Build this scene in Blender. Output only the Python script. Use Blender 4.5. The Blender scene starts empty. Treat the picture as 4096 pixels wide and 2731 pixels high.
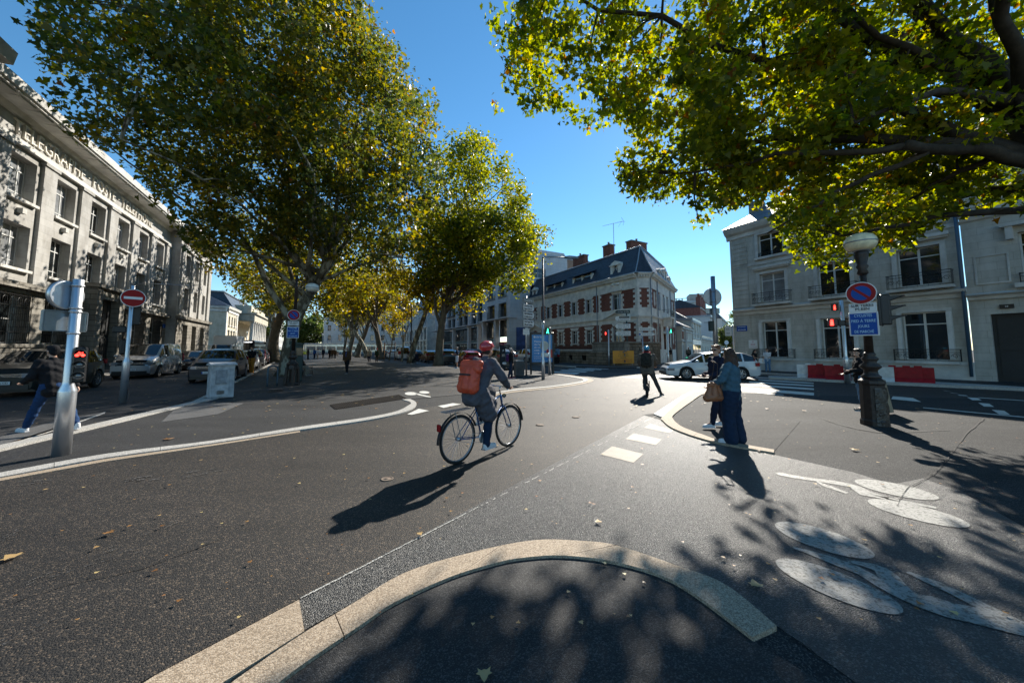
import bpy, bmesh, math, random
import numpy as np
from mathutils import Vector, Matrix, Quaternion
from mathutils.geometry import tessellate_polygon
random.seed(7); rng = np.random.default_rng(11)
sc = bpy.context.scene
col = sc.collection
R = math.radians
# ---------------------------------------------------------------- camera model
F = 348.3; PIT = R(4.6); CX = 512.0; PY = 348.5 - F*math.tan(PIT); HC = 1.65
sp, cp = math.sin(PIT), math.cos(PIT)
def ray(u, v):
    a = u-CX; b = PY-v
    return (a, F*cp-b*sp, F*sp+b*cp)
def g(px, py, z=0.0):                       # survey mark -> point at height z
    r = ray(px/2.2969, py/2.2969); t = (z-HC)/r[2]
    return (r[0]*t, r[1]*t)
def prj(P):                                  # points -> survey marks (array)
    x, y, z = P[:, 0], P[:, 1], P[:, 2]-HC
    d = y*cp+z*sp; up = -y*sp+z*cp
    d = np.where(d < .1, .1, d)
    return (CX+F*x/d)*2.2969, (PY-F*up/d)*2.2969
TH = R(28)
D = (-math.sin(TH), math.cos(TH)); N = (math.cos(TH), math.sin(TH))
def wb(s, w): return (s*D[0]+w*N[0], s*D[1]+w*N[1])
def faceyaw(x, y): return math.atan2(-x, y)   # local -y looks at the viewer's corner
A_N, A_S, A_C = R(118), R(-62), R(55)        # facade directions
SUN_EL, SUN_AZ = R(34.1), R(27.2)
# ---------------------------------------------------------------- materials
MATS = {}
def M(name, c, rough=.6, metal=0., var=0., vs=3., bump=0., bs=60., spec=.5, coat=0., emit=0., c2=None, stretch=None):
    if name in MATS: return MATS[name]
    m = bpy.data.materials.new(name); m.use_nodes = True
    nt = m.node_tree; n = nt.nodes; l = nt.links; b = n['Principled BSDF']
    b.inputs['Base Color'].default_value = (*c, 1); b.inputs['Roughness'].default_value = rough
    b.inputs['Metallic'].default_value = metal; b.inputs['Specular IOR Level'].default_value = spec
    b.inputs['Coat Weight'].default_value = coat; b.inputs['Coat Roughness'].default_value = .05
    if emit:
        b.inputs['Emission Color'].default_value = (*c, 1); b.inputs['Emission Strength'].default_value = emit
    if var or bump or c2:
        tc = n.new('ShaderNodeTexCoord'); vec = tc.outputs['Object']
        if stretch:
            mp = n.new('ShaderNodeMapping'); mp.inputs['Scale'].default_value = stretch
            l.new(vec, mp.inputs[0]); vec = mp.outputs[0]
    if var or c2:
        t = n.new('ShaderNodeTexNoise'); t.inputs['Scale'].default_value = vs; t.inputs['Detail'].default_value = 6
        t.inputs['Roughness'].default_value = .62
        l.new(vec, t.inputs['Vector'])
        r = n.new('ShaderNodeValToRGB'); e = r.color_ramp.elements
        e[0].position = .33; e[1].position = .68
        lo = tuple(max(0, x*(1-var)) for x in c); hi = c2 or tuple(min(1, x*(1+var)) for x in c)
        if c2: lo = c
        e[0].color = (*lo, 1); e[1].color = (*hi, 1)
        l.new(t.outputs['Fac'], r.inputs[0]); l.new(r.outputs[0], b.inputs['Base Color'])
    if bump:
        t = n.new('ShaderNodeTexNoise'); t.inputs['Scale'].default_value = bs; t.inputs['Detail'].default_value = 3
        l.new(vec, t.inputs['Vector'])
        bp = n.new('ShaderNodeBump'); bp.inputs['Strength'].default_value = bump; bp.inputs['Distance'].default_value = .02
        l.new(t.outputs['Fac'], bp.inputs['Height']); l.new(bp.outputs[0], b.inputs['Normal'])
    MATS[name] = m; return m
def MBRICK(name, c1, c2, mortar, bw, bh, ms, stain=.25, bump=.4, rough=.85, off=.5):
    if name in MATS: return MATS[name]
    m = bpy.data.materials.new(name); m.use_nodes = True
    nt = m.node_tree; n = nt.nodes; l = nt.links; b = n['Principled BSDF']
    b.inputs['Roughness'].default_value = rough; b.inputs['Specular IOR Level'].default_value = .25
    tc = n.new('ShaderNodeTexCoord'); s = n.new('ShaderNodeSeparateXYZ'); a = n.new('ShaderNodeMath'); cb = n.new('ShaderNodeCombineXYZ')
    l.new(tc.outputs['Object'], s.inputs[0]); l.new(s.outputs[0], a.inputs[0]); l.new(s.outputs[1], a.inputs[1])
    l.new(a.outputs[0], cb.inputs[0]); l.new(s.outputs[2], cb.inputs[1])
    k = n.new('ShaderNodeTexBrick'); k.inputs['Scale'].default_value = 1; k.offset = off
    k.inputs['Color1'].default_value = (*c1, 1); k.inputs['Color2'].default_value = (*c2, 1); k.inputs['Mortar'].default_value = (*mortar, 1)
    k.inputs['Brick Width'].default_value = bw; k.inputs['Row Height'].default_value = bh; k.inputs['Mortar Size'].default_value = ms
    l.new(cb.outputs[0], k.inputs['Vector'])
    t = n.new('ShaderNodeTexNoise'); t.inputs['Scale'].default_value = .55; t.inputs['Detail'].default_value = 8; t.inputs['Roughness'].default_value = .7
    mp = n.new('ShaderNodeMapping'); mp.inputs['Scale'].default_value = (1.6, 1.6, .7)
    l.new(tc.outputs['Object'], mp.inputs[0]); l.new(mp.outputs[0], t.inputs['Vector'])
    r = n.new('ShaderNodeValToRGB'); e = r.color_ramp.elements
    e[0].position = .36; e[1].position = .6; v = 1-stain; e[0].color = (v, v*.97, v*.93, 1); e[1].color = (1, 1, 1, 1)
    l.new(t.outputs['Fac'], r.inputs[0])
    mx = n.new('ShaderNodeMix'); mx.data_type = 'RGBA'; mx.blend_type = 'MULTIPLY'; mx.inputs[0].default_value = 1
    l.new(k.outputs['Color'], mx.inputs[6]); l.new(r.outputs[0], mx.inputs[7]); l.new(mx.outputs[2], b.inputs['Base Color'])
    bp = n.new('ShaderNodeBump'); bp.inputs['Strength'].default_value = bump; bp.inputs['Distance'].default_value = .02; bp.invert = True
    l.new(k.outputs['Fac'], bp.inputs['Height']); l.new(bp.outputs[0], b.inputs['Normal'])
    MATS[name] = m; return m
def MASPH(name, base, agg, rough=.55, sc_=90, thr=.62, bump=.9, patch=.25, spec=.5, bd=.006):
    m = bpy.data.materials.new(name); m.use_nodes = True
    nt = m.node_tree; n = nt.nodes; l = nt.links; b = n['Principled BSDF']
    b.inputs['Roughness'].default_value = rough; b.inputs['Specular IOR Level'].default_value = spec
    tc = n.new('ShaderNodeTexCoord')
    v = n.new('ShaderNodeTexVoronoi'); v.inputs['Scale'].default_value = sc_; l.new(tc.outputs['Object'], v.inputs['Vector'])
    sx = n.new('ShaderNodeSeparateColor'); l.new(v.outputs['Color'], sx.inputs[0])
    r = n.new('ShaderNodeValToRGB'); e = r.color_ramp.elements
    e[0].position = thr; e[1].position = min(.995, thr+.22); e[0].color = (*base, 1); e[1].color = (*agg, 1)
    d = e.new(.25); d.color = (*[x*.6 for x in base], 1)
    l.new(sx.outputs[0], r.inputs[0])
    t = n.new('ShaderNodeTexNoise'); t.inputs['Scale'].default_value = .7; t.inputs['Detail'].default_value = 9; t.inputs['Roughness'].default_value = .65
    mp = n.new('ShaderNodeMapping'); mp.inputs['Rotation'].default_value = (0, 0, -.62); mp.inputs['Scale'].default_value = (.35, 1.3, 1)
    l.new(tc.outputs['Object'], mp.inputs[0]); l.new(mp.outputs[0], t.inputs['Vector'])
    mr = n.new('ShaderNodeMapRange'); mr.inputs[1].default_value = .3; mr.inputs[2].default_value = .7; mr.inputs[3].default_value = 1-patch; mr.inputs[4].default_value = 1+patch
    l.new(t.outputs['Fac'], mr.inputs[0])
    mx = n.new('ShaderNodeMix'); mx.data_type = 'RGBA'; mx.blend_type = 'MULTIPLY'; mx.inputs[0].default_value = 1
    l.new(r.outputs[0], mx.inputs[6]); l.new(mr.outputs[0], mx.inputs[7]); l.new(mx.outputs[2], b.inputs['Base Color'])
    bp = n.new('ShaderNodeBump'); bp.inputs['Strength'].default_value = bump; bp.inputs['Distance'].default_value = bd
    l.new(v.outputs['Distance'], bp.inputs['Height']); bp.invert = True
    l.new(bp.outputs[0], b.inputs['Normal'])
    MATS[name] = m; return m
def MPAINTED(name, c, hole, thr=.42, sc_=60, rough=.6):    # worn road paint: the asphalt shows through in chips
    return M(name, hole, rough=rough, vs=sc_, c2=c, bump=.4, bs=90) if 0 else _worn(name, c, hole, thr, sc_, rough)
def _worn(name, c, hole, thr, sc_, rough):
    m = M(name, c, rough=rough, var=.12, vs=6, bump=.35, bs=120)
    nt = m.node_tree; n = nt.nodes; l = nt.links; b = n['Principled BSDF']
    src = b.inputs['Base Color'].links[0].from_socket
    tc = n.new('ShaderNodeTexCoord'); t = n.new('ShaderNodeTexNoise'); t.inputs['Scale'].default_value = sc_; t.inputs['Detail'].default_value = 8; t.inputs['Roughness'].default_value = .75
    l.new(tc.outputs['Object'], t.inputs['Vector'])
    r = n.new('ShaderNodeValToRGB'); e = r.color_ramp.elements; e[0].position = thr-.05; e[1].position = thr+.03
    e[0].color = (0, 0, 0, 1); e[1].color = (1, 1, 1, 1); l.new(t.outputs['Fac'], r.inputs[0])
    mx = n.new('ShaderNodeMix'); mx.data_type = 'RGBA'; l.new(r.outputs[0], mx.inputs[0]); mx.inputs[6].default_value = (*hole, 1)
    l.new(src, mx.inputs[7]); l.new(mx.outputs[2], b.inputs['Base Color'])
    return m
def MLEAF(name, cols, trans=.5):
    m = bpy.data.materials.new(name); m.use_nodes = True
    nt = m.node_tree; n = nt.nodes; l = nt.links; b = n['Principled BSDF']; o = n['Material Output']
    at = n.new('ShaderNodeAttribute'); at.attribute_name = 'lv'
    r = n.new('ShaderNodeValToRGB'); e = r.color_ramp.elements
    e[0].position = 0; e[0].color = (*cols[0], 1); e[1].position = 1; e[1].color = (*cols[-1], 1)
    for i, c in enumerate(cols[1:-1]):
        x = e.new((.35, .7, .9)[i]); x.color = (*c, 1)
    l.new(at.outputs['Fac'], r.inputs[0]); l.new(r.outputs[0], b.inputs['Base Color'])
    b.inputs['Roughness'].default_value = .42; b.inputs['Specular IOR Level'].default_value = .45
    tr = n.new('ShaderNodeBsdfTranslucent'); gm = n.new('ShaderNodeGamma'); gm.inputs[1].default_value = .8
    hs = n.new('ShaderNodeHueSaturation'); hs.inputs['Saturation'].default_value = 1.25; hs.inputs['Value'].default_value = 1.5
    l.new(r.outputs[0], gm.inputs[0]); l.new(gm.outputs[0], hs.inputs['Color']); l.new(hs.outputs[0], tr.inputs[0])
    mx = n.new('ShaderNodeMixShader'); mx.inputs[0].default_value = trans
    l.new(b.outputs[0], mx.inputs[1]); l.new(tr.outputs[0], mx.inputs[2]); l.new(mx.outputs[0], o.inputs[0])
    MATS[name] = m; return m
stone_post = MBRICK('stone_post', (.47, .462, .44), (.41, .402, .383), (.28, .272, .255), 1.25, .42, .006, .35, .3)
stone_base = MBRICK('stone_base', (.33, .31, .27), (.27, .25, .22), (.13, .12, .10), .9, .36, .02, .45, .5)
stone_right = MBRICK('stone_right', (.55, .53, .48), (.49, .47, .42), (.34, .32, .28), .95, .36, .006, .32, .3)
stone_trim = M('stone_trim', (.56, .545, .51), .85, var=.22, vs=1.2, bump=.3, bs=18, spec=.25)
stone_white = M('stone_white', (.74, .70, .62), .85, var=.18, vs=1.6, bump=.3, bs=14, spec=.25)
stone_pale = MBRICK('stone_pale', (.60, .55, .44), (.54, .49, .38), (.45, .40, .32), 1.2, .4, .005, .25, .2)
stone_rough = MBRICK('stone_rough', (.36, .30, .23), (.24, .20, .155), (.10, .085, .07), .75, .3, .018, .45, 1.)
brick_red = MBRICK('brick_red', (.25, .085, .058), (.19, .065, .045), (.25, .16, .12), .22, .065, .007, .25, .5)
clad_white = MBRICK('clad_white', (.62, .62, .63), (.58, .58, .60), (.40, .40, .42), 1.15, .62, .012, .12, .3, rough=.55, off=0)
render_cream = M('render_cream', (.62, .56, .46), .9, var=.12, vs=.8, bump=.1, bs=30, spec=.2)
render_grey = M('render_grey', (.42, .40, .37), .9, var=.12, vs=.8, spec=.2)
render_white = M('render_white', (.66, .64, .60), .9, var=.1, vs=.7, spec=.2)
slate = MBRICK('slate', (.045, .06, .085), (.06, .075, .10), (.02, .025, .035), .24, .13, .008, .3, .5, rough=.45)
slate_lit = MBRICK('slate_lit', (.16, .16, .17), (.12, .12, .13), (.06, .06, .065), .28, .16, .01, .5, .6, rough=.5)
zinc = M('zinc', (.30, .32, .34), .4, .6, var=.15)
glass = M('window_glass', (.012, .016, .018), .04, spec=.9, var=.4, vs=1.5)
curtain_sky = M('pane_curtain_sky', (.25, .26, .27), .12, spec=.8, var=.3, vs=1.2)  # pale panes: curtains, and sky reflections put into the colour
frame_w = M('frame_white', (.62, .62, .60), .5, var=.08)
frame_d = M('frame_dark', (.03, .035, .04), .4)
iron = M('wrought_iron', (.012, .012, .013), .45, .4)
brown_iron = M('brown_iron', (.034, .024, .019), .45, .3, var=.35, vs=9, bump=.2, bs=30)
steel = M('brushed_steel', (.62, .63, .65), .33, .82, var=.08, vs=6, bump=.05, bs=120, stretch=(1, 1, .04))
galv = M('galvanised', (.42, .43, .45), .42, .9, var=.15, vs=12)
alu_back = M('sign_back', (.34, .38, .40), .35, .7, var=.15, vs=5)
black = M('black_plastic', (.012, .012, .013), .4)
white_p = M('sign_white', (.75, .75, .73), .4)
red_p = M('sign_red', (.32, .010, .010), .55, spec=.25)
blue_p = M('sign_blue', (.010, .075, .34), .55, spec=.25)
txt_d = M('text_dark', (.02, .02, .022), .5)
txt_w = M('text_white', (.85, .85, .85), .4)
dark_door = M('dark_door', (.018, .019, .02), .55, var=.2)
bark = M('plane_bark', (.10, .085, .055), .9, vs=2.6, c2=(.36, .34, .26), bump=.5, bs=14, stretch=(1, 1, .45))
for e_, p_ in zip(bark.node_tree.nodes['Color Ramp'].color_ramp.elements, (.47, .55)): e_.position = p_
bark_d = M('dark_bark', (.075, .06, .042), .92, vs=4, c2=(.17, .145, .10), bump=.7, bs=12, stretch=(1, 1, .4))
leaf_a = MLEAF('plane_leaf', [(.040, .052, .014), (.085, .095, .020), (.26, .20, .022), (.44, .30, .025), (.30, .13, .03)], .55)
leaf_b = MLEAF('plane_leaf_near', [(.024, .038, .009), (.062, .088, .013), (.18, .20, .02), (.40, .35, .025), (.20, .08, .02)], .66)
leaf_t = MLEAF('plane_leaf_shaded', [(.026, .040, .011), (.058, .074, .016), (.17, .155, .02), (.42, .27, .022), (.26, .10, .03)], .5)  # darker greens: the big crown's self-shade put into the leaf colours
leaf_c = MLEAF('plane_leaf_green', [(.045, .062, .012), (.105, .125, .020), (.26, .24, .025), (.40, .32, .03), (.28, .14, .02)], .6)
leaf_f = MLEAF('far_leaf', [(.03, .05, .015), (.06, .09, .02), (.10, .13, .03), (.14, .15, .04), (.15, .12, .03)], .4)
tyre_m = M('tyre', (.012, .012, .012), .8); rim_m = M('alloy_rim', (.45, .46, .48), .3, .9)
lamp_glass = M('lamp_glass', (.80, .72, .48), .3, var=.2, vs=9, spec=.5)
lamp_white = M('lamp_white', (.62, .62, .55), .3, var=.15, vs=9)
red_on = M('red_lamp_on', (1., .03, .02), .3, emit=5.); green_on = M('green_lamp_on', (.05, 1., .5), .3, emit=2.5)
orange_on = M('orange_display_on', (1., .22, .02), .3, emit=3.); lens_off = M('lens_off', (.16, .17, .18), .15, .4, spec=.8)
# ---------------------------------------------------------------- objects
def tag(o, label=None, cat=None, group=None, kind=None):
    if label: o['label'] = label
    if cat: o['category'] = cat
    if group: o['group'] = group
    if kind: o['kind'] = kind
    return o
def thing(name, label, cat, loc=(0, 0, 0), rz=0, group=None, kind=None):
    o = bpy.data.objects.new(name, None); col.objects.link(o); o.empty_display_size = .2
    o.location = loc if len(loc) == 3 else (*loc, 0); o.rotation_euler = (0, 0, rz)
    return tag(o, label, cat, group, kind)
class MB:
    def __init__(s, T=None): s.v = []; s.f = []; s.mi = []; s.sm = []; s.m = 0; s.smooth = False; s.T = T
    def add(s, vs, fs, sm=None):
        b = len(s.v)
        if s.T is not None: vs = [s.T @ Vector(p) for p in vs]
        s.v += [tuple(p) for p in vs]
        for f in fs: s.f.append([i+b for i in f]); s.mi.append(s.m); s.sm.append(s.smooth if sm is None else sm)
        return s
    def box(s, x0, x1, y0, y1, z0, z1):
        if x0 > x1: x0, x1 = x1, x0
        if y0 > y1: y0, y1 = y1, y0
        if z0 > z1: z0, z1 = z1, z0
        return s.add([(x, y, z) for z in (z0, z1) for y in (y0, y1) for x in (x0, x1)],
              [(0, 2, 3, 1), (4, 5, 7, 6), (0, 1, 5, 4), (2, 6, 7, 3), (0, 4, 6, 2), (1, 3, 7, 5)], False)
    def rbox(s, cx, cy, cz, w, d, h, b=.02):    # box with chamfered edges
        b = min(b, w*.3, d*.3, h*.3)
        vs = []; 
        for sz in (-1, 1):
            for k in (0, 1):
                z = cz+sz*(h/2-(0 if k else b)); ins = b if k else 0
                ring = []
                for (sx, sy) in ((-1, -1), (1, -1), (1, 1), (-1, 1)):
                    X = w/2-ins; Y = d/2-ins
                    ring += [(cx+sx*(X-(b if sx*sy > 0 else 0)), cy+sy*(Y-(0 if sx*sy > 0 else b)), z), (cx+sx*(X-(0 if sx*sy > 0 else b)), cy+sy*(Y-(b if sx*sy > 0 else 0)), z)]
                vs.append(ring)
        o = [vs[1], vs[0], vs[2], vs[3]]; fs = []
        for k in range(3):
            for i in range(8): fs.append((k*8+i, k*8+(i+1) % 8, (k+1)*8+(i+1) % 8, (k+1)*8+i))
        fs.append(tuple(range(7, -1, -1))); fs.append(tuple(range(24, 32)))
        return s.add(sum(o, []), fs, False)
    def tube(s, pts, r, n=8, cap=True, ell=1.):
        pts = [Vector(p) for p in pts]; k = len(pts)
        rs = r if isinstance(r, (list, tuple)) else [r]*k
        t = (pts[1]-pts[0]).normalized(); u = t.orthogonal().normalized(); vs = []
        for i, p in enumerate(pts):
            a = pts[max(0, i-1)]; c = pts[min(k-1, i+1)]; t2 = (c-a).normalized() if (c-a).length > 1e-9 else t
            u = (u-t2*u.dot(t2)).normalized(); w = t2.cross(u); t = t2
            for j in range(n):
                q = 2*math.pi*j/n; vs.append(p+(u*math.cos(q)+w*math.sin(q)*ell)*rs[i])
        fs = [(i*n+j, i*n+(j+1) % n, (i+1)*n+(j+1) % n, (i+1)*n+j) for i in range(k-1) for j in range(n)]
        if cap: fs += [tuple(range(n-1, -1, -1)), tuple(range((k-1)*n, k*n))]
        return s.add(vs, fs, n > 5)
    def lathe(s, prof, c=(0, 0, 0), n=20, sm=True, ph=0.):
        vs = [(c[0]+r*math.cos(2*math.pi*j/n+ph), c[1]+r*math.sin(2*math.pi*j/n+ph), c[2]+z) for r, z in prof for j in range(n)]
        k = len(prof)
        fs = [(i*n+j, i*n+(j+1) % n, (i+1)*n+(j+1) % n, (i+1)*n+j) for i in range(k-1) for j in range(n)]
        fs += [tuple(range(n-1, -1, -1)), tuple(range((k-1)*n, k*n))]
        return s.add(vs, fs, sm)
    def prism(s, pts, ax, lo, hi):
        n = len(pts)
        P = {'z': lambda a, b, c: (a, b, c), 'y': lambda a, b, c: (a, c, b), 'x': lambda a, b, c: (c, a, b)}[ax]
        vs = [P(a, b, lo) for a, b in pts]+[P(a, b, hi) for a, b in pts]
        tri = tessellate_polygon([[Vector((a, b, 0)) for a, b in pts]])
        fs = [tuple(t) for t in tri]+[tuple(x+n for x in t) for t in tri]+[(i, (i+1) % n, (i+1) % n+n, i+n) for i in range(n)]
        return s.add(vs, fs, False)
    def quad(s, *p): return s.add(p, [tuple(range(len(p)))], False)
    def disc(s, c, r, nrm='y', n=32, h=.01):
        ps = [(c[0]+r*math.cos(2*math.pi*i/n), c[2]+r*math.sin(2*math.pi*i/n)) for i in range(n)]
        return s.prism(ps, 'y', c[1]-h, c[1])
    def sph(s, c, r, n=16, m=10, flat=1.):
        return s.lathe([(max(1e-4, r*math.sin(math.pi*i/m)), -r*flat*math.cos(math.pi*i/m)) for i in range(m+1)], c, n)
    def mesh(s, name='m', fix=True):
        me = bpy.data.meshes.new(name); me.from_pydata(s.v, [], s.f)
        me.polygons.foreach_set('material_index', s.mi); me.polygons.foreach_set('use_smooth', s.sm)
        if fix:
            bm = bmesh.new(); bm.from_mesh(me); bmesh.ops.recalc_face_normals(bm, faces=bm.faces); bm.to_mesh(me); bm.free()
        me.update(); return me
    def build(s, name, mats, parent=None, M4=None, label=None):
        return mobj(name, s.mesh(name), mats, parent, M4, label)
def mobj(name, me, mats, parent=None, M4=None, label=None):
    if not isinstance(mats, (list, tuple)): mats = [mats]
    if not len(me.materials):
        for m in mats: me.materials.append(m)
    o = bpy.data.objects.new(name, me); col.objects.link(o)
    if parent: o.parent = parent
    if M4 is not None: o.matrix_local = M4
    if label: o['label'] = label
    return o
def text_mesh(txt, size, ext=.004, align='CENTER', w=None, sx=1., off=0.):
    c = bpy.data.curves.new('t', 'FONT'); c.body = txt; c.size = size; c.extrude = ext; c.align_x = align; c.align_y = 'CENTER'
    c.resolution_u = 2; c.offset = off
    o = bpy.data.objects.new('t', c); col.objects.link(o)
    dg = bpy.context.evaluated_depsgraph_get(); dg.update()
    me = bpy.data.meshes.new_from_object(o.evaluated_get(dg)); bpy.data.objects.remove(o); me.materials.clear()
    if w and len(me.vertices):
        xs = [v.co.x for v in me.vertices]; k = w/max(1e-6, max(xs)-min(xs))
        for v in me.vertices: v.co.x *= k
    me.transform(Matrix.Rotation(math.pi/2, 4, 'X'))     # stands in the xz plane, reads from -y
    return me
def text(txt, size, mat, parent, loc, name='lettering', M4=None, **k):
    me = text_mesh(txt, size, **k); o = mobj(name, me, mat, parent)
    T = Matrix.Translation(loc); o.matrix_local = (M4 @ T) if M4 is not None else T
    return o
def sheet(name, pts, z, mat, kind='structure', thick=0):
    v = [(p[0], p[1], z) for p in pts]; tri = tessellate_polygon([[Vector((p[0], p[1], 0)) for p in pts]])
    b = MB(); n = len(pts)
    if thick:
        b.prism([(p[0], p[1]) for p in pts], 'z', z-thick, z)
    else:
        b.add(v, [tuple(t) for t in tri])
    me = b.mesh(name)
    if not thick:
        bm = bmesh.new(); bm.from_mesh(me)
        for f in bm.faces:
            if f.normal.z < 0: f.normal_flip()
        bm.to_mesh(me); bm.free()
    return tag(mobj(name, me, mat), kind=kind)
# ================================================================ GROUND
asph = MASPH('asphalt_plaza', (.030, .031, .033), (.10, .098, .092), .80, 140, .70, .7, .35, .22)
asph_road = MASPH('asphalt_road', (.023, .021, .0195), (.135, .102, .072), .66, 112, .78, .8, .45, .4)
asph_fine = MASPH('asphalt_fine', (.033, .033, .034), (.085, .083, .08), .68, 150, .7, .5, .4, .3)
asph_bike = MASPH('asphalt_cycle_track', (.026, .027, .028), (.15, .147, .135), .40, 130, .76, 1., .4, .7, .008)
asph_far = MASPH('asphalt_far', (.030, .031, .034), (.075, .073, .07), .7, 60, .75, .5, .3, .3)
kerb_tan = MASPH('kerb_granite_tan', (.37, .28, .19), (.46, .37, .27), .75, 160, .55, .35, .12)
kerb_white = MASPH('kerb_granite_white', (.44, .42, .38), (.56, .54, .50), .7, 120, .6, .3, .12)
paint = MPAINTED('road_paint', (.62, .61, .56), (.10, .098, .09), .36, 30)
paint_tan = MPAINTED('tan_paint', (.25, .205, .15), (.19, .155, .115), .35, 14)
paint_old = MPAINTED('worn_road_paint', (.27, .27, .25), (.09, .088, .08), .47, 34)
def q(l, z=0.): return [g(a, b, z) for a, b in l]
sheet('ground', [(-600, -60), (600, -60), (900, 1500), (-900, 1500)], 0, asph)
NL = [(-260, 1150), (0, 1103), (243, 1059), (488, 1023), (689, 992), (850, 967), (923, 952), (953, 939)]
sheet('road', q([(-260, 1150), (-120, 2600)])[:1]+[(-9, 2.0), (-6, 0.2), (-1.6, 1.2)]+q([(321, 1568), (687, 1375), (1130, 1150), (1480, 952), (1501, 949), (1590, 899), (1632, 899), (1800, 905)])
      +[(22, 10.5), (36, 2), (36, 14), wb(16, 23.5), g(1697, 862), g(1540, 862), g(1330, 850), wb(28.5, 19.6), wb(120, 16.5), wb(120, 8.2), wb(60, 10.6), wb(34, 13.4), wb(21, 14.4)]
      +q([(1267, 857), (1315, 863), (1351, 868), (1363, 874), (1339, 881), (1282, 890), (1176, 901), (1080, 920)])+q(NL[::-1][:-1]), .004, asph_road)
sheet('side_street', [g(1640, 846), (17.9, 30.5), (60, 90.7), (95, 140), (88, 140), (56, 94), (24, 48.2), (16.2, 37)], .006, asph_far)
sheet('north_lanes', [wb(-20, -2.6), wb(14.9, -3.9), wb(20.6, -3.9), wb(51, -5.6), wb(160, -11), wb(160, -14), wb(60, -12.3), wb(-20, -12.3)], .006, asph_far)
sheet('cycle_track', q([(687, 1378), (1480, 953), (1524, 966), (1543, 985), (1578, 1000), (1647, 1020), (1778, 1044), (1860, 1062), (1960, 1084), (2050, 1112), (2120, 1098), (2210, 1130), (2352, 1210), (2400, 1568)])+[(3.2, 1.), (2.0, 1.)]
      +q([(1784, 1437), (1664, 1340), (1550, 1296), (1414, 1250), (1238, 1239), (1128, 1257), (945, 1308), (810, 1385), (699, 1447)]), .005, asph_bike)
ARO = [(430, 1640), (560, 1545), (689, 1457), (810, 1384), (945, 1307), (1128, 1256), (1238, 1238), (1330, 1240), (1414, 1250), (1550, 1295), (1664, 1339), (1784, 1435)]
ARI = [(500, 1690), (600, 1600), (689, 1528), (832, 1431), (909, 1380), (1037, 1322), (1139, 1291), (1202, 1279), (1293, 1274), (1414, 1289), (1550, 1334), (1728, 1461)]
def smooth_line(pts, n=6):
    P = [Vector(p) for p in pts]; out = []
    for i in range(len(P)-1):
        a, b, c, d = P[max(0, i-1)], P[i], P[i+1], P[min(len(P)-1, i+2)]
        for k in range(n):
            t = k/n; out.append(tuple(.5*((2*b)+(c-a)*t+(2*a-5*b+4*c-d)*t*t+(3*b-a-3*c+d)*t**3)))
    return out+[tuple(P[-1])]
arO = smooth_line([g(a, b, .03) for a, b in ARO]); arI = smooth_line([g(a, b, .03) for a, b in ARI])
sheet('near_pavement', arI+[(2.3, .8), (-.5, .6)], .009, asph_fine)
def kerb_strip(name, o, i, z, mat, h, cuts=None):
    b = MB(); n = len(o); cuts = cuts or [0, n-1]
    for a, c in zip(cuts[:-1], cuts[1:]):
        A = [Vector(p) for p in o[a:c+1]]; B = [Vector(p) for p in i[a:c+1]]
        if a: A[0] = A[0].lerp(A[1], min(.45, .006/max(1e-4, (A[1]-A[0]).length))); B[0] = B[0].lerp(B[1], min(.45, .006/max(1e-4, (B[1]-B[0]).length)))
        b.prism([tuple(p) for p in A]+[tuple(p) for p in B[::-1]], 'z', z-h, z)
    return tag(b.build(name, mat), kind='structure')
n_ = len(arO)-1
kerb_strip('kerb', arO, arI, .03, kerb_tan, .05, [0, n_*3//11-2, n_*5//11+1, n_*8//11, n_])
b = MB(); S = [g(a, c, .035) for a, c in [(250, 1612), (321, 1568), (352, 1552)]]
b.prism([g(*p, .035) for p in [(356, 1549), (687, 1375), (699, 1447), (520, 1560), (440, 1612), (260, 1612)]], 'z', -.02, .035)
tag(b.build('kerb', kerb_tan), kind='structure')
# island under the two women
IO = [(1632, 899), (1600, 900), (1573, 914), (1524, 957), (1523, 968), (1542, 984), (1578, 999), (1609, 1009), (1647, 1019), (1709, 1031), (1778, 1043)]
II = [(1632, 905), (1612, 907), (1590, 922), (1550, 952), (1546, 964), (1563, 980), (1590, 992), (1615, 1001), (1647, 1012), (1711, 1024), (1778, 1036)]
sheet('island_pavement', q(II+[(1838, 967), (1721, 905)]), .0065, asph)
kerb_strip('kerb', smooth_line(q(IO), 4), smooth_line(q(II), 4), .035, kerb_tan, .05, [0, 10, 16, 26, 34, 40])
b = MB(); b.prism(q([(1501, 949), (1522, 957), (1572, 913), (1598, 900), (1632, 898), (1632, 895), (1588, 896), (1568, 906)], .03), 'z', -.02, .03); tag(b.build('kerb', kerb_white), kind='structure')
# promenade: white kerb with its gutter
KO = [(-260, 1135), (0, 1089), (243, 1045), (488, 1014), (689, 982), (836, 961), (909, 946), (938, 932), (943, 925), (923, 918)]
KI = [(-260, 1146), (0, 1099), (243, 1054), (488, 1020), (689, 989), (845, 966), (920, 950), (951, 937), (956, 925), (942, 917)]
kerb_strip('kerb', smooth_line(q(KI), 4), smooth_line(q(KO), 4), .03, kerb_white, .05, [0, 6, 10, 14, 18, 22, 26, 36])
GU = [(-260, 1152), (0, 1105), (243, 1060), (488, 1024), (689, 992.5)]
kerb_strip('gutter', q(GU), q(KI[:5]), .012, kerb_tan, .01)
PE = KO[:]
sheet('promenade', q(PE)+q([(1180, 895), (1265, 888), (1335, 878), (1347, 872), (1315, 866), (1262, 858)])+[wb(21, 14.2), wb(34, 13.2), wb(60, 10.4), wb(160, 3.5), wb(160, -11), wb(51, -5.5), wb(20.6, -3.8), wb(14.9, -3.8), wb(10, -3.9), wb(3, -4.6)], .012, asph_fine, thick=.01)
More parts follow.
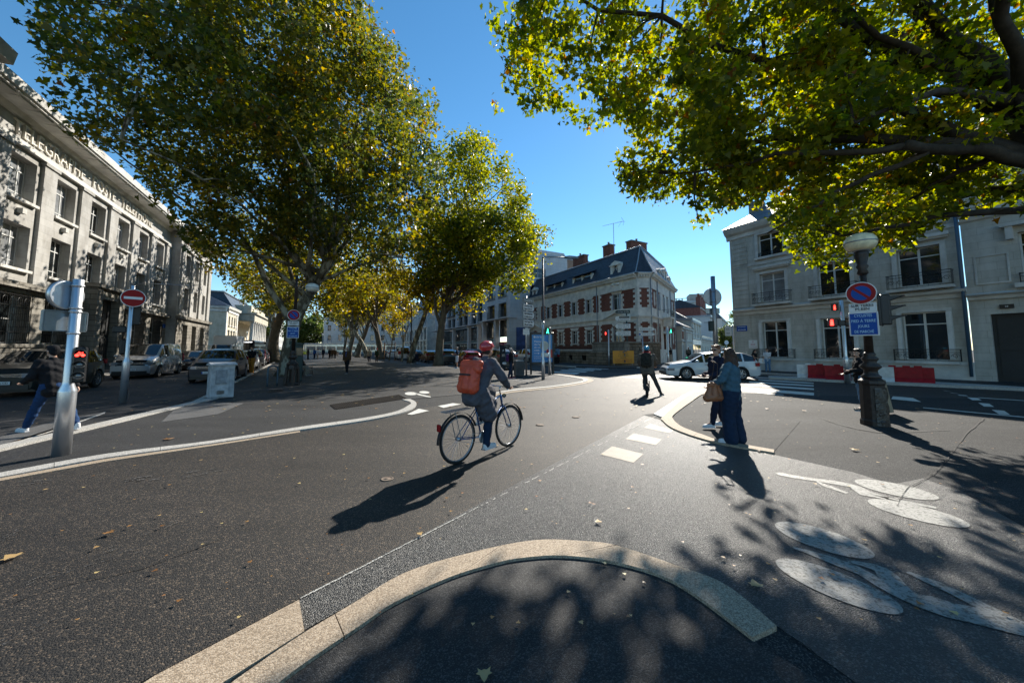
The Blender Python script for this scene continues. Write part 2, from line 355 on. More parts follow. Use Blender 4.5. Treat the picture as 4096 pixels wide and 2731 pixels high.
FO = [(1080, 921), (1176, 901), (1282, 890), (1339, 881), (1363, 874), (1351, 868), (1315, 863), (1267, 857)]
FI = [(1080, 913), (1178, 895), (1265, 887), (1325, 878), (1340, 873.5), (1333, 870), (1305, 865), (1264, 859)]
FM = [(1080, 917), (1177, 898), (1273, 888.5), (1332, 879.5), (1351, 873.7), (1342, 869), (1310, 864), (1265.5, 858)]
kerb_strip('kerb', smooth_line(q(FM), 4), smooth_line(q(FI), 4), .035, kerb_white, .05, [0, 5, 9, 13, 17, 21, 28])
kerb_strip('gutter', smooth_line(q(FO), 4), smooth_line(q(FM), 4), .014, kerb_tan, .01)
kerb_strip('kerb', [wb(x, -3.9-(x-20.6)*.055) for x in range(14, 160, 6)], [wb(x, -3.75-(x-20.6)*.055) for x in range(14, 160, 6)], .06, kerb_white, .06, list(range(0, 25, 1)))
kerb_strip('kerb', [wb(x, -4.6-(10-x)*.25) for x in (14.9, 12, 9, 6, 3)], [wb(x, -4.3-(10-x)*.25) for x in (14.9, 12, 9, 6, 3)], .05, kerb_white, .05)
# south and north pavements
sheet('pavement', [wb(23.2, 20.4), wb(25.5, 19.7), wb(130, 17), wb(130, 30), wb(25.5, 30), (20.5, 50), (16.3, 37), (15.2, 33.4), (12.3, 30.4)], .12, asph_fine, thick=.12)
kerb_strip('kerb', [(11.9, 30.3), (9.4, 30.3), wb(25.5, 19.4), wb(60, 18.5), wb(130, 16.7)], [(12.1, 30.6), (9.5, 30.6), wb(25.5, 19.7), wb(60, 18.8), wb(130, 17)], .125, kerb_white, .14)
sheet('pavement', [(17.8, 30), (16.2, 26.6), wb(15.6, 25.6), wb(-6, 24.8), wb(-20, 24.6), wb(-20, 29), wb(16, 29)], .12, asph_fine, thick=.12)
kerb_strip('kerb', [wb(15.8, 25.3), wb(-6, 24.5), wb(-20, 24.3)], [wb(15.6, 25.6), wb(-6, 24.8), wb(-20, 24.6)], .125, kerb_white, .14)
sheet('pavement', [wb(-20, -12.3), wb(170, -12.3), wb(170, -23), wb(-20, -16)], .12, asph_fine, thick=.12)
kerb_strip('kerb', [wb(-20, -12.0), wb(170, -12.0)], [wb(-20, -12.3), wb(170, -12.3)], .125, kerb_white, .14)
# markings
def mark(name, shapes, mat=paint, z=.010, kind='structure'):
    b = MB()
    for s in shapes:
        P = [(*g(a, c, z), z) for a, c in s]; tri = tessellate_polygon([[Vector((p[0], p[1], 0)) for p in P]]); b.add(P, [tuple(t) for t in tri])
    me = b.mesh(name, False); bm = bmesh.new(); bm.from_mesh(me)
    for f in bm.faces:
        if f.normal.z < 0: f.normal_flip()
    bm.to_mesh(me); bm.free(); return tag(mobj(name, me, mat), kind=kind)
def zR2(a, c): return ((2400+a/2.24)/1.7415, (1300+c/2.24)/1.7415)
def z9(a, c): return ((1200+a/1.568)/1.7415, (1200+c/1.568)/1.7415)
def zR3(a, c): return ((2700+a/1.5208)/1.7415, (1700+c/1.5208)/1.7415)
def zA(a, c): return ((2080+a/5.6)/1.7415, (1300+c/5.6)/1.7415)
def zB7(a, c): return ((2850+a/1.742)/1.7415, (700+c/1.742)/1.7415)
def zB8(a, c): return ((3250+a/1.493)/1.7415, (700+c/1.493)/1.7415)
for s in ([(450, 880), (660, 940), (620, 962), (395, 915)], [(300, 965), (555, 1018), (500, 1070), (230, 1015)], [(110, 1080), (388, 1150), (300, 1228), (3, 1152)]):
    mark('road_marking', [[zR2(*p) for p in s]], paint_tan)
for s in ([(865, 661), (960, 643), (1010, 650), (900, 673)], [(672, 713), (745, 678), (810, 691), (702, 716)]):
    mark('road_marking', [[z9(*p) for p in s]], paint, .016)
def ell_px(f, a, c, hw, n=40):
    A = Vector(a); C = Vector(c); m = (A+C)/2; u = (C-A)/2; v = Vector((-u.y, u.x)).normalized()*hw
    return [f(*(m+u*math.cos(2*math.pi*i/n)+v*math.sin(2*math.pi*i/n))) for i in range(n)]
def polys(f, *L): return [[f(*p) for p in l] for l in L]
mark('cycle_symbol', [ell_px(zR3, (1093, 336), (1606, 442), 36), ell_px(zR3, (1172, 456), (1795, 608), 44)]+polys(zR3,
     [(610, 287), (640, 284), (700, 297), (780, 311), (860, 322), (870, 340), (780, 327), (720, 318), (630, 301)], [(860, 321), (950, 332), (1050, 349), (1070, 374), (980, 358), (870, 340)], [(1048, 349), (1130, 371), (1190, 400), (1180, 415), (1130, 422), (1078, 385), (1066, 372)],
     [(1188, 399), (1300, 437), (1295, 447), (1182, 414)], [(1130, 421), (1182, 413), (1300, 441), (1285, 449)], [(1240, 425), (1300, 437), (1590, 493), (1590, 505), (1400, 470)], [(850, 334), (880, 342), (1056, 407), (1040, 413), (900, 367)]), paint_old, .010)
mark('cycle_symbol', [ell_px(zR3, (610, 600), (1215, 792), 62), ell_px(zR3, (613, 822), (1388, 1130), 78)]+polys(zR3,
     [(712, 736), (780, 748), (960, 797), (1100, 848), (1160, 880), (1120, 905), (960, 842), (800, 775), (720, 748)], [(1158, 879), (1235, 916), (1440, 1005), (1500, 1030), (1480, 1102), (1350, 1042), (1220, 972), (1118, 904)],
     [(1052, 816), (1200, 838), (1290, 868), (1350, 908), (1380, 938), (1442, 1006), (1234, 917), (1215, 880), (1150, 855), (1050, 830)], [(1498, 1029), (1560, 1035), (1700, 1080), (1832, 1104), (1900, 1222), (1650, 1162), (1479, 1102)],
     [(1830, 1103), (1800, 1038), (2150, 1205), (2150, 1285), (1899, 1222)], [(1403, 892), (1420, 883), (1600, 948), (1802, 1038), (1834, 1104), (1650, 1010), (1500, 940)]), paint_old, .010)
mark('cycle_symbol', [ell_px(z9, (657, 583), (735, 584), 10), ell_px(z9, (748, 574), (812, 577), 8), [z9(*p) for p in [(712, 580), (745, 584), (765, 590), (818, 601), (820, 607), (795, 604), (750, 594), (735, 590), (728, 585)]]], paint, .018)
for s in ([(720, 1027), (1345, 1063), (1275, 1092), (705, 1045)], [(945, 995), (1525, 1030), (1460, 1050), (885, 1012)], [(1110, 973), (1690, 1003), (1620, 1019), (1060, 985)], [(1265, 953), (1850, 983), (1800, 997), (1215, 963)], [(1500, 948), (1990, 973), (1960, 980), (1440, 952)]):
    mark('zebra_stripe', [[zA(*p) for p in s]], paint, .012)
for s in ([(300, 1404), (705, 1429), (705, 1434), (300, 1409)], [(320, 1420), (705, 1444), (705, 1451), (320, 1428)], [(255, 1434), (705, 1461), (705, 1470), (255, 1443)], [(225, 1452), (707, 1483), (707, 1494), (225, 1462)], [(180, 1473), (707, 1514), (707, 1533), (180, 1490)]):
    mark('zebra_stripe', [[zB7(*p) for p in s]], paint, .012)
for s in ([(780, 1283), (825, 1290), (840, 1292), (790, 1286)], [(820, 1296), (870, 1302), (885, 1304), (830, 1299)], [(866, 1308), (915, 1312), (930, 1317), (880, 1314)], [(922, 1324), (985, 1328), (1010, 1342), (955, 1341)], [(990, 1357), (1055, 1362), (1085, 1381), (1025, 1379)], [(1070, 1398), (1145, 1404), (1180, 1428), (1115, 1425)], [(480, 1318), (600, 1328), (650, 1352), (470, 1335)], [(990, 1325), (1300, 1345), (1300, 1348), (990, 1328)], [(660, 1384), (1300, 1443), (1300, 1449), (660, 1388)]):
    mark('road_marking', [[zB8(*p) for p in s]], paint, .012)
mark('road_marking', [[(1514, 871), (1647, 888), (1800, 905), (1800, 908), (1645, 891), (1512, 873)]], paint_old, .012)
mark('road_marking', [[(1480, 861), (1530, 858), (1600, 862), (1530, 868), (1490, 868), (1420, 866)]], paint_old, .012)
# the sprayed white line along the joint: a chain of short faded dashes
sh = []; A, B = Vector((690, 1372)), Vector((1530, 942)); random.seed(3)
for i in range(150):
    t = i/150; p = A.lerp(B, t); w = (4.2-3.4*t); d = (B-A).normalized()*(A-B).length/150; nn = Vector((-d.y, d.x)).normalized()
    if t > .45 and random.random() < .45: continue
    w *= random.uniform(.6, 1.1); o = nn*random.uniform(-.5, .5)
    sh.append([tuple(p+nn*w*.4+o), tuple(p+d*.95+nn*w*.4+o), tuple(p+d*.95-nn*w*.4+o), tuple(p-nn*w*.4+o)])
mark('road_marking', sh, MPAINTED('sprayed_line', (.60, .59, .54), (.06, .058, .055), .50, 90), .010)
# open seams and hairline cracks in the asphalt
seam = M('tar_seam', (.012, .011, .010), .8); random.seed(9)
def seamline(pts, w):
    pts = smooth_line([(a, c) for a, c in pts], 7); L_ = []; R_2 = []
    for i, p in enumerate(pts):
        a = Vector(pts[max(0, i-1)]); c = Vector(pts[min(len(pts)-1, i+1)]); d = (c-a).normalized(); nn = Vector((-d.y, d.x)); k = w*random.uniform(.4, 1.2); o = nn*random.uniform(-1, 1)*1.2
        L_.append(tuple(Vector(p)+nn*k+o)); R_2.append(tuple(Vector(p)-nn*k+o))
    for i in range(len(L_)-1): yield [L_[i], L_[i+1], R_2[i+1], R_2[i]]
mark('asphalt_seam', [x for l, w_ in (([(2060, 1160), (2085, 1120), (2130, 1095), (2170, 1060), (2215, 1000), (2260, 960)], 1.0), ([(1785, 1443), (1850, 1480), (1900, 1530), (1930, 1575)], 1.1),
   ([(0, 1390), (150, 1340), (330, 1300), (520, 1230)], .6), ([(1890, 960), (2010, 990), (2180, 985)], .5)) for x in seamline(l, w_)], seam, .0155)
# scuffs
sh = []
for (x0, y0, x1, y1) in ((420, 1090, 540, 1072), (285, 1103, 350, 1095), (0, 1240, 30, 1225), (40, 1345, 400, 1200), (0, 1475, 130, 1420), (90, 1325, 310, 1262), (40, 1108, 100, 1100)):
    for i in range(14):
        t = random.random(); x = x0+(x1-x0)*t; y = y0+(y1-y0)*t+random.uniform(-7, 7); L = random.uniform(8, 26); k = (y1-y0)/(x1-x0)
        sh.append([(x, y), (x+L, y+k*L-.4), (x+L, y+k*L+.3), (x, y+random.uniform(.4, 1.1))])
mark('road_marking', sh, MPAINTED('road_scuffs', (.22, .21, .20), (.05, .047, .044), .56, 60), .011)
# tactile slabs, drains, manhole
tact = M('tactile_slab', (.10, .10, .10), .8, var=.2, bump=1., bs=70)
for s in ([(-40, 1040), (0, 1022), (243, 944), (240, 949), (135, 985), (0, 1026), (-60, 1045)], [(-60, 1020), (0, 1001), (110, 970), (243, 944), (130, 984), (0, 1025)]):
    mark('tactile_paving', [s], tact if s[0][1] == 1020 else kerb_white, .016)
mark('tactile_paving', [[(405, 935), (470, 922), (560, 925), (500, 950), (370, 968)]], tact, .018)
mark('tactile_paving', [[z9(1300, 499), z9(1360, 490), z9(1480, 500), z9(1440, 515)]], tact, .018)
def drain(P, label, cells, z=.02):
    t = thing('drain_grate', label, 'drain', (*P[0], z))
    A, B, C, Dd = [Vector((p[0]-P[0][0], p[1]-P[0][1], 0)) for p in P]
    b = MB(); b.quad(A, B, C, Dd); b.build('frame', M('drain_metal', (.035, .030, .026), .8, var=.4, vs=8), t)
    b = MB(); nx, ny = cells
    for i in range(nx+1):
        u = i/nx; a = A.lerp(B, u); c = Dd.lerp(C, u); b.tube([a+Vector((0, 0, .006)), c+Vector((0, 0, .006))], .007, 4)
    for j in range(ny+1):
        u = j/ny; b.tube([A.lerp(Dd, u)+Vector((0, 0, .006)), B.lerp(C, u)+Vector((0, 0, .006))], .007, 4)
    b.build('bars', brown_iron, t)
drain([g(*z9(190, 655), .02), g(*z9(620, 592), .02), g(*z9(668, 615), .02), g(*z9(225, 682), .02)], 'long dark metal drain grate in the promenade beside the bike symbol', (40, 5))
def z3d(a, c): return ((800+a/3.137)/1.7415, (1150+c/3.137)/1.7415)
drain([g(*z3d(865, 1288), .02), g(*z3d(1030, 1270), .02), g(*z3d(1040, 1292), .02), g(*z3d(868, 1312), .02)], 'small square-holed drain grate in front of the left lamp post', (9, 2))
t = thing('manhole_cover', 'round rusty access cover in the road below the cyclist shadow', 'manhole cover', g(889, 1100))
b = MB(); b.lathe([(.075, 0), (.078, .012), (.066, .014), (.064, .011), (.03, .011), (.028, .014), (.001, .014)], n=28); b.build('cover', M('rusty_iron', (.15, .11, .08), .8, var=.3, vs=20, bump=.3), t)
for (px, py, lb) in ((1240, 976, 'small round access cover in the road right of the front wheel'), (1322, 958, 'small round access cover nearest the island kerb')):
    tag(MB().lathe([(.09, 0), (.09, .012), (.05, .014), (.001, .014)], n=20).build('access_cover', MATS['rusty_iron']), lb, 'access cover').location = (*g(px, py), .004)
# ================================================================ BUILDINGS
class Panel:                                   # a facade plane: x right, y inwards, z up
    def __init__(s, t, org, rz):
        s.t = t; L = t.location; s.M = Matrix.Translation((org[0]-L.x, org[1]-L.y, 0)) @ Matrix.Rotation(rz, 4, 'Z')
    def put(s, name, b, mats, label=None): return b.build(name, mats, s.t, s.M, label)
    def at(s, x, y, z): return s.M @ Matrix.Translation((x, y, z))
def wall(x0, x1, z0, z1, y0, op=(), dep=.3, b=None):
    b = b or MB(); xs = sorted({x0, x1, *[v for o in op for v in o[:2]]}); zs = sorted({z0, z1, *[v for o in op for v in o[2:4]]})
    xs = [x for x in xs if x0 <= x <= x1]; zs = [z for z in zs if z0 <= z <= z1]
    for i in range(len(xs)-1):
        for j in range(len(zs)-1):
            a, c, d, e = xs[i], xs[i+1], zs[j], zs[j+1]; mx, mz = (a+c)/2, (d+e)/2
            if any(o[0] < mx < o[1] and o[2] < mz < o[3] for o in op): continue
            b.quad((a, y0, d), (c, y0, d), (c, y0, e), (a, y0, e))
    for o in op:
        a, c, d, e = o[:4]; y1 = y0+dep
        b.quad((a, y0, d), (a, y1, d), (a, y1, e), (a, y0, e)); b.quad((c, y0, d), (c, y0, e), (c, y1, e), (c, y1, d))
        b.quad((a, y0, d), (c, y0, d), (c, y1, d), (a, y1, d)); b.quad((a, y0, e), (a, y1, e), (c, y1, e), (c, y0, e))
    return b
WC = {}
def window(P, x, y, z, w, h, st='cas', fm=None, pane=None, shut=None, label=None, rail=None):
    """a window set in its opening, lower left corner x,z on plane y"""
    fm = fm or frame_w; pane = pane or glass; key = (round(w, 2), round(h, 2), st)
    if key not in WC:
        b = MB(); f = .06 if st != 'thin' else .035
        b.box(0, f, 0, .07, 0, h); b.box(w-f, w, 0, .07, 0, h); b.box(f, w-f, 0, .07, 0, f); b.box(f, w-f, 0, .07, h-f, h)
        if st == 'cas':                        # french casement with a transom light
            b.box(w/2-.045, w/2+.045, -.01, .06, f, h-f); b.box(f, w/2-.045, .005, .055, h*.74, h*.74+.06); b.box(w/2+.045, w-f, .005, .055, h*.74, h*.74+.06)
        elif st == 'post':
            for k in (.27, .5, .73): b.box(w*k-.03, w*k+.03, 0, .05, f, h-f) if k != .5 else None
            b.box(f, w-f, -.01, .06, h*.72-.03, h*.72+.03); b.box(f, w-f, .012, .045, h*.2-.02, h*.2+.02)
        elif st == 'grid':
            for k in range(1, int(w/.9)): b.box(w*k/max(1,int(w/.9))-.03, w*k/max(1,int(w/.9))+.03, 0, .05, f, h-f)
            for k in range(1, int(h/1.1)): b.box(f, w-f, .012, .045, h*k/max(1,int(h/1.1))-.025, h*k/max(1,int(h/1.1))+.025)
        elif st == 'cross':
            b.box(w/2-.03, w/2+.03, 0, .05, f, h-f); b.box(f, w-f, .01, .045, h*.5-.025, h*.5+.025)
        elif st == 'two': b.box(w/2-.03, w/2+.03, 0, .05, f, h-f)
        a = b.mesh('window'); c = MB(); c.box(f*.6, w-f*.6, .03, .04, f*.6, h-f*.6); WC[key] = (a, c.mesh('pane'))
    a, c = WC[key]
    o = mobj('window', a.copy() if a.users and a.materials and a.materials[0] != fm else a, [fm], P.t, P.at(x, y, z), label)
    if o.data.materials[0] != fm: o.data.materials[0] = fm
    k = mobj('pane', c.copy() if c.users and c.materials and c.materials[0] != pane else c, [pane], o)
    if k.data.materials[0] != pane: k.data.materials[0] = pane
    return o
def balcony_rail(b, x0, x1, y0, z0, h, step=.11, curls=True, sides=True):
    b.box(x0, x1, y0, y0+.04, z0+h-.03, z0+h); b.box(x0, x1, y0, y0+.03, z0+.04, z0+.06); b.box(x0, x1, y0, y0+.03, z0+h-.17, z0+h-.15)
    n = max(2, int((x1-x0)/step))
    for i in range(n+1):
        x = x0+(x1-x0)*i/n; b.tube([(x, y0+.015, z0), (x, y0+.015, z0+h)], .008, 4)
    if curls:
        m = max(1, int((x1-x0)/.3))
        for i in range(m):
            c = x0+(x1-x0)*(i+.5)/m; rr = (x1-x0)/m*.42
            for sg in (1, -1):
                b.tube([(c+sg*rr*(1-.8*t)*math.cos(t*5), y0+.012, z0+h*.42+sg*.02+rr*1.2*(1-.8*t)*math.sin(t*5)) for t in [k/9 for k in range(10)]], .009, 4)
    if sides:
        for x in (x0, x1): b.box(x-.015, x+.015, y0, 0, z0+h-.03, z0+h); [b.tube([(x, y0*k/4, z0), (x, y0*k/4, z0+h)], .008, 4) for k in (1, 2, 3)]
def cornice(b, x0, x1, prof, y=0):           # prof: (out, z) pairs, swept along x
    b.prism([(y-o, z) for o, z in prof], 'x', x0, x1)
# ---------------- post office
s0 = 26.0
t = thing('post_office', 'long pale stone post office with raised lettering under a deep roof cornice', 'building', wb(s0, -15), 0)
P = Panel(t, wb(s0, -15), A_N); X = lambda s: s-s0
bays = [27.75+3.55*k for k in range(-3, 6)]
op = [(X(c), X(c)+1.95, 9.75, 12.1) for c in bays]+[(X(c), X(c)+1.95, 6.0, 8.42) for c in bays]
P.put('wall', wall(X(14), X(48.9), 5.2, 14.3, 0, op, .55), stone_post)
gop = [(X(c)-(.35 if i % 2 else .1), X(c)+2.3, 1.95, 4.65) for i, c in enumerate(bays) if not 34 < c+1 < 38]
P.put('lower_wall', wall(X(14), X(48.9), 0, 4.9, -.12, gop, .7), stone_base)
b = MB(); b.box(X(14), X(48.9), -.42, -.12, 0, 1.75); b.box(X(14), X(48.9), -.5, -.1, 1.75, 1.92); b.box(X(14), X(48.9), -.5, .05, 4.9, 5.05); b.box(X(14), X(48.9), -.38, .05, 5.05, 5.25)
P.put('plinth', b, stone_base)
for c in bays:
    x = X(c)+2.15; P.put('pilaster', MB().box(x+.1, x+1.2, -.16, 0, 5.25, 12.3).box(x+.02, x+1.28, -.24, 0, 12.3, 12.5), stone_post)
b = MB(); cornice(b, X(14), X(48.9), [(0, 12.5), (.22, 12.5), (.22, 12.62), (.1, 12.7), (.1, 12.88), (0, 12.9)])
cornice(b, X(14), X(48.6), [(0, 13.95), (.15, 14.0), (.3, 14.2), (1.15, 14.3), (1.15, 14.38), (1.25, 14.42), (1.3, 14.85), (1.2, 14.9), (0, 15.2)])
for i in range(26): b.box(X(14)+i*1.34, X(14)+i*1.34+1.1, -1.02, -.35, 14.22, 14.27)
P.put('cornice', b, stone_trim)
for c in bays:
    for zz, hh in ((9.75, 2.35), (6.0, 2.42)):
        window(P, X(c), .42, zz, 1.95, hh, 'post', pane=curtain_sky if (int(c*7+zz*3)) % 3 else None)  # pale panes carry the sky's reflection as colour
for c in bays:
    for z_ in (9.6, 5.85): P.put('sill', MB().box(X(c)-.12, X(c)+2.07, -.2, .02, z_, z_+.15), stone_trim)
    P.put('vent_block', MB().box(X(c)+.85, X(c)+1.15, -.22, 0, 8.98, 9.25), stone_trim)
for (a, c, d, e) in gop:
    window(P, a+.3, .4, d, c-a-.6, e-d, 'grid', pane=glass)
    b = MB(); n = int((c-a)/.14)
    for i in range(n+1): b.tube([(a+(c-a)*i/n, -.2, d), (a+(c-a)*i/n, -.2, e-.05)], .012, 4)
    for zz in (d+.05, d+.6, e-.7, e-.1): b.box(a, c, -.22, -.18, zz, zz+.03)
    for i in range(int((c-a)/.5)):
        cx = a+.25+i*.5; b.tube([(cx+.16*math.cos(q_), -.2, e-.4+.2*math.sin(q_)) for q_ in [k*math.pi/5 for k in range(11)]], .012, 4)
    P.put('window_grille', b, iron)
b = MB(); b.box(X(34.3), X(35.0), -1.0, 0, 0, 5.9); b.box(X(37.3), X(38.0), -1.0, 0, 0, 5.9); b.box(X(35), X(37.3), -.9, 0, 5.2, 5.9); b.box(X(34.1), X(38.2), -1.15, 0, 5.9, 6.15)
P.put('entrance_surround', b, stone_base)
b = MB(); b.box(X(35), X(37.3), -.5, -.42, 0, 5.2)
for i in range(4): b.box(X(35.15)+i*.55, X(35.15)+i*.55+.42, -.56, -.5, .5, 2.4); b.box(X(35.15)+i*.55, X(35.15)+i*.55+.42, -.56, -.5, 2.7, 4.8)
d_ = P.put('door', b, dark_door)
b = MB()
for i in range(5): b.box(X(38.25), X(38.75), -.3, -.25, 1.9+i*.55, 2.35+i*.55)
P.put('vent_panel', b, stone_trim)
text('TELEGRAPHE · POSTE · TELEPHONE', 1.12, stone_white, t, (X(36.0), -.05, 13.38), 'raised_lettering', P.M, ext=.05, w=16.6, off=-.010)
# end pavilion of the post office
b = wall(X(48.9), X(60.2), 5.2, 14.4, -.9, [(X(c), X(c)+1.5, 9.75, 12.1) for c in (50.6, 53.6, 56.6)]+[(X(c), X(c)+1.5, 6.0, 8.42) for c in (50.6, 53.6, 56.6)], .5)
b.quad((X(48.9), -.9, 0), (X(48.9), .1, 0), (X(48.9), .1, 14.4), (X(48.9), -.9, 14.4)); b.quad((X(60.2), -.9, 0), (X(60.2), 14, 0), (X(60.2), 14, 14.4), (X(60.2), -.9, 14.4))
for c in (49, 52.2, 55.3, 58.6): b.box(X(c)+.1, X(c)+1.1, -1.06, -.9, 5.3, 12.4)
P.put('pavilion_wall', b, stone_post)
P.put('pavilion_lower_wall', wall(X(48.8), X(60.3), 0, 4.9, -1.02, [(X(c), X(c)+1.5, 1.2, 4.3) for c in (50.6, 53.6, 56.6)], .5, MB().box(X(48.7), X(60.4), -1.3, -.9, 4.9, 5.2)), stone_base)
b = MB(); cornice(b, X(48.2), X(61.2), [(.9, 13.95), (1.1, 14.0), (1.2, 14.25), (2.1, 14.35), (2.2, 14.95), (.9, 15.25)]); cornice(b, X(48.9), X(60.3), [(.9, 12.5), (1.12, 12.5), (1.1, 12.8), (.9, 12.9)])
P.put('pavilion_cornice', b, stone_trim)
for c in (50.6, 53.6, 56.6):
    for zz, hh in ((9.75, 2.35), (6.0, 2.42), (1.2, 3.1)): window(P, X(c), -.55, zz, 1.5, hh, 'post')
b = MB(); b.add([(X(14), -.9, 14.9), (X(61), -.9, 15.1), (X(61), 13, 15.3), (X(14), 13, 15.3)], [(0, 1, 2, 3)])
b.quad((X(14), 13, 0), (X(61), 13, 0), (X(61), 13, 15.3), (X(14), 13, 15.3)); P.put('roof', b, zinc)
b = MB(); cornice(b, X(12), X(23.5), [(.9, 13.95), (1.1, 14.0), (1.2, 14.25), (2.1, 14.35), (2.2, 14.95), (.9, 15.25)]); P.put('near_pavilion_cornice', b, stone_trim); P.put('near_pavilion_wall', MB().box(X(12), X(22.6), -.9, -.13, 0, 14.0), stone_post)
b = MB(); b.tube([(X(41.5), -.1, 6.7), (X(41.5), -.35, 7.2), (X(41.5), -.8, 7.35), (X(41.5), -3.4, 7.4)], .035, 6); b.lathe([(.001, -.06), (.12, -.04), (.13, .02), (.05, .07), (.001, .08)], (X(41.5), -3.6, 7.38)); 
tag(P.put('wall_street_light', b, galv), 'long armed grey street light bracketed to the post office between the upper windows', 'street light'); bpy.data.objects['wall_street_light'].parent = None; bpy.data.objects['wall_street_light'].matrix_world = Matrix.Translation(t.location) @ P.M
b = MB(); b.rbox(X(48.3), -.2, 4.0, .62, .05, .42, .01); k_ = P.put('street_name_plate', b, blue_p); k_.parent = None; k_.matrix_world = Matrix.Translation(t.location) @ P.M; tag(k_, 'blue street name plate on the post office wall beside the end pavilion', 'sign')
# ---------------- palace with columns further on
t = thing('palace_pavilion', 'honey stone palace wing with hipped slate roof and two floors of windows', 'building', wb(108, -22))
P = Panel(t, wb(108, -22), A_N); Q = Panel(t, wb(108, -22), R(28))
o_ = [(3+i*2.9, 4.3+i*2.9, 7.6, 9.9) for i in range(3)]+[(3+i*2.9, 4.3+i*2.9, 3.0, 6.0) for i in range(3)]
P.put('wall', wall(0, 12.5, 0, 12.2, 0, o_, .35), stone_pale)
for o in o_: window(P, o[0], .25, o[2], 1.3, o[3]-o[2], 'cas')
so = [(-14.5, -11.0, 7.8, 10.0), (-14.8, -11.3, 3.9, 6.6)]
Q.put('side_wall', wall(-26, 0, 0, 12.2, 0, so, .3), stone_pale)
for o in so: window(Q, o[0], .2, o[2], 3.5, o[3]-o[2], 'grid', pane=curtain_sky)
b = MB(); b.box(-15.3, -10.5, -.3, 0, 7.55, 7.75); b.box(-16.5, -8.5, -.3, 0, 3.55, 3.75); b.box(-26, .2, -.35, 0, 2.6, 2.85); b.box(-15.6, -10.2, -.35, 0, 7.0, 7.2)
cornice(b, -26, .6, [(0, 10.7), (.2, 10.8), (.2, 11.4), (.5, 11.6), (.6, 12.1), (0, 12.25)]); Q.put('side_mouldings', b, stone_trim)
b = MB(); cornice(b, -.55, 13, [(0, 10.7), (.2, 10.8), (.2, 11.4), (.6, 11.6), (.8, 12.15), (0, 12.3)])
for i in range(3): b.box(2.7+i*2.9, 4.6+i*2.9, -.35, 0, 6.25, 6.45); b.box(2.7+i*2.9, 4.6+i*2.9, -.3, 0, 7.35, 7.55)
for x in (0, 11.5): b.box(x, x+1, -.15, 0, 0, 10.7)
P.put('mouldings', b, stone_white)
b = MB(); b.add([(-.6, -.7, 12.2), (13, -.7, 12.2), (13, 26, 12.2), (-.6, 26, 12.2), (6, 7.5, 16.6), (6, 20, 16.6)], [(0, 1, 4), (1, 2, 5, 4), (2, 3, 5), (3, 0, 4, 5)]); P.put('roof', b, slate)
for k, (dx, lb) in enumerate(((1.2, 'black and amber wall lantern on the near corner of the palace wing'), (11.6, 'black and amber wall lantern on the far corner of the palace wing'))):
    p = (Matrix.Translation(t.location) @ P.M) @ Vector((dx, -1.0, 3.2)); l_ = thing('wall_lantern', lb, 'lantern', p, A_N)
    b = MB(); b.lathe([(.15, 0), (.32, .9), (.36, .92), (.12, 1.3), (.05, 1.5)], n=6, sm=False); b.build('lantern', M('amber_glass', (.5, .38, .18), .3), l_)
    b = MB(); b.tube([(0, 1.0, -.2), (0, .3, -.35), (0, 0, 0)], .06, 6); b.lathe([(.4, .9), (.14, 1.35), (.03, 1.6)], n=6, sm=False); b.build('bracket', iron, l_)
t = thing('columned_hall', 'tall stone hall with a row of fluted columns and a blue slate mansard', 'building', wb(128, -20))
P = Panel(t, wb(128, -20), A_N)
b = MB(); b.box(0, 26, 4.5, 20, 0, 12.5); b.box(-.5, 26.5, -.8, 20, 9.9, 12.0); b.box(-.9, 27, -1.3, 20, 12.0, 12.5); b.box(-1, 27, -1.2, 20, 0, .9); b.box(0, 26, .2, 20, 12.5, 14.6); P.put('wall', b, stone_pale)
for i in range(8):
    b = MB(); prof = [(.75, .9), (.75, 1.1), (.58, 1.2), (.5, 9.3), (.62, 9.45), (.75, 9.6), (.75, 9.9)]; b.lathe(prof, (1+i*3.4, 0, 0), 20); P.put('column', b, stone_white)
b = MB(); b.add([(-6, 3, 12.5), (30, 3, 12.5), (30, 26, 12.5), (-6, 26, 12.5), (-5, 6, 17.5), (29, 6, 17.5), (29, 23, 17.5), (-5, 23, 17.5)], [(0, 1, 5, 4), (1, 2, 6, 5), (2, 3, 7, 6), (3, 0, 4, 7), (4, 5, 6, 7)]); P.put('roof', b, slate)
b = MB(); b.box(-5.4, 29.4, 5.6, 23.4, 17.5, 17.8); P.put('roof_ridge', b, zinc)
